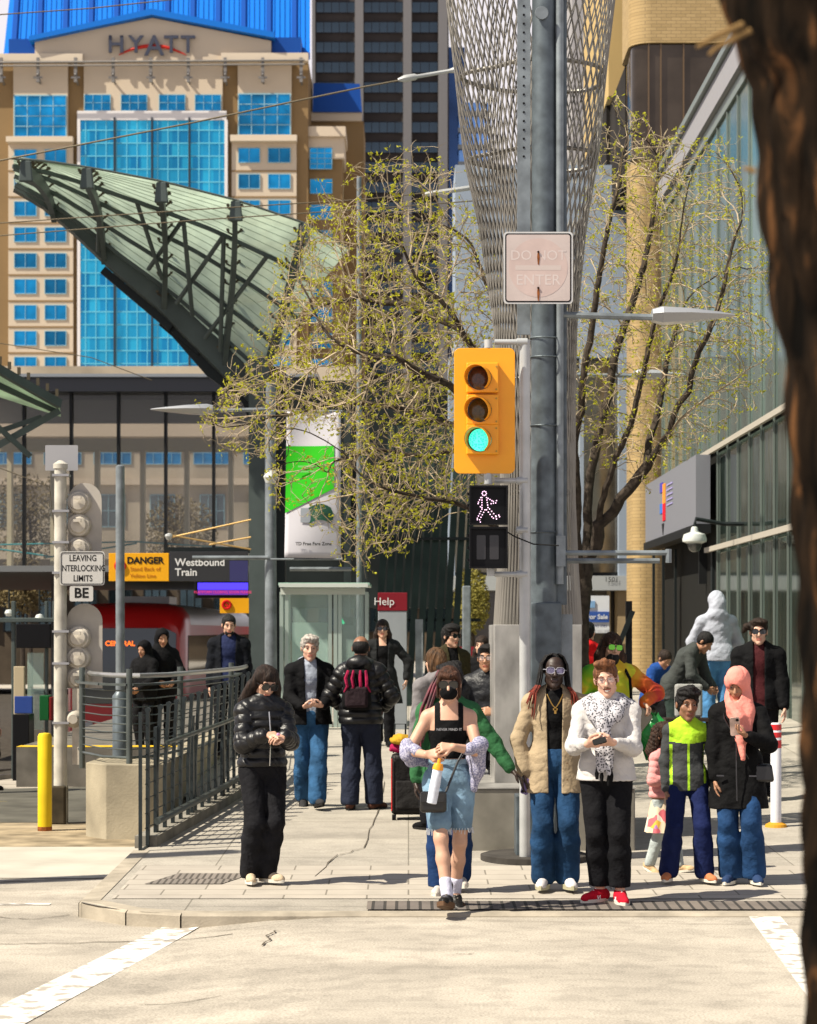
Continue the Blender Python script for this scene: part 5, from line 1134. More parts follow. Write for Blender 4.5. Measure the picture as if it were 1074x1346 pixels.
for py_ in (708, 815): mb = MB(); mb.b(X(492, 45.8), X(632, 45.8), 45.8, 45.9, Z(py_+2, 45.8), Z(py_-2, 45.8)); mb.build('cross_rail', GS2, sw)
tag(MB().b(X(372, 58.), X(600, 58.), 58, 60, 2.6, Z(500, 58.)).build('dark_gable', mat('gable_dark', (.012, .016, .016), rough=.7, nscale=.8, namt=.5)), 'dark wall of the building seen behind the flowering tree and slats', 'building')
for a, b_, lb in ((604, 625, 'second tallest galvanised box post behind the slatted screen'),): mb = MB(); mb.b(X(a+4, 40.), X(b_-6, 40.), 40, 40.3, .5, Z(770, 40.)); tag(mb.build('box_post', GAL, bevel=.02), 'galvanised box post between the slatted screen and the steel plinth', 'post')
# ================================================================ station signs, train
y_ = 34.
dg = thing('danger_sign', 'yellow danger sign hanging left of the westbound train sign', 'sign', (X(180, y_), y_, Z(745, y_)))
mb = MB(); mb.b(X(143, y_), X(222, y_), y_, y_+.08, Z(764, y_), Z(727, y_)); mb.build('board', mat('sign_amber', (.72, .34, .01), rough=.5), dg, bevel=.005)
text('DANGER', .135, (X(191, y_), y_-.005, Z(737, y_)), mat('black_paint', (.01, .01, .01)), dg, bold=.005); text('Stand Back of', .082, (X(191, y_), y_-.005, Z(748, y_)), mat('amber_dark', (.36, .11, .01)), dg); text('Yellow Line', .082, (X(188, y_), y_-.005, Z(757, y_)), mat('amber_dark', (.36, .11, .01)), dg)
def ring_(cx_, z, r, parent, y): 
    mb = MB(); mb.tube([(cx_+math.cos(a)*r, y-.01, z+math.sin(a)*r) for a in np.linspace(0, 6.283, 19)[:-1]], .02, 6, closed=True); mb.bar((cx_-r*.6, y-.01, z+r*.6), (cx_+r*.6, y-.01, z-r*.6), .02, .03); mb.build('prohibition_ring', mat('warn_red', (.5, .01, .01)), parent)
ring_(X(158, y_), Z(744, y_), .07, dg, y_)
wb = thing('direction_sign', 'black Westbound Train sign hanging from the platform canopy', 'sign', (X(275, y_), y_, Z(745, y_)))
mb = MB(); mb.b(X(222.6, y_), X(326, y_), y_, y_+.10, Z(764, y_), Z(725, y_)); mb.build('board', mat('sign_black', (.014, .015, .017), rough=.4), wb, bevel=.005)
text('Westbound', .155, (X(230, y_), y_-.005, Z(739.5, y_)), mat('white_letter', (.6, .6, .6)), wb, align='LEFT', bold=.003); text('Train', .155, (X(230, y_), y_-.005, Z(752.5, y_)), mat('white_letter', (.6, .6, .6)), wb, align='LEFT', bold=.003)
mb = MB(); mb.b(X(216, y_), X(327, y_), y_+.12, y_+.3, Z(726, y_), Z(719, y_)); mb.build('hanger_rail', GS2, wb)
mb = MB(); mb.b(X(302, y_), X(326, y_), y_-.012, y_-.001, Z(764, y_), Z(737, y_)); mb.build('blue_end', mat('sign_navy', (.02, .02, .10), rough=.4), wb)
ld = thing('led_display', 'platform display with a blue line and a small red line of text', 'display', (X(292, 35.), 35, Z(775, 35.)))
mb = MB(); mb.b(X(256, 35.), X(326, 35.), 35, 35.25, Z(786, 35.), Z(763.5, 35.)); mb.build('case', BP, ld, bevel=.01)
mb = MB(); mb.b(X(260, 35.), X(326, 35.), 34.985, 34.998, Z(775, 35.), Z(766, 35.)); mb.build('blue_screen', mat('screen_blue', (.05, .03, .75), emit=.9), ld)
mb = MB(); mb.b(X(260, 35.), X(326, 35.), 34.985, 34.998, Z(782, 35.), Z(775.5, 35.)); mb.build('purple_screen', mat('screen_purple', (.10, .02, .22), emit=.6), ld); text('PLATFORM CLOSING SOON PLEASE', .055, (X(293, 35.), 34.98, Z(778.5, 35.)), mat('led_red', (.6, .04, .15), emit=.35), ld)
ys_ = thing('platform_notice', 'small yellow notice with a red ring under the platform display', 'sign', (X(308, 35.5), 35.5, Z(795, 35.5))); mb = MB(); mb.b(X(289, 35.5), X(327, 35.5), 35.5, 35.55, Z(806, 35.5), Z(785.5, 35.5)); mb.build('board', mat('sign_amber', (.72, .34, .01)), ys_); ring_(X(298, 35.5), Z(795, 35.5), .06, ys_, 35.5)
text('No Entry', .08, (X(314, 35.5), 35.49, Z(795, 35.5)), mat('amber_dark', (.36, .11, .01)), ys_) if False else None
# light rail vehicle
TYn = 57.; tr = thing('light_rail_train', 'red and silver light rail train at the platform with an amber destination display', 'train', (X(165, TYn), TYn, -1.0))
RED = mat('train_red', (.58, .012, .014), rough=.28, spec=.6); SIL = mat('train_silver', (.42, .42, .43), rough=.35, metal=.5)
xl_, xr_ = X(86, TYn), X(244, TYn)
def trsec(y, ins, top, drop=0):
    w2 = (xr_-xl_)/2-ins; cx_ = (xl_+xr_)/2; P = []
    for a, b_ in ((-1, -1.0), (-1, top-.55), (-.97, top-.3), (-.86, top-.1), (-.6, top-.01), (0, top+.02), (.6, top-.01), (.86, top-.1), (.97, top-.3), (1, top-.55), (1, -1.0)): P.append((cx_+a*w2, y, b_-drop))
    return P
secs = [trsec(TYn-.1, .14, 2.35), trsec(TYn+.15, .05, 2.58), trsec(TYn+.5, .0, 2.70), trsec(TYn+1.4, 0, 2.72), trsec(TYn+24, 0, 2.72)]
mb = MB(); n = 11
for i, s_ in enumerate(secs): mb.v += s_
for i in range(len(secs)-1):
    for k in range(n-1): mb.f.append((i*n+k, i*n+k+1, (i+1)*n+k+1, (i+1)*n+k)); mb.m.append(1 if (i == 3 and 1 <= k < 9) else 0)
mb.f.append(tuple(range(n))); mb.m.append(0); mb.build('body', [RED, SIL], tr, smooth=True, angle=50)
mb = MB(); mb.prism([(xl_+.25, .2), (xl_+.22, 1.95), (xl_+.5, 2.08), (xr_-.5, 2.08), (xr_-.22, 1.95), (xr_-.25, .2)], TYn-.16, TYn-.11); ws = mb.build('windshield', mat('windshield', (.02, .035, .05), rough=.06, spec=.9, metal=.3), tr)
text('CENTRAL', .17, (X(159, TYn), TYn-.18, Z(846, TYn)), mat('led_amber', (1., .16, .02), emit=1.2), tr, 'destination_display', bold=.004)
mb = MB(); mb.prism([(xr_+.0, TYn+.6), (xr_+.0, TYn+24), (xr_+.02, TYn+24), (xr_+.02, TYn+.6)], .9, 1.9, axes='XY'); mb.build('side_window', DARKGLASS(), tr)
for k in (0, 1): mb = MB(); mb.b(xl_+.3+k*1.9, xl_+.7+k*1.9, TYn-.14, TYn-.105, -.45, -.25); mb.build('headlight', mat('lamp_lens', (.5, .5, .5)), tr, bevel=.02)
mb = MB()
mb.b(-7.8, -6.5, TYn+5, TYn+7, 2.74, 2.95); mb.build('roof_unit', SIL, tr)
# ================================================================ left foreground furniture
POLEW = mat('mast_white', (.42, .40, .35), rough=.6, nscale=5, namt=.25, detail=8)
y_ = 24.9; zg = -.10; rm = thing('railway_signal_mast', 'weathered white mast with two rail signal backplates seen from behind', 'mast', (X(80, y_), y_, zg))
mb = MB(); mb.lathe([(.075, zg), (.07, 2.2), (.066, Z(612, y_))], c=(X(79.5, y_), y_, 0), n=16); mb.lathe([(.08, 0), (.08, .05), (.02, .09)], c=(X(79.5, y_), y_, Z(616, y_)), n=14); mb.build('pole', POLEW, rm, smooth=True)
mb = MB(); mb.b(X(68, y_), X(88, y_), y_-.12, y_+.12, zg, .32); mb.build('junction_box', mat('box_dark', (.05, .04, .025), rough=.8, nscale=5, namt=.4), rm, bevel=.02)
for py_ in (625, 672, 713, 753, 830, 872, 950): mb = MB(); mb.b(X(70, y_), X(92, y_), y_-.08, y_+.08, Z(py_+1.5, y_), Z(py_-1.5, y_)); mb.build('clamp', mat('clamp_grey', (.3, .3, .32), rough=.5, metal=.4), rm)
SGB = mat('signal_back', (.38, .35, .31), rough=.7, nscale=3, namt=.15); SGH = mat('signal_head_white', (.46, .42, .36), rough=.6, nscale=6, namt=.2)
for (a, b_, c, d, lights) in ((88, 132, 634, 742, (660, 690, 720)), (86, 133, 793, 905, (838, 865, 892))):
    w2 = (X(b_, y_)-X(a, y_))/2; cx_ = (X(a, y_)+X(b_, y_))/2; z1_, z0 = Z(c, y_), Z(d, y_); P = [(cx_+w2*math.cos(t), z1_-w2+w2*math.sin(t)) for t in np.linspace(0, math.pi, 13)]+[(cx_-w2, z0), (cx_+w2, z0)]
    mb = MB(); mb.prism(P, y_+.10, y_+.115); bpz = mb.build('backplate', SGB, rm)
    for lz in lights:
        mb = MB(); mb.lathe([(.135, .02), (.13, -.02), (.115, -.05), (.10, -.055), (.08, -.09), (0, -.10)], c=(cx_-.06, y_+.08, Z(lz, y_)), n=18, axis='Y', cap=False); mb.b(cx_-.10, cx_-.02, y_-.09, y_-.04, Z(lz, y_)+.03, Z(lz, y_)+.06); mb.b(cx_-.22, cx_-.19, y_-.04, y_+.0, Z(lz, y_)-.02, Z(lz, y_)+.02); mb.build('lamp_housing', SGH, bpz, smooth=True)
mb = MB(); mb.lathe([(.10, .1), (.10, -.05), (.05, -.12)], c=(X(97, y_), y_+.05, Z(945, y_)), n=14, axis='Y'); mb.b(X(95, y_), X(104, y_), y_, y_+.08, Z(1005, y_), Z(905, y_)); mb.build('lower_fitting', SGH, rm, smooth=True)
mb = MB(); mb.prism(rr(X(81, y_+.2), Z(600, y_), .36, .28, .01), y_+.2, y_+.205); mb.build('blank_plate', mat('plate_back', (.30, .30, .32), rough=.5), rm)
il = thing('regulatory_sign', 'white sign reading Leaving Interlocking Limits on the white mast', 'sign', (X(108, y_-.12), y_-.12, Z(747, y_)))
y2 = y_-.12; mb = MB(); mb.prism(rr(X(108, y2), Z(747, y2), X(138, y2)-X(79, y2), .37, .03), y2, y2+.005); mb.build('plate', mat('sign_offwhite', (.47, .46, .44), rough=.6), il)
mb = MB(); P = rr(X(108, y2), Z(747, y2), X(138, y2)-X(79, y2)-.03, .34, .025); mb.tube([(a, y2-.002, b_) for a, b_ in P], .004, 4, closed=True); mb.build('border', mat('black_paint', (.01, .01, .01)), il)
for i, s_ in enumerate(('LEAVING', 'INTERLOCKING', 'LIMITS')): text(s_, .095, (X(109, y2), y2-.0014, Z(734+13.3*i, y2)), mat('black_paint', (.01, .01, .01)), il, sx=.72 if i == 1 else .78, bold=.001)
be = thing('letter_plate', 'small white plate reading BE below the interlocking sign', 'sign', (X(107, y2), y2, Z(780, y2))); mb = MB(); mb.prism(rr(X(107, y2), Z(780.5, y2), .255, .165, .02), y2, y2+.005); mb.build('plate', mat('sign_offwhite', (.47, .46, .44)), be); text('BE', .15, (X(107, y2), y2-.0014, Z(780, y2)), mat('black_paint', (.01, .01, .01)), be, bold=.004)
y_ = 26.5; pp = thing('steel_post', 'plain galvanised post rising behind the curved railing left of the train', 'post', (X(158, y_), y_, .3)); mb = MB(); mb.lathe([(.052, .3), (.052, Z(613, y_)), (.03, Z(611, y_))], c=(X(158, y_), y_, 0), n=14); mb.build('shaft', GAL, pp, smooth=True)
mb = MB(); mb.lathe([(.09, .3), (.09, 1.25), (.052, 1.3)], c=(X(158, y_), y_, 0), n=14); mb.build('sleeve', GALD, pp, smooth=True)
y_ = 24.0; zg = -.10; bl_ = thing('bollard', 'solid bright yellow steel bollard beside the tracks', 'bollard', (X(59, y_), y_, zg)); mb = MB(); mb.lathe([(.075, zg), (.075, Z(968, y_)), (.06, Z(964, y_)), (.0, Z(963, y_))], c=(X(59, y_), y_, 0), n=20, cap=False); mb.build('tube', mat('bollard_yellow', (.62, .44, .012), rough=.5, nscale=4, namt=.1), bl_, smooth=True)
mb = MB(); mb.lathe([(.0765, zg), (.0765, zg+.05)], c=(X(59, y_), y_, 0), n=20, cap=False); mb.build('rusty_foot', RU, bl_)
y_ = 21.8; xg = X(1020, y_); zg = gz(xg, y_); bw = thing('bollard', 'white flexible bollard with two red bands near the foreground trunk', 'bollard', (xg, y_, zg)); mb = MB(); mb.lathe([(.052, zg+.04), (.052, zg+.98), (.04, zg+1.0), (0, zg+1.0)], c=(xg, y_, 0), n=20, cap=False); mb.build('tube', mat('bollard_white', (.62, .62, .66), rough=.5), bw, smooth=True)
for z0, z1_ in ((.93, .985), (.86, .91), (.76, .835)): mb = MB(); mb.lathe([(.0535, zg+z0), (.0535, zg+z1_)], c=(xg, y_, 0), n=20, cap=False); mb.build('red_band', mat('band_red', (.52, .015, .02), rough=.4), bw)
mb = MB(); mb.lathe([(.11, zg), (.10, zg+.03), (.06, zg+.05)], c=(xg, y_, 0), n=20); mb.build('foot', mat('foot_amber', (.5, .24, .02), rough=.6), bw)
# ramp walls and railings
rw = thing('ramp_wall', 'low weathered concrete ramp wall under the curved railing', 'wall', (-3.0, 23.2, -.1))
mb = MB(); P = [(-3.30, 23.35), (-3.05, 23.0), (-2.60, 22.95), (-2.46, 23.1), (-2.46, 31.9), (-2.7, 31.9), (-2.7, 24.2), (-3.28, 24.2)]
WALLC = mat('ramp_concrete', (.30, .262, .19), rough=.95, nscale=1.6, namt=.35, bump=.3, bscale=40, detail=9); mb.prism(P, -.25, .66, axes='XY'); mb.build('wall', WALLC, rw, bevel=.01)
RAILM = mat('rail_galv', (.09, .105, .10), rough=.4, metal=.6, nscale=5, namt=.2)
cr = thing('curved_railing', 'curved steel railing with horizontal cables on top of the ramp wall', 'railing', (-3.0, 23.2, .6))
cp = [(X(100, 25.6), 25.6), (X(108, 24.2), 24.2), (X(135, 23.35), 23.35), (X(170, 23.1), 23.1), (X(205, 23.5), 23.5), (X(237, 24.6), 24.6), (X(272, 26.0), 26.0), (X(304, 27.8), 27.8), (X(318, 30.), 30.)]
for i in (1, 3, 5, 7): x_, y2 = cp[i]; mb = MB(); mb.tube([(x_, y2, .55), (x_, y2, 1.62)], .032, 10); mb.build('post', RAILM, cr, smooth=True)
for k in range(9): z = .72+.085*k; mb = MB(); mb.tube([(a, b_, z) for a, b_ in cp], .007 if 0 < k else .016, 6); mb.build('cable' if k else 'bottom_rail', RAILM, cr, smooth=True)
mb = MB()
for (a, b_), (c, d) in zip(cp, cp[1:]): mb.bar((a, b_, 1.46), (c, d, 1.46), .10, .022)
mb.build('flat_rail', RAILM, cr); mb = MB(); mb.tube([(a+.09, b_+.12, 1.55) for a, b_ in cp], .026, 8); mb.build('handrail', mat('stainless', (.45, .45, .44), rough=.3, metal=.8), cr, smooth=True)
pf = thing('picket_fence', 'dark steel picket fence with round handrails along the ramp edge of the pavement', 'fence', (-2.3, 20.2, .05))
FA, FB = Vector((-2.33, 20.2, 0)), Vector((-1.80, 26.2, 0)); PK = mat('picket_steel', (.024, .032, .034), rough=.45, metal=.5, nscale=6, namt=.3)
def fp(t, z): p = FA.lerp(FB, t); return (p.x, p.y, gz(p.x, p.y)+z)
for k in range(16):
    t = (k+.3)/15.5; a = Vector(fp(t, .02 if k == 0 else .10)); lean = Vector((-.0 if k < 1 else -.06, 0, 0)); zt_ = 1.22+.10*t; mid = Vector(fp(t, .62))
    mb = MB(); mb.bar(a, mid, .03, .095, up=(0, 1, 0)); mb.bar(mid-Vector((0, 0, .01)), Vector(fp(t, zt_))-lean*.6, .03, .08, up=(0, 1, 0)); mb.tube([Vector(fp(t, zt_))-lean*.6-Vector((0, .03, 0)), Vector(fp(t, zt_))-lean*.6+Vector((0, .03, 0))], .026, 8); mb.build('picket', PK, pf)
for z, r, off, m in ((.22, .034, .06, RAILM), (.90, .022, .08, RAILM)) :
    mb = MB(); mb.tube([Vector(fp(t, z))+Vector((off, 0, 0)) for t in np.linspace(0.10 if z > .5 else .04, 1, 12)], r, 8); mb.build('handrail', m, pf, smooth=True)
for k in range(8): z = .18+.13*k; mb = MB(); mb.tube([fp(0, z), fp(.35, z), fp(1, z)], .005, 5); mb.build('wire', PK, pf)
mb = MB(); mb.bar(fp(-.035, .0), fp(-.035, 1.22), .03, .03); mb.bar(fp(-.035, .0), fp(.06, .0), .03, .03); mb.build('end_frame', PK, pf)
for t in (.08, .38, .68): mb = MB(); mb.bar(Vector(fp(t, .02)), Vector(fp(t, 1.05))+Vector((0, 0, 0)), .03, .15, up=(0, 1, 0)); mb.build('stanchion', PK, pf)
mb = MB()
for i in range(12):
    a, b_ = Vector(fp(i/12+.02, 0)), Vector(fp((i+1)/12+.02, 0)); mb.bar(a+Vector((-.02, 0, .045)), b_+Vector((-.02, 0, .045)), .20, .11)
tag(mb.build('fence_upstand', mat('upstand_concrete', (.20, .185, .155), rough=.95, nscale=4, namt=.3)), kind='structure')
# small things far left
def simple(name, label, cat, parts, loc):
    t = thing(name, label, cat, loc)
    for nm, m, boxes in parts: mb = MB(); [mb.b(*b_) for b_ in boxes]; mb.build(nm, m, t, bevel=.01)
    return t
y_ = 36.; f = lambda a: X(a, y_); g_ = lambda a: Z(a, y_)
simple('glass_shelter', 'small dim platform shelter at the far left behind the white mast', 'shelter', [('wood_panel', mat('tan_frame', (.40, .33, .22)), [(f(18), f(32), y_, y_+.1, g_(962), g_(876))]), ('frame', GS, [(f(12), f(17), y_+.2, y_+.3, -1, g_(790)), (f(56), f(60), y_+.2, y_+.3, -1, g_(790)), (f(66), f(71), y_+.2, y_+.3, -1, g_(790)), (f(-20), f(90), y_+.1, y_+.4, g_(818), g_(812))]), ('glass', TGL, [(f(33), f(55), y_+.2, y_+.22, g_(960), g_(858))]), ('black_screen', BP, [(f(21), f(66), y_, y_+.15, g_(852), g_(820))])], (f(40), y_, -.5))
simple('dark_bin', 'black litter bin with a blue panel above it at the far left', 'bin', [('body', BP, [(f(31), f(52), y_-1, y_-.5, -.6, g_(936))]), ('blue_panel', mat('panel_blue', (.005, .035, .20), rough=.4), [(f(33), f(56), y_-.98, y_-.9, g_(935), g_(913))])], (f(42), y_-1, -.6))
simple('green_bin', 'small green recycling box half hidden behind the white mast', 'bin', [('box', mat('bin_green', (.006, .08, .02), rough=.5), [(f(60), f(72), y_-.6, y_-.3, g_(945), g_(913))]), ('lid', mat('bin_red', (.15, .01, .01)), [(f(72.5), f(76), y_-.6, y_-.3, g_(945), g_(915))])], (f(66), y_-.6, -.6))
for a, lb in ((12, 'round white lamp at the left edge, left of its pair'), (52, 'round white lamp beside the white mast, right of its pair')):
    mb = MB(); mb.lathe([(0, .07), (.06, .05), (.08, 0), (.05, -.05), (0, -.06)], c=(X(a, 40.), 40, Z(806 if a < 20 else 812, 40.)), n=14, cap=False); t = thing('globe_lamp', lb, 'lamp', (X(a, 40.), 40, Z(812, 40.))); mb.build('globe', mat('cam_white', (.5, .52, .5)), t, smooth=True); mb = MB(); mb.tube([(X(a, 40.), 40, Z(802, 40.)), (X(a, 40.), 40, Z(775, 40.))], .015, 6); mb.build('stem', GS2, t)
# overhead wires
def wire(pts, r, lb, m=None, sag=0):
    t = thing('overhead_wire', lb, 'wire', (X(pts[0][0], pts[0][2]), pts[0][2], Z(pts[0][1], pts[0][2])), group='overhead wires'); P = []

    for i in range(len(pts)-1):
        for s_ in np.linspace(0, 1, 9)[:-1]: q = [pts[i][k]+(pts[i+1][k]-pts[i][k])*s_ for k in range(3)]; P.append((X(q[0], q[2]), q[2], Z(q[1], q[2])-sag*math.sin(math.pi*s_)))
    q = pts[-1]; P.append((X(q[0], q[2]), q[2], Z(q[1], q[2]))); mb = MB(); mb.tube(P, r, 5); mb.build('wire', m or mat('wire_copper', (.12, .10, .07), rough=.5, metal=.5), t, smooth=True); return t
w1 = wire([(-40, 219, 34.), (250, 162, 34.), (480, 114, 34.), (600, 92, 34.)], .014, 'thick overhead wire crossing the hotel with a long insulator before the lattice')
mb = MB(); a, b_ = Vector((X(523, 34.), 34, Z(105, 34.))), Vector((X(598, 34.), 34, Z(92, 34.))); mb.tube([a, a.lerp(b_, .12), a.lerp(b_, .3), a.lerp(b_, .34), a.lerp(b_, .9), b_], [.02, .055, .05, .03, .028, .05], 8); mb.build('insulator', mat('insulator_grey', (.35, .36, .36), rough=.4), w1, smooth=True)
w2_ = wire([(-40, 296, 36.), (250, 276, 36.), (480, 262, 36.), (650, 244, 36.)], .010, 'thin overhead wire just above the canopy, upper of the two parallel ones')
mb = MB(); a, b_ = Vector((X(555, 36.), 36, Z(256, 36.))), Vector((X(625, 36.), 36, Z(246, 36.))); mb.tube([a, a.lerp(b_, .1), a.lerp(b_, .9), b_], [.012, .04, .04, .012], 8); mb.build('insulator', mat('insulator_grey', (.35, .36, .36)), w2_, smooth=True)
wire([(-40, 313, 36.), (250, 290, 36.), (480, 275, 36.), (650, 262, 36.)], .010, 'thin overhead wire across the canopy, lower of the two parallel ones')
wire([(-40, 22, 40.), (120, 11, 40.), (260, -4, 40.)], .012, 'overhead wire crossing the blue roof at the top left corner')
wire([(-40, 445, 42.), (120, 470, 42.), (200, 500, 42.)], .008, 'thin sagging wire in front of the lower hotel windows')
wire([(-40, 600, 30.), (65, 640, 30.), (72, 700, 30.)], .006, 'thin dark cable running down to the white mast at the far left')
t_ = thing('pantograph_wire', 'pair of bright sunlit wires meeting in a knot in front of the station glass', 'wire', (X(220, 33.), 33, Z(705, 33.)))
for a in ((222, 707, 330, 683), (222, 703, 330, 722), (275, 716, 330, 706)): mb = MB(); mb.tube([(X(a[0], 33.), 33, Z(a[1], 33.)), (X(a[2], 33.), 33, Z(a[3], 33.))], .014, 6); mb.build('sunlit_wire', mat('brass_wire', (.5, .33, .13), rough=.35, metal=.7), t_)
mb = MB(); mb.lathe([(0, .05), (.05, .03), (.06, 0), (.03, -.05)], c=(X(222, 33.), 33, Z(705, 33.)), n=10); mb.build('knot', mat('insulator_grey', (.35, .36, .36)), t_)
mb = MB(); mb.lathe([(.045, .4), (.04, Z(232, 38.))], c=(X(472, 38.), 38, 0), n=10); tag(mb.build('catenary_pole', GAL, smooth=True), 'slim galvanised pole topping out in front of the office tower above the tree', 'pole')
# suitcase
y_ = 22.6; xg = X(537, y_); zg = gz(xg, y_); su = thing('suitcase', 'black wheeled suitcase standing behind the masked woman', 'suitcase', (xg, y_, zg))
mb = MB(); mb.b(X(514, y_), X(562, y_), y_, y_+.28, zg+.06, zg+.66); mb.build('shell', cloth('suitcase_black', (.012, .011, .011), rough=.5), su, bevel=.04, smooth=True)
mb = MB(); mb.b(X(520, y_), X(556, y_), y_-.03, y_-.0, zg+.12, zg+.40); mb.build('pocket', cloth('suitcase_pocket', (.02, .019, .019)), su, bevel=.02)
for a in (518, 558): mb = MB(); mb.lathe([(.032, -.02), (.032, .02)], c=(X(a, y_), y_+.03, zg+.032), n=12, axis='X'); mb.build('wheel', BP, su)
mb = MB(); mb.tube([(X(517, y_), y_+.25, zg+.66), (X(519, y_), y_+.25, zg+.95), (X(533, y_), y_+.25, zg+.95), (X(533, y_), y_+.25, zg+.66)], .010, 6); mb.build('handle', GS2, su)
mb = MB(); mb.tube([(X(515, y_), y_-.01, zg+.10), (X(515, y_), y_-.01, zg+.62)], .006, 5); mb.build('edge_piping', RED, su)
bu = thing('knitted_bundle', 'mustard and crimson knitted bundle resting on top of the suitcase', 'clothing', (xg, y_, zg+.67))
for c_, nm, m in (((X(527, y_), y_+.1, zg+.72), 'crimson_fold', cloth('crimson2', (.28, .01, .06))), ((X(528, y_), y_+.05, zg+.80), 'mustard_fold', cloth('mustard', (.42, .24, .02)))):
    D = Sdf(); D.ell(c_, (.11, .10, .05), None, .02); D.ell((c_[0]+.05, c_[1], c_[2]-.01), (.08, .09, .04), None, .02); D.amp = .02; D.fold = (20, 20); P_, Q_ = D.mesh(.012); mesh_np(nm, P_, Q_, m, bu)
# leaning steel stair rail right of the mast
hb_ = thing('stair_railing', 'dark steel stair railing rising beside the golden brick column', 'railing', (X(820, 33.), 33, .5))
for a, b_, c, d in ((786, 915, 832, 803),): mb = MB(); mb.bar((X(a, 33.), 33, Z(b_, 33.)), (X(c, 33.), 33.0, Z(d, 33.)), .05, .07); mb.build('sloping_rail', GS2, hb_)
mb = MB(); mb.b(X(823, 33.), X(831, 33.), 33, 33.1, .5, Z(790, 33.)); mb.build('post', BP, hb_)

# a second mast stands out of frame on the left and throws its shadow over the pavement
m2 = thing('utility_mast', 'second galvanised mast across the side street whose shadow crosses the pavement', 'mast', (-8.6, 16.9, -.1))
mb = MB(); mb.lathe([(.21, -.1), (.17, 9.5)], c=(-8.6, 16.9, 0), n=16); mb.build('shaft', GALD, m2); mb = MB(); mb.b(-8.8, -8.35, 16.6, 17.2, -.1, 3.0); mb.build('base_box', GALD, m2)
# ================================================================ trees
BARK = mat('bark_grey', (.045, .035, .027), rough=.9, nscale=14, namt=.5, bump=.5, bscale=60, detail=6); TWIG = mat('twig_tan', (.33, .265, .18), rough=.8, nscale=6, namt=.35)
LEAF = mat('young_leaf', (.42, .42, .035), rough=.6, nscale=5, namt=.35); nt_ = LEAF.node_tree; tl = nt_.nodes.new('ShaderNodeBsdfTranslucent'); tl.inputs[0].default_value = (.46, .44, .03, 1); mxs = nt_.nodes.new('ShaderNodeMixShader'); mxs.inputs[0].default_value = .45; nt_.links.new(nt_.nodes['Principled BSDF'].outputs[0], mxs.inputs[1]); nt_.links.new(tl.outputs[0], mxs.inputs[2]); nt_.links.new(mxs.outputs[0], nt_.nodes['Material Output'].inputs[0])
def in_poly(p, poly):
    c = False; n = len(poly)
    for i in range(n):
        (x1, y1), (x2, y2) = poly[i], poly[i-1]
        if (y1 > p[1]) != (y2 > p[1]) and p[0] < (x2-x1)*(p[1]-y1)/(y2-y1)+x1: c = not c
    return c
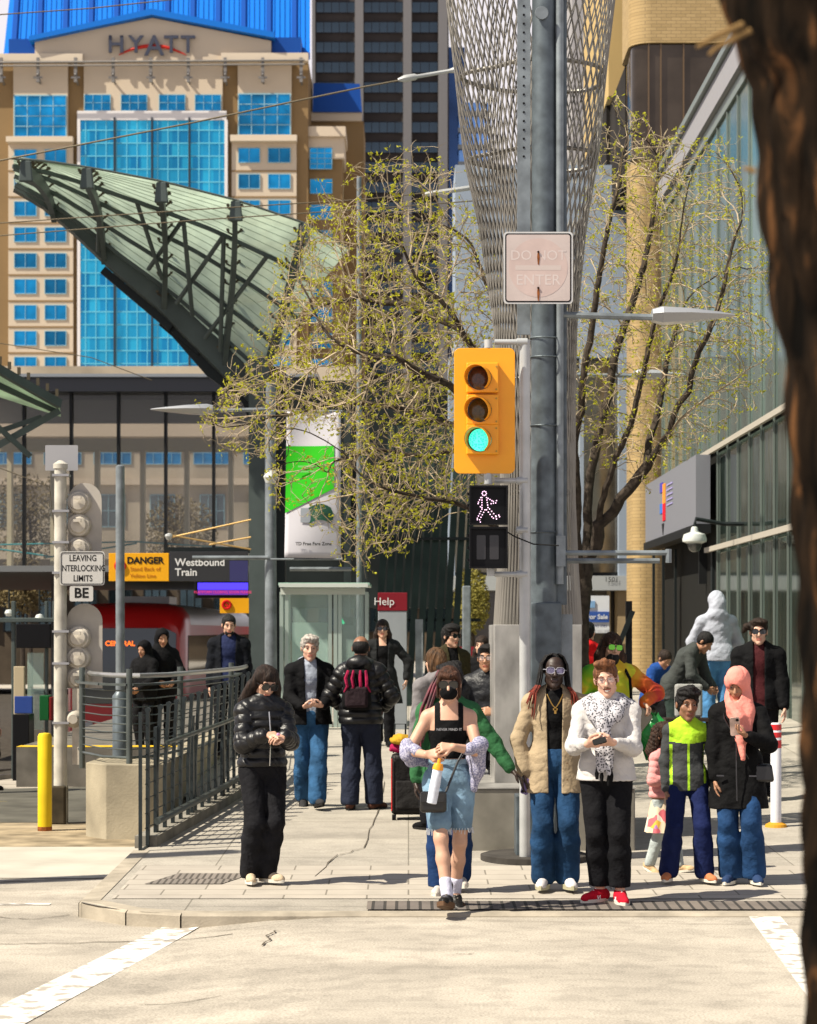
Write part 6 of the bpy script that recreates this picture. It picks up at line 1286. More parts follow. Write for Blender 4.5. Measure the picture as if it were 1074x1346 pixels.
def grow(seed, poly, Y0, Y1, paths, n_att, step=.085, infl=1.1, kill=.13, leaves=1.0, label='', tip=.0030, name='street_tree', trunk_r=None, dens=None, inertia=.60, droop=0, lsize=.022):
    rg = np.random.RandomState(seed)
    A = []
    xs_, ys_ = [p[0] for p in poly], [p[1] for p in poly]
    while len(A) < n_att:
        p = (rg.uniform(min(xs_), max(xs_)), rg.uniform(min(ys_), max(ys_)))
        if in_poly(p, poly) and (dens is None or rg.rand() < dens(*p)):
            cx_, cy_ = np.mean(xs_), np.mean(ys_); e = min(1, math.hypot((p[0]-cx_)/(max(xs_)-min(xs_))*2, (p[1]-cy_)/(max(ys_)-min(ys_))*2)); hw = (Y1-Y0)/2*math.sqrt(max(.05, 1-e*e*.8)); y = (Y0+Y1)/2+rg.uniform(-hw, hw)
            A.append((X(p[0], y), y, Z(p[1], y)))
    A = np.array(A)
    P = []; par = []
    for path in paths:      # (parent index or None, [(px,py,Y)...])
        pi, pts = path; pts = [np.array((X(a, y), y, Z(b_, y))) for a, b_, y in pts]
        last = -1 if pi is None else pi
        if pi is None: P.append(pts[0]); par.append(-1); last = 0
        else: pts = [P[pi]]+pts
        for a, b_ in zip(pts, pts[1:]):
            L = np.linalg.norm(b_-a); n = max(1, int(L/step)); perp = rg.randn(3)*.012
            for i in range(1, n+1): P.append(a+(b_-a)*i/n+perp*math.sin(math.pi*i/n)*2+rg.randn(3)*.004); par.append(last); last = len(P)-1
        path_end.append(last)
    P = [np.array(p) for p in P]; dirs = [P[i]-P[par[i]] if par[i] >= 0 else np.array((0, 0, 1.)) for i in range(len(P))]
    dirs = [d/(np.linalg.norm(d)+1e-9) for d in dirs]; nchild = [0]*len(P)
    alive = np.ones(len(A), bool); near = np.full(len(A), -1); nd = np.full(len(A), 1e9)
    def upd(i0):
        Q = np.array(P[i0:]); 
        if len(Q) == 0: return
        for s_ in range(0, len(A), 4000):
            D = np.linalg.norm(A[s_:s_+4000, None]-Q[None], axis=2); m = D.argmin(1); dm = D[np.arange(len(m)), m]; up = dm < nd[s_:s_+4000]
            nd[s_:s_+4000] = np.where(up, dm, nd[s_:s_+4000]); near[s_:s_+4000] = np.where(up, m+i0, near[s_:s_+4000])
    upd(0)
    for it in range(150):
        act = alive & (nd < (infl if it > 8 else 9))
        if not act.any() or len(P) > 26000: break
        idx = np.nonzero(act)[0]; g = {}
        for a in idx: g.setdefault(near[a], []).append(a)
        i0 = len(P)
        for nidx, at in g.items():
            if nchild[nidx] >= 3: continue
            v = (A[at]-P[nidx]); v /= np.linalg.norm(v, axis=1)[:, None]; v = v.sum(0); v /= (np.linalg.norm(v)+1e-9)
            v = v*(1-inertia)+dirs[nidx]*inertia+rg.randn(3)*.08+np.array((0, 0, -droop)); v /= np.linalg.norm(v)
            P.append(P[nidx]+v*step); par.append(nidx); dirs.append(v); nchild[nidx] += 1; nchild.append(0)
        upd(i0); alive &= nd > kill
    n = len(P); Pn = np.array(P); r = np.zeros(n); ch = [[] for _ in range(n)]
    for i in range(n):
        if par[i] >= 0: ch[par[i]].append(i)
    e = 2.35; acc = np.zeros(n)
    for i in range(n-1, -1, -1):
        if not ch[i]: acc[i] = tip**e
        r[i] = acc[i]**(1/e)
        if par[i] >= 0: acc[par[i]] += acc[i]*1.0+(tip*.12)**e
    r = np.maximum(r, tip); 
    if trunk_r: 
        k = trunk_r/r[0]; r = r*np.where(r > .012, 1+(k-1)*np.clip((r-.012)/(r[0]-.012+1e-9), 0, 1)**.7, 1)
    # strands: follow the thickest child
    base = Pn[0]; t = thing(name, label, 'tree', tuple(base)); big = MB(); small = MB(); seen = set(); stack = [(0, -1)]
    while stack:
        s_, pr_ = stack.pop(); chain = [pr_] if pr_ >= 0 else []; rr_ = [min(r[pr_], r[s_]*1.2)] if pr_ >= 0 else []; c = s_
        while True:
            chain.append(c); rr_.append(r[c])
            if not ch[c]: break
            k_ = sorted(ch[c], key=lambda q: -r[q])
            for o in k_[1:]: stack.append((o, c))
            c = k_[0]
        if len(chain) < 2: continue
        thick = rr_[0] > .022
        m_ = big if thick else small; keep = list(range(0, len(chain)-1, 1 if thick else 2))+[len(chain)-1]
        m_.tube([Pn[chain[q]] for q in keep], [rr_[q] for q in keep], 9 if rr_[0] > .05 else 6 if thick else 4, cap=False)
    big.build('trunk', BARK, t, smooth=True, fix=False)
    # fine side twigs and leaves
    lv = MB(); ids = [i for i in range(n) if r[i] < .011]
    for i in ids:
        if rg.rand() < .5:
            d = rg.randn(3); d[2] += .25; d /= np.linalg.norm(d); d = d*.7+dirs[i]*.6; L = rg.uniform(.05, .16); e_ = Pn[i]+d*L; mid = Pn[i]+d*L*.5+rg.randn(3)*.01; small.tube([Pn[i], mid, e_], [.0026, .002, .0014], 3, cap=False)
            if rg.rand() < leaves: 
                for q in range(rg.randint(2, 6)): leafq(lv, e_+rg.randn(3)*.016, rg, lsize)
        if rg.rand() < leaves*.35: leafq(lv, Pn[i]+rg.randn(3)*.015, rg, lsize)
    small.build('branches', TWIG, t, smooth=True, fix=False); lv.build('leaves', LEAF, t, fix=False); print(label, n, len(lv.f)); return t
def leafq(m, c, rg, s_):
    a = rg.randn(3); a /= np.linalg.norm(a); b_ = np.cross(a, rg.randn(3)); b_ /= np.linalg.norm(b_); s_ = s_*rg.uniform(.6, 1.3); n_ = np.cross(a, b_)
    m.add([c-a*s_, c+b_*s_*.45-n_*s_*.2, c+a*s_, c-b_*s_*.45-n_*s_*.2], [(0, 1, 2, 3)])
path_end = []
polyA = [(262, 560), (300, 500), (325, 455), (355, 400), (375, 330), (420, 270), (455, 225), (520, 205), (570, 195), (600, 250), (632, 300), (650, 380), (655, 520), (650, 620), (600, 668), (540, 715), (470, 745), (420, 705), (380, 670), (345, 640), (330, 600), (290, 585)]
pa = [(None, [(706, 1050, 24.6), (703, 900, 24.6), (699, 740, 24.6), (692, 640, 24.5), (676, 560, 24.4), (652, 500, 24.3), (610, 440, 24.2), (560, 380, 24.2)])]
def near_idx(paths_pts, step, px, py, Y):
    # replicate node layout of the first path to find the nearest index
    pts = [np.array((X(a, y), y, Z(b_, y))) for a, b_, y in paths_pts]; idx = 0; best = (9e9, 0); t = np.array((X(px, Y), Y, Z(py, Y)))
    for a, b_ in zip(pts, pts[1:]):
        L = np.linalg.norm(b_-a); n = max(1, int(L/step))
        for i in range(1, n+1):
            idx += 1; d = np.linalg.norm(a+(b_-a)*i/n-t)
            if d < best[0]: best = (d, idx)
    return best[1]
t0p = pa[0][1]
for px, py, lim in [(699, 740, [(670, 700, 24.4), (620, 668, 24.1), (560, 655, 23.8), (500, 640, 23.7)]), (692, 640, [(650, 600, 24.6), (600, 560, 25), (540, 540, 25.2), (470, 530, 25.2), (400, 540, 25.2)]), (684, 600, [(640, 545, 24), (590, 505, 23.6), (520, 470, 23.4), (450, 455, 23.4)]), (676, 560, [(672, 480, 24.8), (650, 400, 25), (620, 320, 25.2)]), (652, 500, [(600, 430, 25), (540, 400, 25.3), (470, 390, 25.5), (420, 400, 25.5)]), (684, 600, [(630, 590, 24.9), (570, 600, 25.2), (500, 590, 25.3), (430, 610, 25.2)])]:
    pa.append((near_idx(t0p, .085, px, py, 24.5), lim))
def densA(a, b_): return .12 if (372 < a < 450 and b_ > 560) else .35 if (a < 360 or b_ < 270) else (.75 if b_ > 660 else 1)
grow(11, polyA, 22.9, 26.4, pa, 3000, label='budding tree spreading pale twigs and yellow green leaves left of the mast', leaves=.62, lsize=.023, trunk_r=.085, dens=densA, droop=.03, kill=.095, tip=.0024)
polyB = [(745, 560), (742, 420), (758, 300), (790, 190), (812, 120), (838, 150), (850, 200), (880, 165), (915, 210), (950, 175), (985, 260), (1005, 350), (1018, 470), (1000, 530), (960, 560), (900, 600), (850, 640), (790, 600)]
t0p = [(765, 1040, 25.6), (764, 900, 25.6), (763, 790, 25.6), (768, 735, 25.6), (786, 690, 25.5), (815, 655, 25.4), (850, 612, 25.3), (880, 570, 25.2), (905, 515, 25.1), (930, 440, 25), (955, 360, 25), (975, 290, 25)]
pb = [(None, t0p)]
for px, py, lim in [(763, 770, [(758, 700, 25.4), (757, 620, 25.3), (764, 540, 25.2), (775, 450, 25.1), (790, 350, 25), (815, 240, 25), (825, 180, 25)]), (768, 735, [(772, 670, 25.8), (782, 600, 26), (800, 520, 26.2), (820, 430, 26.3), (850, 330, 26.4), (865, 230, 26.4)]), (786, 690, [(800, 630, 25.2), (830, 560, 25.0), (848, 480, 24.9), (868, 400, 24.8), (895, 300, 24.7)]), (880, 570, [(920, 530, 25), (965, 500, 24.8), (1000, 480, 24.7)]), (850, 612, [(860, 560, 25.6), (875, 480, 25.9), (900, 400, 26)])]:
    pb.append((near_idx(t0p, .085, px, py, 25.5), lim))
grow(23, polyB, 23.8, 27.2, pb, 2500, label='bare limbed tree with pale branches in front of the golden brick column', leaves=.75, trunk_r=.11, kill=.115, lsize=.021)
# trees far behind the street
rg = np.random.RandomState(4)
for i, (px, py, y, lb) in enumerate(((30, 770, 95., 'distant tan leafless tree at the far left behind the white mast'), (620, 790, 52., 'sunlit olive tree glimpsed between the slats and the steel plinth'), (40, 680, 100., 'dim leafless tree behind the left end of the station glass'), (235, 700, 100., 'dim leafless tree behind the right half of the station glass'))):
    t = thing('distant_tree', lb, 'tree', (X(px, y), y, -.5)); mb = MB(); mb.tube([(X(px, y), y, -.5), (X(px, y), y, Z(py, y))], [.12, .05], 6); mb.build('trunk', BARK, t); mb = MB(); W_ = (42, 24, 60, 52)[i]
    for k in range(2600): a = rg.randn(3); a /= np.linalg.norm(a); a *= rg.rand()**.45; c = np.array((X(px+a[0]*W_, y), y+a[1]*1.5, Z(py+a[2]*(38, 45, 60, 50)[i], y))); leafq(mb, c, rg, .055 if i == 1 else .10)
    mb.build('crown', mat('crown_tan', (.17, .13, .06), rough=.9, nscale=1, namt=.5) if i != 1 else mat('crown_olive', (.16, .14, .03), rough=.9, nscale=2, namt=.5), t, fix=False)
# ================================================================ foreground trunk
ty = 4.2; tk_ = thing('foreground_tree', 'dark out of focus tree trunk close to the camera along the right edge', 'tree', (X(1140, ty), ty, -.02))
FBK = bpy.data.materials.new('rough_bark'); FBK.use_nodes = True; t_ = FBK.node_tree; b_ = t_.nodes['Principled BSDF']; b_.inputs['Roughness'].default_value = .95; b_.inputs['Specular IOR Level'].default_value = .03
tcn = t_.nodes.new('ShaderNodeTexCoord'); mpn = t_.nodes.new('ShaderNodeMapping'); mpn.inputs['Scale'].default_value = (1, 1, .22); n1 = t_.nodes.new('ShaderNodeTexNoise'); n1.inputs['Scale'].default_value = 22; n1.inputs['Detail'].default_value = 8; n1.inputs['Distortion'].default_value = .6
r1 = t_.nodes.new('ShaderNodeValToRGB'); els = r1.color_ramp.elements; els[0].position = .36; els[0].color = (.003, .0025, .002, 1); els[1].position = .80; els[1].color = (.17, .075, .028, 1); e_ = els.new(.58); e_.color = (.016, .010, .006, 1)
t_.links.new(tcn.outputs['Object'], mpn.inputs[0]); t_.links.new(mpn.outputs[0], n1.inputs[0]); t_.links.new(n1.outputs['Fac'], r1.inputs[0]); t_.links.new(r1.outputs[0], b_.inputs['Base Color'])
bp = t_.nodes.new('ShaderNodeBump'); bp.inputs['Strength'].default_value = 1; bp.inputs['Distance'].default_value = .02; t_.links.new(n1.outputs['Fac'], bp.inputs['Height']); t_.links.new(bp.outputs[0], b_.inputs['Normal'])
ledge = lambda py: np.interp(py, [-150, 0, 60, 100, 250, 400, 480, 700, 1000, 1346, 1500, 2300], [925, 948, 962, 984, 992, 1012, 1026, 1042, 1052, 1056, 1058, 1040])
def tf(u, v):
    py = -150+2480*v; z = Z(py, ty); xl_ = X(ledge(py)+26, ty); rad = .175+.012*math.sin(z*3); cx_ = xl_+rad; a = 2*math.pi*u
    ridge = .010*abs(math.sin(a*7+z*2.1+1.2*math.sin(z*5)))+.008*math.sin(a*13+z*6)+.006*math.sin(z*31+a*5)
    return (cx_+math.cos(a)*(rad+ridge), ty+.1+math.sin(a)*(rad+ridge), z)
mb = MB(); mb.grid(tf, 90, 220); mb.build('trunk', FBK, tk_, smooth=True, fix=True)
STB = mat('stub_tan', (.20, .12, .045), rough=.9, nscale=30, namt=.4)
for pts, r_ in ((((975, 36), (940, 52), (914, 66)), .007), (((985, 44), (960, 56), (950, 64)), .006), (((968, 50), (940, 66), (930, 76)), .005), (((990, 230), (985, 226), (975, 224)), .006)):
    mb = MB(); mb.tube([(X(a, ty), ty-.02, Z(b_, ty)) for a, b_ in pts], [r_, r_*.9, r_*.5], 7); mb.build('broken_twig', STB, tk_, smooth=True)
# ================================================================ the people, nearest first
NAVYP = cloth('black_trouser', (.0055, .0055, .007)); BLK = cloth('black', (.0042, .0042, .005)); JEAN = cloth('jeans', (.013, .042, .10), nscale=5, namt=.4)
DJEAN = cloth('dark_jeans', (.014, .045, .12), nscale=5, namt=.35); WSOLE = mat('white_sole', (.6, .57, .5), rough=.6); BSOLE = mat('black_sole', (.015, .014, .013), rough=.7)
WLACE = mat('white_lace', (.7, .68, .66), rough=.8); HB = hairm('dark_brown', (.018, .009, .005)); HK = hairm('black', (.006, .005, .005))
def long_locks(L=.3, w=.03, fwd=0):
    o = []
    for q in (-1, 1):
        o.append(([(q*.055, .02, .03), (q*.088, .01, -.07), (q*.10, -.0-fwd, -.18), (q*.085, -.03-fwd, -L)], [w, w*1.1, w, w*.4]))
        o.append(([(q*.03, .07, .03), (q*.06, .085, -.1), (q*.07, .07, -L)], [.05, .05, .03]))
    return o
def phone(name, label, c, d, n, m, size=(.075, .15), group=None):
    """slab with rounded corners at world place c, long side along d, face normal n"""
    d = Vector(d).normalized(); n = Vector(n); n = (n-d*n.dot(d)).normalized(); u = d.cross(n); c = Vector(c)
    mb = MB(); w_, h_ = size[0]/2, size[1]/2; r = .012; P = []
    for cx, cy, a0 in ((1, 1, 0), (-1, 1, 90), (-1, -1, 180), (1, -1, 270)):
        for a in (0, 30, 60, 90): P.append((cx*(w_-r)+r*math.cos(R(a0+a)), cy*(h_-r)+r*math.sin(R(a0+a))))
    k = len(P); mb.add([c+u*a+d*b+n*.004 for a, b in P]+[c+u*a+d*b-n*.004 for a, b in P], [tuple(range(k)), tuple(range(2*k-1, k-1, -1))]+[(i, (i+1) % k, k+(i+1) % k, k+i) for i in range(k)])
    t = thing(name, label, 'phone', tuple(c)); mb.build('case', m, t)
    lens = MB(); lens.tube([c+n*.004+d*h_*.7+u*w_*.5, c+n*.008+d*h_*.7+u*w_*.5], .012, 10); lens.build('camera_bump', mat('black_gloss', (.01, .01, .01), rough=.15), t); return t
def wpt(p, q):      # body-local point to world
    c, sn = math.cos(p.rot), math.sin(p.rot); return Vector(((q[0]*c-q[1]*sn)*p.k+p.x0, (q[0]*sn+q[1]*c)*p.k+p.Y, q[2]*p.k+p.g))

# 1 woman with the face mask, striding at the front
p = Person(590, 16.35, 1.74, 'woman in black tank top, black face mask and denim shorts striding across at the front', skin_='light', vox=.0055, bulk=.90, sh=.15, hs=1.04,
    arms=[dict(w=('px', 560, 992, .27), hint=(-.7, .35, -.7), d=(.9, -.2, .15), n=(.1, .6, -.4), curl=.9), dict(w=('px', 596, 982, .30), hint=(.8, .35, -.7), d=(-.9, -.15, .0), n=(0, .5, -.4), curl=1.0)],
    legs=[dict(a=(-.015, -.30, .105), hint=(-.05, -1, 0), yaw=-8, pitch=14), dict(a=(.05, .16, .10), hint=(.1, -1, 0), yaw=14, pitch=-22)], head=(-3, 4, 0))
p.body().eyes(); p.glasses(big=1.22); W1 = p
p.hair(hairm('chestnut', (.045, .017, .008)), 'long', locks=[([(-.055, -.06, .085), (-.070, -.07, .02), (-.076, -.055, -.08)], [.012, .010, .005], 1), ([(.055, -.06, .085), (.070, -.07, .02), (.078, -.055, -.08)], [.012, .010, .005], 1), ([(-.04, -.080, .070), (0, -.092, .066), (.04, -.080, .070)], [.018, .016, .018], 1), ([(0, .06, .0), (0, .11, -.06), (0, .10, -.2)], [.05, .045, .03])])
D = Sdf(); D.ell(p.hp(0, -.062, -.052), A3(.062, .060, .050)*p.hs, p.HM, .01); D.cone(p.hp(-.02, -.09, -.03), p.hp(.02, -.09, -.03), .022, .022, .02)
P_, Q_ = D.mesh(.005); mk = p.put('face_mask', P_, Q_, BLK)
for q in (-1, 1): mb = MB(); mb.tube([p.hp(q*.05, -.08, -.02), p.hp(q*.08, -.02, .0), p.hp(q*.085, .015, .01)], .002, 4); p.mbput('ear_loop', mb, BLK, parent=mk)
tank = p.top(BLK, t=.010, hem=1.10, sleeve=0, amp=.0015, neck=(.066, 1.375), name='tank_top', cutf=lambda x, y, z: np.maximum(np.minimum(np.abs(x)-.103, z-1.30), z-1.50))
text('NEVER MIND IT', .026, wpt(p, (0, -.155, 1.31)), mat('print_grey', (.35, .35, .37)), p.e, ext=.001, sx=1.0)
sh_ = p.pants(cloth('washed_denim', (.15, .24, .33), nscale=7, namt=.3), t=.017, upto=.36, waist=1.09, amp=.006, name='shorts', loz=.585)
mb = MB(); random.seed(3)
for i in (0, 1):
    K0 = p.hipj[i]+(p.kn[i]-p.hipj[i])*.62
    for a in range(26):
        t = a/26*6.283; q = (K0[0]+math.cos(t)*.088, K0[1]+math.sin(t)*.088, .60); mb.bar(q, (q[0]+random.uniform(-.01, .01), q[1], .575-random.random()*.02), .005, .004)
p.mbput('frayed_hem', mb, mat('fray_white', (.5, .52, .55)), parent=sh_)
mb = MB(); ring = [(math.cos(a/24*6.283)*.148, math.sin(a/24*6.283)*.118, 1.075) for a in range(24)]
mb.grid(lambda u, v: (math.cos(u*6.283)*.150, math.sin(u*6.283)*.122, 1.06+.035*v), 30, 2); p.mbput('waistband', mb, cloth('washed_denim2', (.19, .28, .36)), parent=sh_)
for i in (0, 1): D = Sdf(); D.cone(p.an[i]+A3(0, 0, .02), p.an[i]+(p.kn[i]-p.an[i])*.27, .043, .045, .01); P_, Q_ = D.mesh(.006); p.put('sock', P_, Q_, cloth('sock', (.55, .55, .68)))
p.shoes(cloth('black_leather', (.012, .011, .010), rough=.35), mat('brown_sole', (.10, .055, .03), rough=.7), high=.075, wid=.058, laces=mat('grey_lace', (.25, .22, .18)), names='boot', sh_=.034)
# shirt draped in the crook of her elbows
D = Sdf(); e0, e1 = p.el
D.chain([e0+A3(-.01, 0, .05), e0+A3(.0, -.03, -.02), e0+A3(.02, .05, -.07), A3(0, .15, 1.05), e1+A3(-.02, .06, -.05), e1+A3(.015, 0, .05)], [.040, .052, .04, .03, .04, .050], .03)
D.chain([e1+A3(.01, -.02, .05), (e1+p.wr[1])/2+A3(.02, -.01, .0)], [.050, .038], .03); D.chain([e0+A3(-.01, -.02, .03), (e0+p.wr[0])/2+A3(0, 0, .01)], [.045, .036], .03)
D.chain([e1+A3(0, .02, -.02), e1+A3(-.005, .05, -.14), e1+A3(-.03, .05, -.27)], [.055, .045, .022], .03)
D.amp = .010; D.fold = (14, 12); P_, Q_ = D.mesh(.006); p.put('draped_shirt', P_, Q_, ramp_mat('lavender_check', (1, 1, 1), [(.42, (.15, .15, .25)), (.60, (.42, .41, .51))], kind='noise', scale=85, rough=.9))
mb = MB(); wr = p.wr[1]; mb.tube([wr+A3(-.022, 0, -.026), wr+A3(-.022, -.022, 0), wr+A3(-.022, 0, .026), wr+A3(-.022, .024, 0)], .005, 6, closed=True); p.mbput('bracelet', mb, mat('gold', (.5, .3, .08), rough=.3, metal=1))
# crossbody bag: hers but carried -> its own thing
bc = wpt(p, (-.115, -.24, .80)); bag = thing('crossbody_bag', 'small black leather crossbody bag on the hip of the masked woman', 'bag', tuple(bc))
mb = MB(); mb.box(bc, (.19, .08, .15)); mb.build('pouch', mat('bag_leather', (.010, .010, .011), rough=.3), bag, bevel=.025, smooth=True)
mb = MB(); mb.box(bc+Vector((0, -.045, .035)), (.18, .012, .07)); mb.build('flap', mat('bag_leather2', (.016, .016, .018), rough=.25), bag, bevel=.004)
mb = MB(); mb.box(bc+Vector((.0, -.054, .02)), (.04, .006, .014)); mb.build('clasp', mat('silver', (.6, .6, .6), rough=.25, metal=1), bag)
mb = MB(); mb.tube([bc+Vector((.09, 0, .07)), wpt(p, (.02, -.185, .98)), wpt(p, (.06, -.175, 1.08)), wpt(p, (.115, -.125, 1.17)), wpt(p, (.14, -.05, 1.24)), wpt(p, (.10, .11, 1.30))], .009, 6); mb.build('strap', mat('bag_leather'  , (.01, .01, .01)), bag, smooth=True)
# bottle with an orange cap in her hand
bc = wpt(p, (-.085, -.36, 1.035)); bt = thing('water_bottle', 'white ribbed plastic bottle with orange cap held by the masked woman', 'bottle', tuple(bc))
ax_ = Vector((.18, 0, 1)).normalized(); q = lambda t: bc+ax_*t
mb = MB(); mb.tube([q(-.24), q(-.235), q(-.12), q(-.05), q(.0), q(.015)], [.030, .036, .038, .036, .036, .024], 14); mb.build('bottle_body', mat('bottle_plastic', (.62, .66, .75), rough=.3, nscale=30), bt, smooth=True)
mb = MB(); mb.tube([q(.0), q(.02), q(.045), q(.047), q(.08)], [.038, .038, .030, .014, .011], 14); mb.build('cap', mat('orange_plastic', (.85, .33, .01), rough=.4), bt, smooth=True)

# 2 person in the green sweater right behind her
p = Person(590, 17.25, 1.72, 'person in green sweater and blue track trousers half hidden behind the masked woman', skin_='deep', vox=.0065, bulk=1.0, sh=.175,
    arms=[dict(w=('px', 547, 1028, .02), hint=(-1, .1, 0), curl=.6), dict(w=('px', 672, 1012, .05), hint=(.6, .2, -.8), curl=.5, d=(.7, -.1, -.6))],
    legs=[dict(a=('px', 578, 1162, .05), yaw=-10), dict(a=('px', 604, 1150, -.1), yaw=10)], head=(-150, 0, -6))
p.body(); p.hair(HK, 'full', noise=.010, locks=[([(.0, .0, .10), (-.03, .03, .12)], [.05, .04])])
p.top(cloth('green_sweater', (.030, .115, .045)), t=.035, ta=.030, hem=.86, amp=.011, flare=.01, collar=(.07, .01, .022), name='sweater', tw=.022)
p.pants(cloth('track_blue', (.010, .030, .095)), t=.03, flare=.012, amp=.009); p.shoes(cloth('pale_trainer', (.5, .45, .40)), WSOLE, wid=.05)
mb = MB(); random.seed(5)
for j in range(16):
    a = j/16*math.pi; x_ = -.06-.05*random.random(); y_ = .05*math.cos(a); pts = [wpt(p, (x_+.03, -.06+y_, 1.72)), wpt(p, (x_-.03, -.06+y_, 1.60)), wpt(p, (x_-.08-.03*random.random(), -.08+y_, 1.42)), wpt(p, (x_-.11-.05*random.random(), -.10+y_, 1.22+.06*random.random())), wpt(p, (x_-.13-.06*random.random(), -.11+y_, 1.06+.14*random.random()))]
    mb.tube(pts, [.008, .011, .010, .009, .005], 6)
mb.build('braids', ramp_mat('burgundy_braids', (1, 1, 1), [(.3, (.012, .006, .006)), (.65, (.16, .012, .03))], kind='noise', scale=14, rough=.5), p.e, smooth=True)

# 3 woman in the beige overshirt
p = Person(728, 17.35, 1.80, 'woman in open beige overshirt, black top and blue jeans with round glasses', skin_='deep', vox=.006, bulk=.97, sh=.165, hs=1.08,
    arms=[dict(w=('px', 690, 1016, .06), hint=(-1, .2, 0), curl=.5, d=(-.25, -.1, -1)), dict(w=('px', 790, 960, -.25), hint=(.8, .6, -.3))],
    legs=[dict(a=('px', 714, 1152, .02), yaw=-8), dict(a=('px', 746, 1152, .02), yaw=10)], head=(2, 0, 3))
p.body().eyes(); p.glasses(dark=False, m=mat('violet_lens', (.20, .18, .30), rough=.05, alpha=.6), frame=(.30, .30, .34), big=1.05); BW = p
random.seed(8)
D = Sdf(); D.ell(p.hp(0, .022, .036), A3(.080, .096, .088)*p.hs, p.HM, .008); D.ell(p.hp(0, -.09, -.045), A3(.066, .07, .092)*p.hs, p.HM, .006, 's')
P_, Q_ = D.mesh(.005); cap_ = p.put('hair', P_, Q_, HK); bk, br2 = MB(), (MB(), MB())
for j in range(46):
    q = -1 if j % 2 else 1; u_ = (j//2)/22; x1 = .012+.02*random.random(); f = -.045+.13*u_; o_ = .078+.022*random.random(); L = .20+.13*random.random(); dx = random.uniform(0, .07)
    top = [p.hp(q*x1, f*.8-.01, .124-.02*u_), p.hp(q*(.055), f, .105), p.hp(q*(.086), f+.005, .05), p.hp(q*o_, f, -.03), p.hp(q*(o_+.012), f-.01, -.10)]
    low = [top[-1], p.hp(q*(o_+.03+dx*.5), f-.035, -.15), p.hp(q*(o_+.03+dx), f-.045, -L)]
    bk.tube(top, [.005, .0075, .0078, .0075, .007], 6); br2[j % 2].tube(low, [.007, .0065, .004], 6)
bo_ = p.mbput('braids', bk, HK)
for q in (0, 1): p.mbput('rust_braid_end', br2[q], hairm('rust', (.16, .025, .014)), parent=bo_)
p.top(BLK, t=.008, ta=.006, hem=1.04, sleeve=.3, amp=.002, collar=(.062, .015, .02), name='shirt')
p.top(cloth('beige_overshirt', (.33, .255, .165)), t=.028, ta=.020, hem=.74, open_=.048, vopen=.012, amp=.007, flare=.035, sleeve=.96, tw=.032, collar=(.082, -.012, .028), name='overshirt')
for z_ in (.84, .96, 1.08): mb = MB(); mb.box((.088, -.175, z_), (.014, .006, .014)); p.mbput('button', mb, mat('horn_button', (.18, .12, .07)))
mb = MB(); mb.tube([(math.sin(a)*.058, -.145+.035*math.cos(a)*0-(1-abs(math.sin(a)))*.012+.05*max(0, abs(math.sin(a))-.8), 1.365+.10*abs(math.sin(a))**1.4) for a in np.linspace(-1.5, 1.5, 13)], .0045, 6); mb.box((0, -.168, 1.345), (.016, .006, .045)); mb.box((0, -.168, 1.355), (.034, .006, .014)); p.mbput('necklace', mb, mat('gold', (.5, .3, .08)))
p.pants(JEAN, t=.024, flare=.016, waist=1.06, amp=.007); p.shoes(cloth('white_trainer', (.55, .52, .52)), mat('cream_sole', (.35, .33, .22)), laces=mat('violet_lace', (.35, .28, .5)), wid=.05, sh_=.034)
c = wpt(p, p.wr[0]+p.hd[0]['d']*.10+A3(.03, -.03, 0)); phone('mobile_phone', 'violet cased phone held at the side of the woman in beige', c, (-.3, 0, -1), (.2, -1, 0), mat('violet_case', (.16, .11, .30), rough=.3), (.06, .12))

# 4 man with the keffiyeh
p = Person(797, 16.75, 1.76, 'laughing person in white sweatshirt with a patterned scarf and red trainers', skin_='fair', vox=.0055, bulk=1.0, sh=.176, rot=-8,
    arms=[dict(w=('px', 772, 978, .33), hint=(-.55, .35, -1), d=(.75, -.45, .12), n=(.2, .7, .5), curl=.9), dict(w=('px', 806, 976, .33), hint=(.55, .35, -1), d=(-.8, -.4, .05), n=(0, .6, .6), curl=.9)],
    legs=[dict(a=('px', 789, 1170, .02), yaw=-42), dict(a=('px', 815, 1172, .10), yaw=14)], head=(2, 6, -7)); KM = p
p.body().eyes(brow=(.12, .06, .03)); p.glasses(dark=False, frame=(.25, .12, .10), m=mat('clear_lens', (.7, .6, .6), rough=.05, alpha=.15), big=.95)
p.hair(hairm('auburn', (.13, .052, .022)), 'short', noise=.008, cap=.97, locks=[([(-.045, -.045, .115), (.0, -.065, .122), (.05, -.04, .11)], [.024, .030, .022], 1)])
mb = MB(); mb.tube([p.hp(-.026, -.094, -.053), p.hp(0, -.103, -.045), p.hp(.026, -.094, -.053)], [.004, .006, .004], 6); p.mbput('moustache', mb, hairm('ginger', (.16, .075, .04)))
mb = MB(); mb.tube([p.hp(-.017, -.093, -.064), p.hp(0, -.0975, -.067), p.hp(.017, -.093, -.064)], [.003, .006, .003], 6); p.mbput('teeth', mb, mat('teeth', (.6, .56, .5), rough=.3))
WS = cloth('white_fleece', (.50, .48, .47), namt=.06)
p.top(WS, t=.034, ta=.026, hem=.90, amp=.008, fold=(14, 26), sleeve=.93, tw=.014, flare=.012, name='sweatshirt')
p.pants(NAVYP, t=.018, flare=.004, waist=.99, amp=.007, loz=.13)
mb = MB()
for i in (0, 1): a_ = p.an[i]; mb.lathe([(.052, .125), (.056, .128), (.056, .165), (.052, .168)], c=(a_[0]+(p.kn[i]-a_)[0]*.1, a_[1]+(p.kn[i]-a_)[1]*.1, 0), n=20)
p.mbput('turned_cuff', mb, NAVYP)
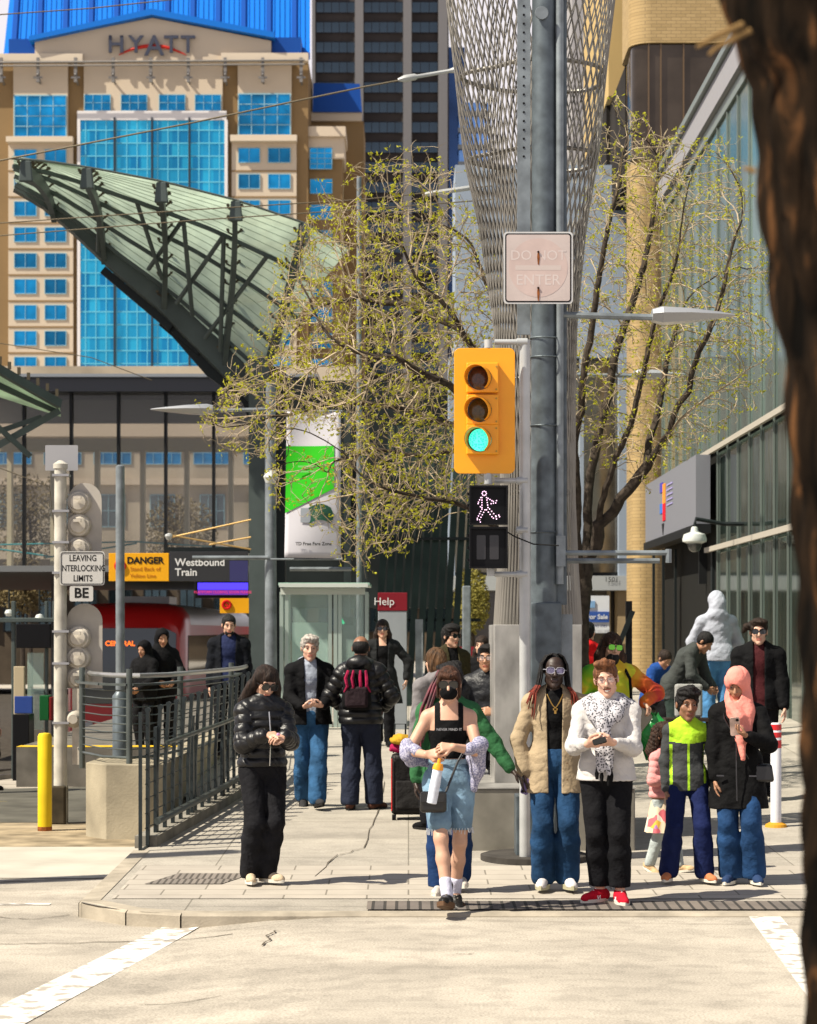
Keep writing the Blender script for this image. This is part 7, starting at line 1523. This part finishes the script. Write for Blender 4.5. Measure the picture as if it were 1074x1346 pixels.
p.shoes(cloth('red_suede', (.42, .008, .022), namt=.25), mat('white_sole', (.6, .57, .5)), laces=WLACE, wid=.052)
for i in (0, 1):
    A_ = p.an[i]; d_ = p.fdir(i); rt = A3(-d_[1], d_[0], 0)
    for q in (-1, 1):
        mb = MB(); b0 = A_+d_*.055-A3(0, 0, .045)+rt*q*.0425; e_ = lambda f, u: b0+d_*f+A3(0, 0, u); mb.tube([e_(-.015, -.012), e_(-.012, .014), e_(.008, -.012), e_(.012, .014)], .004, 4); p.mbput('side_emblem', mb, mat('emblem_white', (.75, .73, .72)))
KEF = ramp_mat('keffiyeh', (1, 1, 1), [(0, (.015, .015, .02)), (.36, (.06, .06, .07)), (.50, (.42, .41, .44))], kind='voronoi', scale=62, rough=.9)
m_ = KEF; 
D = Sdf(); n0 = p.nk
ringp = [n0+A3(math.cos(a)*.115, math.sin(a)*.10+.01, -.005+.035*math.sin(a)) for a in np.linspace(0, 2*math.pi, 13)]
D.chain(ringp, [.040]*13, .03); D.cone(n0+A3(-.02, -.10, -.03), A3(-.01, -.185, 1.31), .05, .040, .03)
for q in (-1, 1): D.chain([n0+A3(q*.07, -.02, .0), p.shl[0 if q < 0 else 1]+A3(0, .0, .030), p.shl[0 if q < 0 else 1]+A3(q*.045, .02, -.05)], [.045, .042, .02], .04)
for q in (-1, 1): D.chain([n0+A3(q*.12, -.03, -.01), n0+A3(q*.08, -.14, -.09), A3(-.005, -.195, 1.30)], [.045, .04, .035], .03)
D.amp = .009; D.fold = (16, 10); P_, Q_ = D.mesh(.0055); sc_ = p.put('scarf', P_, Q_, KEF)
D = Sdf(); D.chain([A3(-.01, -.205, 1.335), A3(-.015, -.21, 1.24), A3(-.02, -.215, 1.12), A3(-.03, -.22, .985)], [.034, .036, .040, .030], .02); D.chain([A3(0, -.205, 1.30), A3(.035, -.22, 1.13), A3(.035, -.225, .96)], [.03, .032, .022], .02)
D.amp = .008; D.fold = (20, 6); P_, Q_ = D.mesh(.0055); p.put('scarf_tail', P_, Q_, KEF, parent=sc_)
mb = MB()
for x_, z_ in ((-.055, .985), (-.02, .965), (.03, .94), (.05, .97)):
    mb.tube([(x_, -.235, z_+.03), (x_, -.237, z_), (x_, -.237, z_-.03), (x_, -.235, z_-.07)], [.003, .010, .016, .010], 7)
p.mbput('tassel', mb, BLK, parent=sc_)
c = wpt(p, (p.wr[0]+p.wr[1])/2+A3(.0, -.09, .02)); phone('mobile_phone', 'small black phone in the hands of the laughing person in white', c, (1, .1, .25), (0, -.7, .6), mat('black_gloss', (.01, .01, .01)), (.05, .10))

# 5 woman in the puffer jacket on the left
p = Person(345, 17.75, 1.69, 'woman in shiny black puffer jacket and wide dark trousers looking down at her hands', skin_='light', vox=.0058, bulk=.98, sh=.160, hs=1.08, rot=22,
    arms=[dict(w=('px', 348, 966, .33), hint=(-.5, .35, -1), d=(.85, -.3, .05), n=(.2, .3, -.8), curl=.8), dict(w=('px', 374, 968, .33), hint=(.5, .35, -1), d=(-.85, -.3, .0), n=(-.2, .3, -.8), curl=.8)],
    legs=[dict(a=('px', 329, 1146, .04), yaw=-14), dict(a=('px', 350, 1145, .02), yaw=28)], head=(6, 24, 5), lean=(.01, -.02))
p.body().eyes(); p.glasses(big=1.2)
p.hair(hairm('dark_brown2', (.016, .008, .005)), 'long', noise=.006, locks=[([(-.04, .0, .07), (-.09, .02, -.05), (-.12, .02, -.16), (-.155, .0, -.26)], [.05, .045, .04, .015]), ([(.04, -.0, .07), (.09, -.02, -.03), (.105, -.04, -.14), (.115, -.06, -.27)], [.05, .038, .036, .02]), ([(0, .07, 0), (-.02, .1, -.15)], [.07, .06])])
PUF = cloth('puffer_black', (.005, .005, .006), rough=.40, spec=.38, bump=.5, bscale=60, bdist=.004)
p.top(PUF, t=.045, ta=.040, hem=.955, puff=.0065, amp=.009, collar=(.085, .0, .036), sleeve=.95, fold=(16, 30))
mb = MB(); mb.tube([(.0, -.19, .97), (.0, -.205, 1.1), (.0, -.205, 1.25), (0, -.17, 1.40)], .005, 5); p.mbput('zip', mb, mat('silver', (.6, .6, .6), metal=1))
p.pants(cloth('charcoal', (.009, .009, .011), namt=.35), t=.026, flare=.012, waist=.99, amp=.012); p.shoes(cloth('tan_trainer', (.48, .38, .26)), WSOLE, wid=.048)
c = wpt(p, (p.wr[0]+p.wr[1])/2+A3(.0, -.09, .015)); t_ = thing('paper_wrapper', 'small crumpled pink wrapper pinched by the woman in the puffer jacket', 'wrapper', tuple(c))
mb = MB(); mb.box(c, (.03, .02, .02), rot=.5, taper=.6); mb.build('wrapper_foil', mat('pink_foil', (.6, .3, .5)), t_, bevel=.004); 

# 6 woman in the coral headscarf
p = Person(970, 17.75, 1.67, 'woman in coral headscarf and long black coat reading her phone', skin_='tan', vox=.0062, bulk=1.0, sh=.160, rot=-12,
    arms=[dict(w=('px', 940, 1030, .05), hint=(-1, .2, 0), curl=.4), dict(w=('px', 982, 968, .30), hint=(.9, .5, -.8), d=(-.6, -.3, .35), n=(-.3, -.2, .9), curl=.7)],
    legs=[dict(a=('px', 961, 1147, .0), yaw=-10), dict(a=('px', 991, 1147, .05), yaw=20)], head=(-8, 18, 0), lean=(0, -.02)); HW = p
p.body().eyes()
D = Sdf(); D.ell(p.hp(0, .01, .035), A3(.095, .112, .105)*p.hs, p.HM, .02); D.ell(p.hp(0, -.0, -.07), A3(.092, .095, .09)*p.hs, p.HM, .02); D.chain([p.nk+A3(0, -.02, .03), p.nk+A3(.0, -.05, -.06)], [.10, .09], .03)
D.chain([p.nk+A3(-.05, -.10, .0), p.nk+A3(.02, -.14, -.10), A3(.04, -.17, 1.20), A3(.055, -.21, 1.04)], [.04, .05, .038, .018], .03); D.chain([p.hp(.06, -.02, -.03), p.nk+A3(.09, -.07, -.04), A3(.08, -.15, 1.20)], [.04, .045, .03], .03)
D.ell(p.hp(0, -.10, -.022), A3(.052, .075, .072)*p.hs, p.HM, .008, 's'); D.amp = .010; D.fold = (12, 9)
P_, Q_ = D.mesh(.006); p.put('headscarf', P_, Q_, cloth('coral', (.72, .245, .20), namt=.12))
p.top(cloth('coat_black', (.0045, .0045, .005), namt=.3), t=.034, ta=.032, hem=.63, flare=.035, amp=.010, tw=.026, collar=(.10, -.01, .03), name='coat')
mb = MB(); mb.tube([(0.005, -.20, .70), (.0, -.205, .95), (0, -.20, 1.15), (0, -.185, 1.3)], .005, 5); mb.box((-.13, -.175, .90), (.06, .01, .012)); mb.box((.13, -.175, .90), (.06, .01, .012)); p.mbput('zip', mb, mat('gunmetal', (.10, .10, .11), metal=1, rough=.35))
p.pants(DJEAN, t=.022, flare=.03, waist=.8, amp=.007); p.shoes(cloth('navy_trainer', (.02, .04, .10)), WSOLE)
c = wpt(p, p.wr[1]+p.hd[1]['d']*.09+A3(-.02, -.02, .04)); phone('mobile_phone', 'beige cased phone held up by the woman in the coral headscarf', c, (-.1, -.25, 1), (0, -1, -.2), mat('marble_case', (.5, .36, .30), nscale=14, namt=.5), (.075, .145))
bc = wpt(p, (.20, -.06, .92)); bag = thing('handbag', 'small black quilted handbag at the hip of the woman in the coral headscarf', 'bag', tuple(bc))
mb = MB(); mb.box(bc, (.18, .09, .14), taper=.8); mb.build('pouch', mat('bag_leather', (.01, .01, .011)), bag, bevel=.02, smooth=True)
mb = MB(); mb.tube([bc+Vector((-.08, 0, .06)), wpt(p, (.05, -.215, 1.12)), wpt(p, (-.10, -.17, 1.36)), wpt(p, (-.12, .02, 1.47))], .006, 5); mb.build('strap', mat('bag_leather', (.01, .01, .011)), bag)

# 7 boy
p = Person(903, 17.85, 1.49, 'boy in grey zip jacket with lime shoulders and navy track trousers', skin_='brown', vox=.0062, bulk=.93, sh=.155, hs=1.22,
    arms=[dict(w=('px', 876, 1040, .04), hint=(-1, .2, 0)), dict(w=('px', 931, 1030, -.05), hint=(1, .2, 0))],
    legs=[dict(a=('px', 879, 1145, .06), yaw=-18), dict(a=('px', 926, 1146, .10), yaw=24)], head=(10, 4, 3))
p.body().eyes(); p.hair(HK, 'full', noise=.012, locks=[([(-.06, -.02, .10), (0, -.06, .125), (.06, -.02, .10)], [.035, .04, .035])])
D0 = p.top(cloth('boy_grey', (.045, .048, .05)), t=.026, ta=.022, hem=.86, amp=.006, sleeve=.97, tw=.02, collar=(.075, .01, .024))
me = D0.data; me.materials.append(cloth('lime', (.36, .62, .03))); co = np.empty(len(me.vertices)*3); me.vertices.foreach_get('co', co); co = co.reshape(-1, 3)/p.k
mi = []
for pl in me.polygons:
    c = co[list(pl.vertices)].mean(0); ax_ = abs(c[0])
    yoke = c[2] > 1.285+.25*max(0, ax_-.0)*.5-.06*(c[1] > 0) and ax_ < .17 and c[2]-abs(c[0])*.0 > 1.285
    stripe = (ax_ < .010 and c[1] < 0) or (abs(ax_-.155) < .012 and c[2] < 1.28 and c[2] > .9 and c[1] < -.03)
    mi.append(1 if yoke or stripe else 0)
me.polygons.foreach_set('material_index', mi)
p.pants(cloth('navy_track', (.008, .014, .062)), t=.026, flare=.016, amp=.008, waist=.98); p.shoes(cloth('orange_trainer', (.45, .16, .07)), mat('white_sole', (.6, .57, .5)), laces=WLACE)

# 8 little girl
p = Person(871, 18.5, 1.17, 'small girl in pink quilted jacket and flowered skirt behind the boy', skin_='tan', vox=.0062, bulk=.92, sh=.145, hs=1.36, rot=55,
    arms=[dict(w=(-.13, -.22, 1.15), hint=(-.4, .3, -.8), curl=.7), dict(w=(.17, -.18, 1.1), hint=(.6, .3, -.8))], legs=[dict(a=(-.07, .14, .11), pitch=-24), dict(a=(.07, -.18, .09), pitch=8)])
p.body().eyes(); p.hair(hairm('brown_curls', (.03, .014, .008)), 'curly', noise=.018, locks=[([(-.05, .05, .0), (-.07, .08, -.12), (-.06, .08, -.2)], [.07, .07, .04]), ([(.05, .05, .0), (.07, .08, -.12), (.06, .08, -.2)], [.07, .07, .04])])
p.top(cloth('pink_quilt', (.62, .27, .26)), t=.035, ta=.032, hem=.92, puff=.006, amp=.004, collar=(.085, .0, .03), sleeve=.95)
p.skirt(ramp_mat('flower_skirt', (1, 1, 1), [(.0, (.60, .48, .34)), (.50, (.62, .36, .04)), (.60, (.34, .14, .36)), (.70, (.62, .55, .45)), (.85, (.52, .10, .12)), (.93, (.66, .6, .5))], kind='cells', scale=14, const=True), z0=1.0, z1=.50, r1=.24)
p.pants(cloth('pale_legging', (.34, .38, .38)), t=.006, waist=.9, amp=.002, name='leggings', loz=.09); p.shoes(cloth('gold_trainer', (.5, .35, .2)), WSOLE)

# 9 grey-haired man
p = Person(407, 23.9, 1.80, 'grey haired man in open black jacket over a printed sweatshirt walking in jeans', skin_='fair', vox=.008, bulk=1.02, sh=.178, rot=9,
    arms=[dict(w=('px', 398, 929, .30), hint=(-.5, .35, -1), d=(.8, -.4, .1), n=(.2, .2, .9), curl=.8), dict(w=('px', 424, 928, .30), hint=(.5, .35, -1), d=(-.8, -.4, .1), n=(-.2, .2, .9), curl=.8)],
    legs=[dict(a=(-.04, .22, .12), pitch=-24, yaw=-5), dict(a=(.05, -.24, .095), pitch=10, yaw=8)], head=(-3, 5, 0))
p.body().eyes(brow=(.2, .19, .18)); p.hair(hairm('silver', (.33, .30, .27)), 'full', noise=.012)
p.top(cloth('grey_hoodie', (.27, .30, .36)), t=.016, ta=.012, hem=.95, amp=.004, collar=(.072, .01, .026), hood='down', name='hoodie')
text('LONDON', .030, wpt(p, (-.012, -.195, 1.31)), mat('navy_print', (.03, .04, .09)), p.e, ext=.001); text('ENGLAND', .015, wpt(p, (-.012, -.19, 1.265)), mat('navy_print', (.03, .04, .09)), p.e, ext=.001)
p.top(BLK, t=.038, ta=.034, hem=.86, open_=.045, vopen=.02, amp=.009, collar=(.09, .0, .026), tw=.026, flare=.02)
p.pants(cloth('bright_jeans', (.026, .08, .17), nscale=5, namt=.45), t=.026, flare=.016, waist=1.0, amp=.010); p.shoes(cloth('grey_shoe', (.03, .03, .032)), BSOLE)

# 10 man with the backpack, seen from behind
p = Person(474, 23.7, 1.80, 'bald man in black puffer jacket seen from behind carrying a backpack', skin_='brown', vox=.008, bulk=1.06, sh=.175, rot=172,
    arms=[dict(w=(-.20, -.20, 1.02), hint=(-.8, .3, -.6)), dict(w=(.20, -.20, 1.02), hint=(.8, .3, -.6))], legs=[dict(a=(-.13, -.06, .085), yaw=-32), dict(a=(.10, .06, .09), yaw=4)], head=(6, 8, 0))
p.body(); D = Sdf(); D.ell(p.hp(0, .035, .012), A3(.080, .083, .075)*p.hs, p.HM, .01); D.amp = .001; P_, Q_ = D.mesh(.008); p.put('cropped_hair', P_, Q_, HK)
p.top(PUF, t=.045, ta=.042, hem=.87, puff=.008, amp=.006, collar=(.09, .01, .04), hood='down', tw=.03)
p.pants(cloth('navy_cargo', (.016, .020, .036)), t=.028, flare=.016, amp=.010); p.shoes(cloth('brown_shoe', (.07, .03, .02)), BSOLE, high=.02)
bc = wpt(p, (0, .24, 1.22)); bp_ = thing('backpack', 'black backpack with crimson straps on the bald man', 'backpack', tuple(bc))
mb = MB(); mb.box(bc, (.30, .18, .42), rot=p.rot, taper=.85); mb.build('pack', BLK, bp_, bevel=.05, smooth=True)
mb = MB(); mb.box(bc+Vector((0, -.10, -.07)), (.24, .07, .22), rot=p.rot); mb.build('front_pocket', cloth('pack_dark', (.02, .012, .015)), bp_, bevel=.03, smooth=True)
mb = MB()
for x_ in (-.085, -.03, .04, .095): mb.tube([bc+Vector((x_, -.09, .20)), bc+Vector((x_*1.2-.01, -.12, .12)), bc+Vector((x_*1.1, -.125, .04)), bc+Vector((x_*1.5, -.10, -.02))], [.014, .018, .016, .008], 6)
mb.build('strap', cloth('crimson', (.26, .012, .05)), bp_, smooth=True)

# 11 woman in sunglasses and long dark coat
p = Person(503, 31.5, 1.74, 'long haired woman in sunglasses and long dark coat beside the help point', skin_='light', vox=.010, bulk=.95, sh=.17,
    arms=[dict(w=(-.22, -.05, .90), hint=(-1, .2, 0)), dict(w=(.33, .0, .93), hint=(1, .2, 0))], legs=[dict(a=(-.06, .1, .09), pitch=-10), dict(a=(.09, -.1, .09))])
p.body().eyes(); p.glasses(big=1.15); p.hair(HB, 'long', locks=long_locks(.30))
p.top(BLK, t=.010, ta=.008, hem=.9, amp=.003, name='shirt', neck=(.05, 1.40)); p.top(cloth('coat_grey', (.015, .016, .017)), t=.034, ta=.030, hem=.60, flare=.06, open_=.05, vopen=.03, amp=.009, name='coat', collar=(.09, -.01, .02))
p.pants(NAVYP, t=.014); p.shoes(BLK, BSOLE)

# 12 man by the platform
p = Person(301, 29.5, 1.80, 'bearded man in dark jacket over a navy shirt standing above the ramp railing', skin_='light', vox=.009, bulk=1.08, sh=.185, gzv=.40,
    arms=[dict(w=(-.235, -.05, .84), hint=(-.3, .9, 0)), dict(w=(.235, -.08, .86), hint=(.3, .9, 0))], head=(10, 8, 0))
p.body().eyes(); p.hair(HK, 'short'); D = Sdf(); D.ell(p.hp(0, -.045, -.075), A3(.052, .05, .045)*p.hs, p.HM, .01); D.ell(p.hp(0, -.09, -.045), A3(.035, .05, .028)*p.hs, p.HM, .006, 's'); P_, Q_ = D.mesh(.008); p.put('beard', P_, Q_, HK)
p.top(cloth('navy_shirt', (.014, .02, .06)), t=.016, ta=.01, hem=.9, name='shirt'); p.top(cloth('dark_jacket', (.005, .006, .009), namt=.4), t=.042, ta=.040, hem=.84, open_=.075, vopen=.02, amp=.010, tw=.03, collar=(.10, .0, .03)); p.pants(NAVYP); p.shoes(BLK, BSOLE)

# 13, 14 hooded people behind the curved railing
for px_, Y_, h_, r_, lb in ((213, 32.8, 1.72, 20, 'taller of two dark hooded figures behind the curved railing in front of the train'), (190, 32.6, 1.55, -35, 'shorter of two dark hooded figures behind the curved railing in front of the train')):
    p = Person(px_, Y_, h_, lb, skin_='tan', vox=.011, bulk=1.1, rot=r_, gzv=.30, arms=[dict(w=(-.12, -.25, 1.0), hint=(-.9, .2, -.6)), dict(w=(.12, -.25, 1.0), hint=(.9, .2, -.6))], head=(0, 14, 0))
    p.body(); p.top(BLK, t=.05, ta=.045, hem=.80, hood='up', amp=.01, name='hooded_coat'); p.pants(NAVYP); p.shoes(BLK, BSOLE)

# 15 curly haired man with sunglasses
p = Person(592, 27.2, 1.80, 'curly haired man in sunglasses and olive jacket behind the masked woman', skin_='light', vox=.009, bulk=1.0, sh=.175, rot=25, head=(16, 0, 0))
p.body().eyes(); p.glasses(big=1.1); p.hair(HK, 'curly', noise=.012); p.top(BLK, t=.014, ta=.01, hem=.9, name='shirt', collar=(.062, .0, .02)); p.top(cloth('olive', (.035, .030, .014)), t=.036, ta=.032, hem=.84, open_=.06, amp=.008); p.pants(NAVYP); p.shoes(BLK, BSOLE)
# 16 person in grey behind the green sweater
p = Person(573, 21.8, 1.72, 'brown haired woman in grey top seen from behind beyond the green sweater', skin_='light', vox=.009, bulk=.98, rot=215, sh=.19, head=(0, 0, 0))
p.body(); p.hair(hairm('mid_brown', (.07, .035, .015)), 'long', noise=.012, locks=[([(0, .08, .05), (0, .10, .0)], [.05, .05])]); p.top(cloth('grey_top', (.17, .16, .165)), t=.03, ta=.03, hem=.84, amp=.008, hood='down'); p.pants(NAVYP); p.shoes(BLK, BSOLE)
# 17 man with glasses beside the steel plinth
p = Person(640, 21.9, 1.75, 'young man in black zip jacket and thin glasses at the edge of the steel plinth', skin_='tan', vox=.0075, bulk=1.0, sh=.17, rot=-10,
    arms=[dict(w=(-.20, -.16, .95), hint=(-1, .2, 0)), dict(w=(.10, -.26, 1.12), hint=(.8, .3, -.6), d=(-.8, -.2, .1))], head=(0, 0, 0))
p.body().eyes(); p.glasses(dark=False, frame=(.05, .05, .05)); p.hair(HK, 'full', noise=.009); p.top(cloth('slate_jacket', (.007, .008, .011), rough=.5, spec=.3), t=.036, ta=.034, hem=.86, amp=.012, collar=(.080, .015, .026)); p.pants(NAVYP); p.shoes(BLK, BSOLE)
# 18 far woman
p = Person(634, 27.6, 1.66, 'dark haired woman in black glimpsed between the curly man and the man with glasses', skin_='light', vox=.010, rot=-20); p.body().eyes(); p.hair(HB, 'long', locks=long_locks(.3)); p.top(BLK, t=.03, ta=.03, hem=.8, name='coat'); p.pants(NAVYP); p.shoes(BLK, BSOLE)
# 19 tie-dye man
TD = ramp_mat('tie_dye', (1, .6, .9), [(.30, (.04, .36, .02)), (.46, (.26, .50, .01)), (.56, (.58, .52, .02)), (.66, (.55, .30, .01)), (.76, (.50, .08, .01))], kind='noise', scale=2.6, rough=.85, detail=2, dist=1.2)
p = Person(803, 21.6, 1.86, 'long haired bearded man in sunglasses and tie-dyed sweatshirt carrying a shopping bag', skin_='light', vox=.0075, bulk=1.08, sh=.185, rot=8,
    arms=[dict(w=(-.26, -.05, .9), hint=(-1, .2, 0)), dict(w=('px', 846, 924, .15), hint=(.9, .3, -.3), d=(.5, -.1, -.6), curl=1.3)], legs=[dict(a=(-.1, -.2, .09)), dict(a=(.1, .2, .11), pitch=-20)], head=(8, 0, 4))
p.body().eyes(); p.glasses(big=1.15, m=mat('green_mirror', (.15, .45, .05), rough=.1, metal=.8)); p.hair(hairm('long_brown', (.035, .016, .008)), 'long', noise=.012, locks=long_locks(.36, .042))
D = Sdf(); D.ell(p.hp(0, -.05, -.085), A3(.052, .055, .06)*p.hs, p.HM, .01); D.ell(p.hp(0, -.10, -.035), A3(.04, .05, .022)*p.hs, p.HM, .006, 's'); D.amp = .004; P_, Q_ = D.mesh(.007); p.put('beard', P_, Q_, HK)
o_ = p.top(TD, t=.040, ta=.036, hem=.86, amp=.008, hood='down', collar=(.08, .01, .03), name='sweatshirt'); o_.data.materials.append(ramp_mat('tie_dye_sleeve', (1, 1, 1), [(.3, (.55, .30, .01)), (.45, (.55, .10, .01)), (.6, (.42, .01, .015))], kind='noise', scale=3, rough=.85)); n_ = len(o_.data.polygons); cc = np.empty(n_*3); o_.data.polygons.foreach_get('center', cc); cc = cc.reshape(-1, 3); o_.data.polygons.foreach_set('material_index', (cc[:, 0] > .20+.03*np.sin(cc[:, 2]*30)).astype(np.int32)); p.pants(NAVYP); p.shoes(BLK, BSOLE)
mb = MB(); [mb.tube([wpt(p, (q*.05, .12, 1.46)), wpt(p, (q*.105, -.03, 1.475)), wpt(p, (q*.135, -.16, 1.36)), wpt(p, (q*.14, -.19, 1.18))], .016, 6) for q in (-1, 1)]
t_ = thing('backpack', 'black straps of the backpack worn by the man in the tie-dyed sweatshirt', 'backpack', tuple(wpt(p, (0, .2, 1.2)))); mb.build('strap', BLK, t_, smooth=True); mb = MB(); mb.box(wpt(p, (0, .22, 1.22)), (.26, .16, .4), taper=.85); mb.build('pack', BLK, t_, bevel=.04)
h_ = wpt(p, p.wr[1]+p.hd[1]['d']*.09); bg_ = thing('shopping_bag', 'green plastic shopping bag hanging from the hand of the tie-dyed man', 'bag', tuple(h_))
def bagf(u, v):
    a = 2*math.pi*u; r = (.03+.17*sm(0, .55, v))*(1+.06*math.sin(a*5+v*7)); return (h_.x+.05+.10*v+math.cos(a)*r*.95, h_.y+math.sin(a)*r*.45, h_.z-.03-.42*v-.02*math.sin(a*3))
mb = MB(); mb.grid(bagf, 40, 14); n_ = len(mb.v); mb.build('bag_body', mat('green_poly', (.012, .22, .035), rough=.3, bump=.8, bscale=18, bdist=.02, nscale=8, namt=.3), bg_, smooth=True)
mb = MB(); mb.tube([h_+Vector((-.03, 0, -.05)), h_+Vector((-.01, 0, .01)), h_+Vector((.03, 0, -.05))], .008, 5); mb.build('handle', mat('green_poly', (.012, .22, .035)), bg_)
text('Fresh', .09, h_+Vector((.14, -.095, -.22)), mat('lime_print', (.25, .5, .12)), bg_, ext=.002, rot=(R(80), R(14), 0))
# 20 red jacket behind him
p = Person(772, 27.5, 1.78, 'dark haired person in a bright red jacket behind the long haired man', skin_='light', vox=.010, rot=160); p.body(); p.hair(HK, 'full'); p.top(cloth('red_jacket', (.50, .01, .012)), t=.04, ta=.036, hem=.85, hood='down', amp=.01); p.pants(NAVYP); p.shoes(BLK, BSOLE)
# 21 man in grey hoodie seen from behind
p = Person(943, 30.6, 1.92, 'person in pale grey hoodie with the hood up seen from behind in jeans', skin_='light', vox=.009, bulk=1.08, sh=.18, rot=186, hs=1.04,
    arms=[dict(w=(-.10, -.28, 1.10), hint=(-.9, .3, -.5)), dict(w=(.10, -.28, 1.10), hint=(.9, .3, -.5))], head=(10, 24, 0), lean=(0, -.05), gzv=.60)
p.body(); p.top(cloth('pale_grey', (.34, .36, .42), namt=.12), t=.034, ta=.032, hem=.92, hood='up', amp=.005, name='hoodie'); p.pants(cloth('light_jeans', (.05, .15, .30), nscale=6, namt=.4), t=.026, amp=.01); p.shoes(BLK, BSOLE)
# 22 man in black with sunglasses on the right
p = Person(997, 24.0, 1.84, 'dark haired man in sunglasses and black bomber jacket over a maroon shirt', skin_='fair', vox=.0078, bulk=1.1, sh=.185, gzv=.28, rot=-6,
    arms=[dict(w=(-.25, -.08, .84), hint=(-.3, .9, 0)), dict(w=(.25, -.12, .87), hint=(.3, .9, 0))], head=(0, 2, 0), legs=[dict(a=(-.1, -.15, .09)), dict(a=(.1, .15, .10), pitch=-14)])
p.body().eyes(); p.glasses(big=1.1); p.hair(HB, 'full', noise=.010, locks=[([(-.05, .0, .07), (-.11, .01, .05), (-.145, .01, .0)], [.04, .03, .012])])
p.top(cloth('maroon', (.05, .010, .012)), t=.014, ta=.01, hem=.88, name='shirt', collar=(.06, .0, .016)); p.top(BLK, t=.046, ta=.044, hem=.86, open_=.055, amp=.012, tw=.03, collar=(.09, -.005, .024)); p.pants(NAVYP, t=.022); p.shoes(BLK, BSOLE)
# 23 stooping man in a grey coat
p = Person(885, 29.2, 1.74, 'stooping man in dark grey coat bent over a pale case near the entrance', skin_='tan', vox=.010, bulk=1.06, gzv=.34, rot=62, top=((0, -.18, 1.28), (0, -.30, 1.43), (0, -.43, 1.53)), head=(0, 40, 0),
    arms=[dict(w=(-.12, -.50, .95), hint=(-.8, .5, -.4)), dict(w=(.12, -.50, .95), hint=(.8, .5, -.4))])
p.body(); p.hair(HK, 'short'); p.top(cloth('grey_coat', (.045, .050, .048)), t=.036, ta=.036, hem=.80, amp=.01, name='coat'); p.pants(cloth('green_grey', (.025, .04, .035)), t=.03); p.shoes(BLK, BSOLE)
c = (X(905, 28.7), 28.7, .34+.80); t_ = thing('hard_case', 'pale grey hard case standing in front of the stooping man', 'case', (c[0], c[1], .52)); mb = MB(); mb.box((c[0], c[1], 1.13), (.34, .16, .42)); mb.build('shell', mat('case_grey', (.28, .28, .27), rough=.5), t_, bevel=.03)
mb = MB(); mb.tube([(c[0]-.07, c[1], 1.33), (c[0]-.06, c[1], 1.39), (c[0]+.06, c[1], 1.39), (c[0]+.07, c[1], 1.33)], .012, 6); mb.build('handle', BLK, t_)
mb = MB(); mb.b(c[0]-.3, c[0]+.3, c[1]-.15, c[1]+.25, .87, .91); 
for q in (-.26, .26): mb.b(c[0]+q-.02, c[0]+q+.02, c[1]-.1, c[1]-.06, .45, .87); mb.b(c[0]+q-.02, c[0]+q+.02, c[1]+.16, c[1]+.2, .45, .87)
tag(mb.build('folding_table', mat('dark_wood', (.03, .02, .015), rough=.6)), 'low dark folding table under the pale hard case', 'table')
# 24 seated person in blue
p = Person(857, 32.5, 1.70, 'person in blue jacket sitting hunched against the brick column', skin_='tan', vox=.010, gzv=.50-.42, rot=35, top=((0, -.10, 1.27), (0, -.20, 1.43), (0, -.28, 1.57)), head=(0, 35, 0),
    arms=[dict(w=(-.10, -.42, 1.0), hint=(-.8, .4, -.6)), dict(w=(.10, -.42, 1.0), hint=(.8, .4, -.6))], legs=[dict(a=(-.12, -.45, .52)), dict(a=(.12, -.45, .52))])
p.body(); p.hair(HB, 'short'); p.top(cloth('royal_blue', (.012, .05, .20)), t=.04, ta=.038, hem=.88, amp=.01, hood='down'); p.pants(BLK, t=.02, loz=.5); p.shoes(BLK, BSOLE)
# low box they sit on
x_, y_ = p.x0, p.Y; mb = MB(); mb.b(x_-.35, x_+.35, y_-.12, y_+.5, .46, .95); tag(mb.build('concrete_seat', mat('seat_concrete', (.10, .09, .08), rough=.9, nscale=5), bevel=.02), 'low concrete seat under the person in the blue jacket', 'bench')
# 25 sliver of a person at the far left
p = Person(-16, 30, 1.7, 'person in dark clothes and pale cap cut off by the left edge', skin_='light', vox=.010, gzv=-.1, rot=80); p.body(); p.hair(mat('cap_grey', (.3, .28, .35)), 'short', noise=.001, name='cap'); p.top(BLK, t=.03, ta=.03, hem=.85); p.pants(NAVYP); p.shoes(BLK, BSOLE)
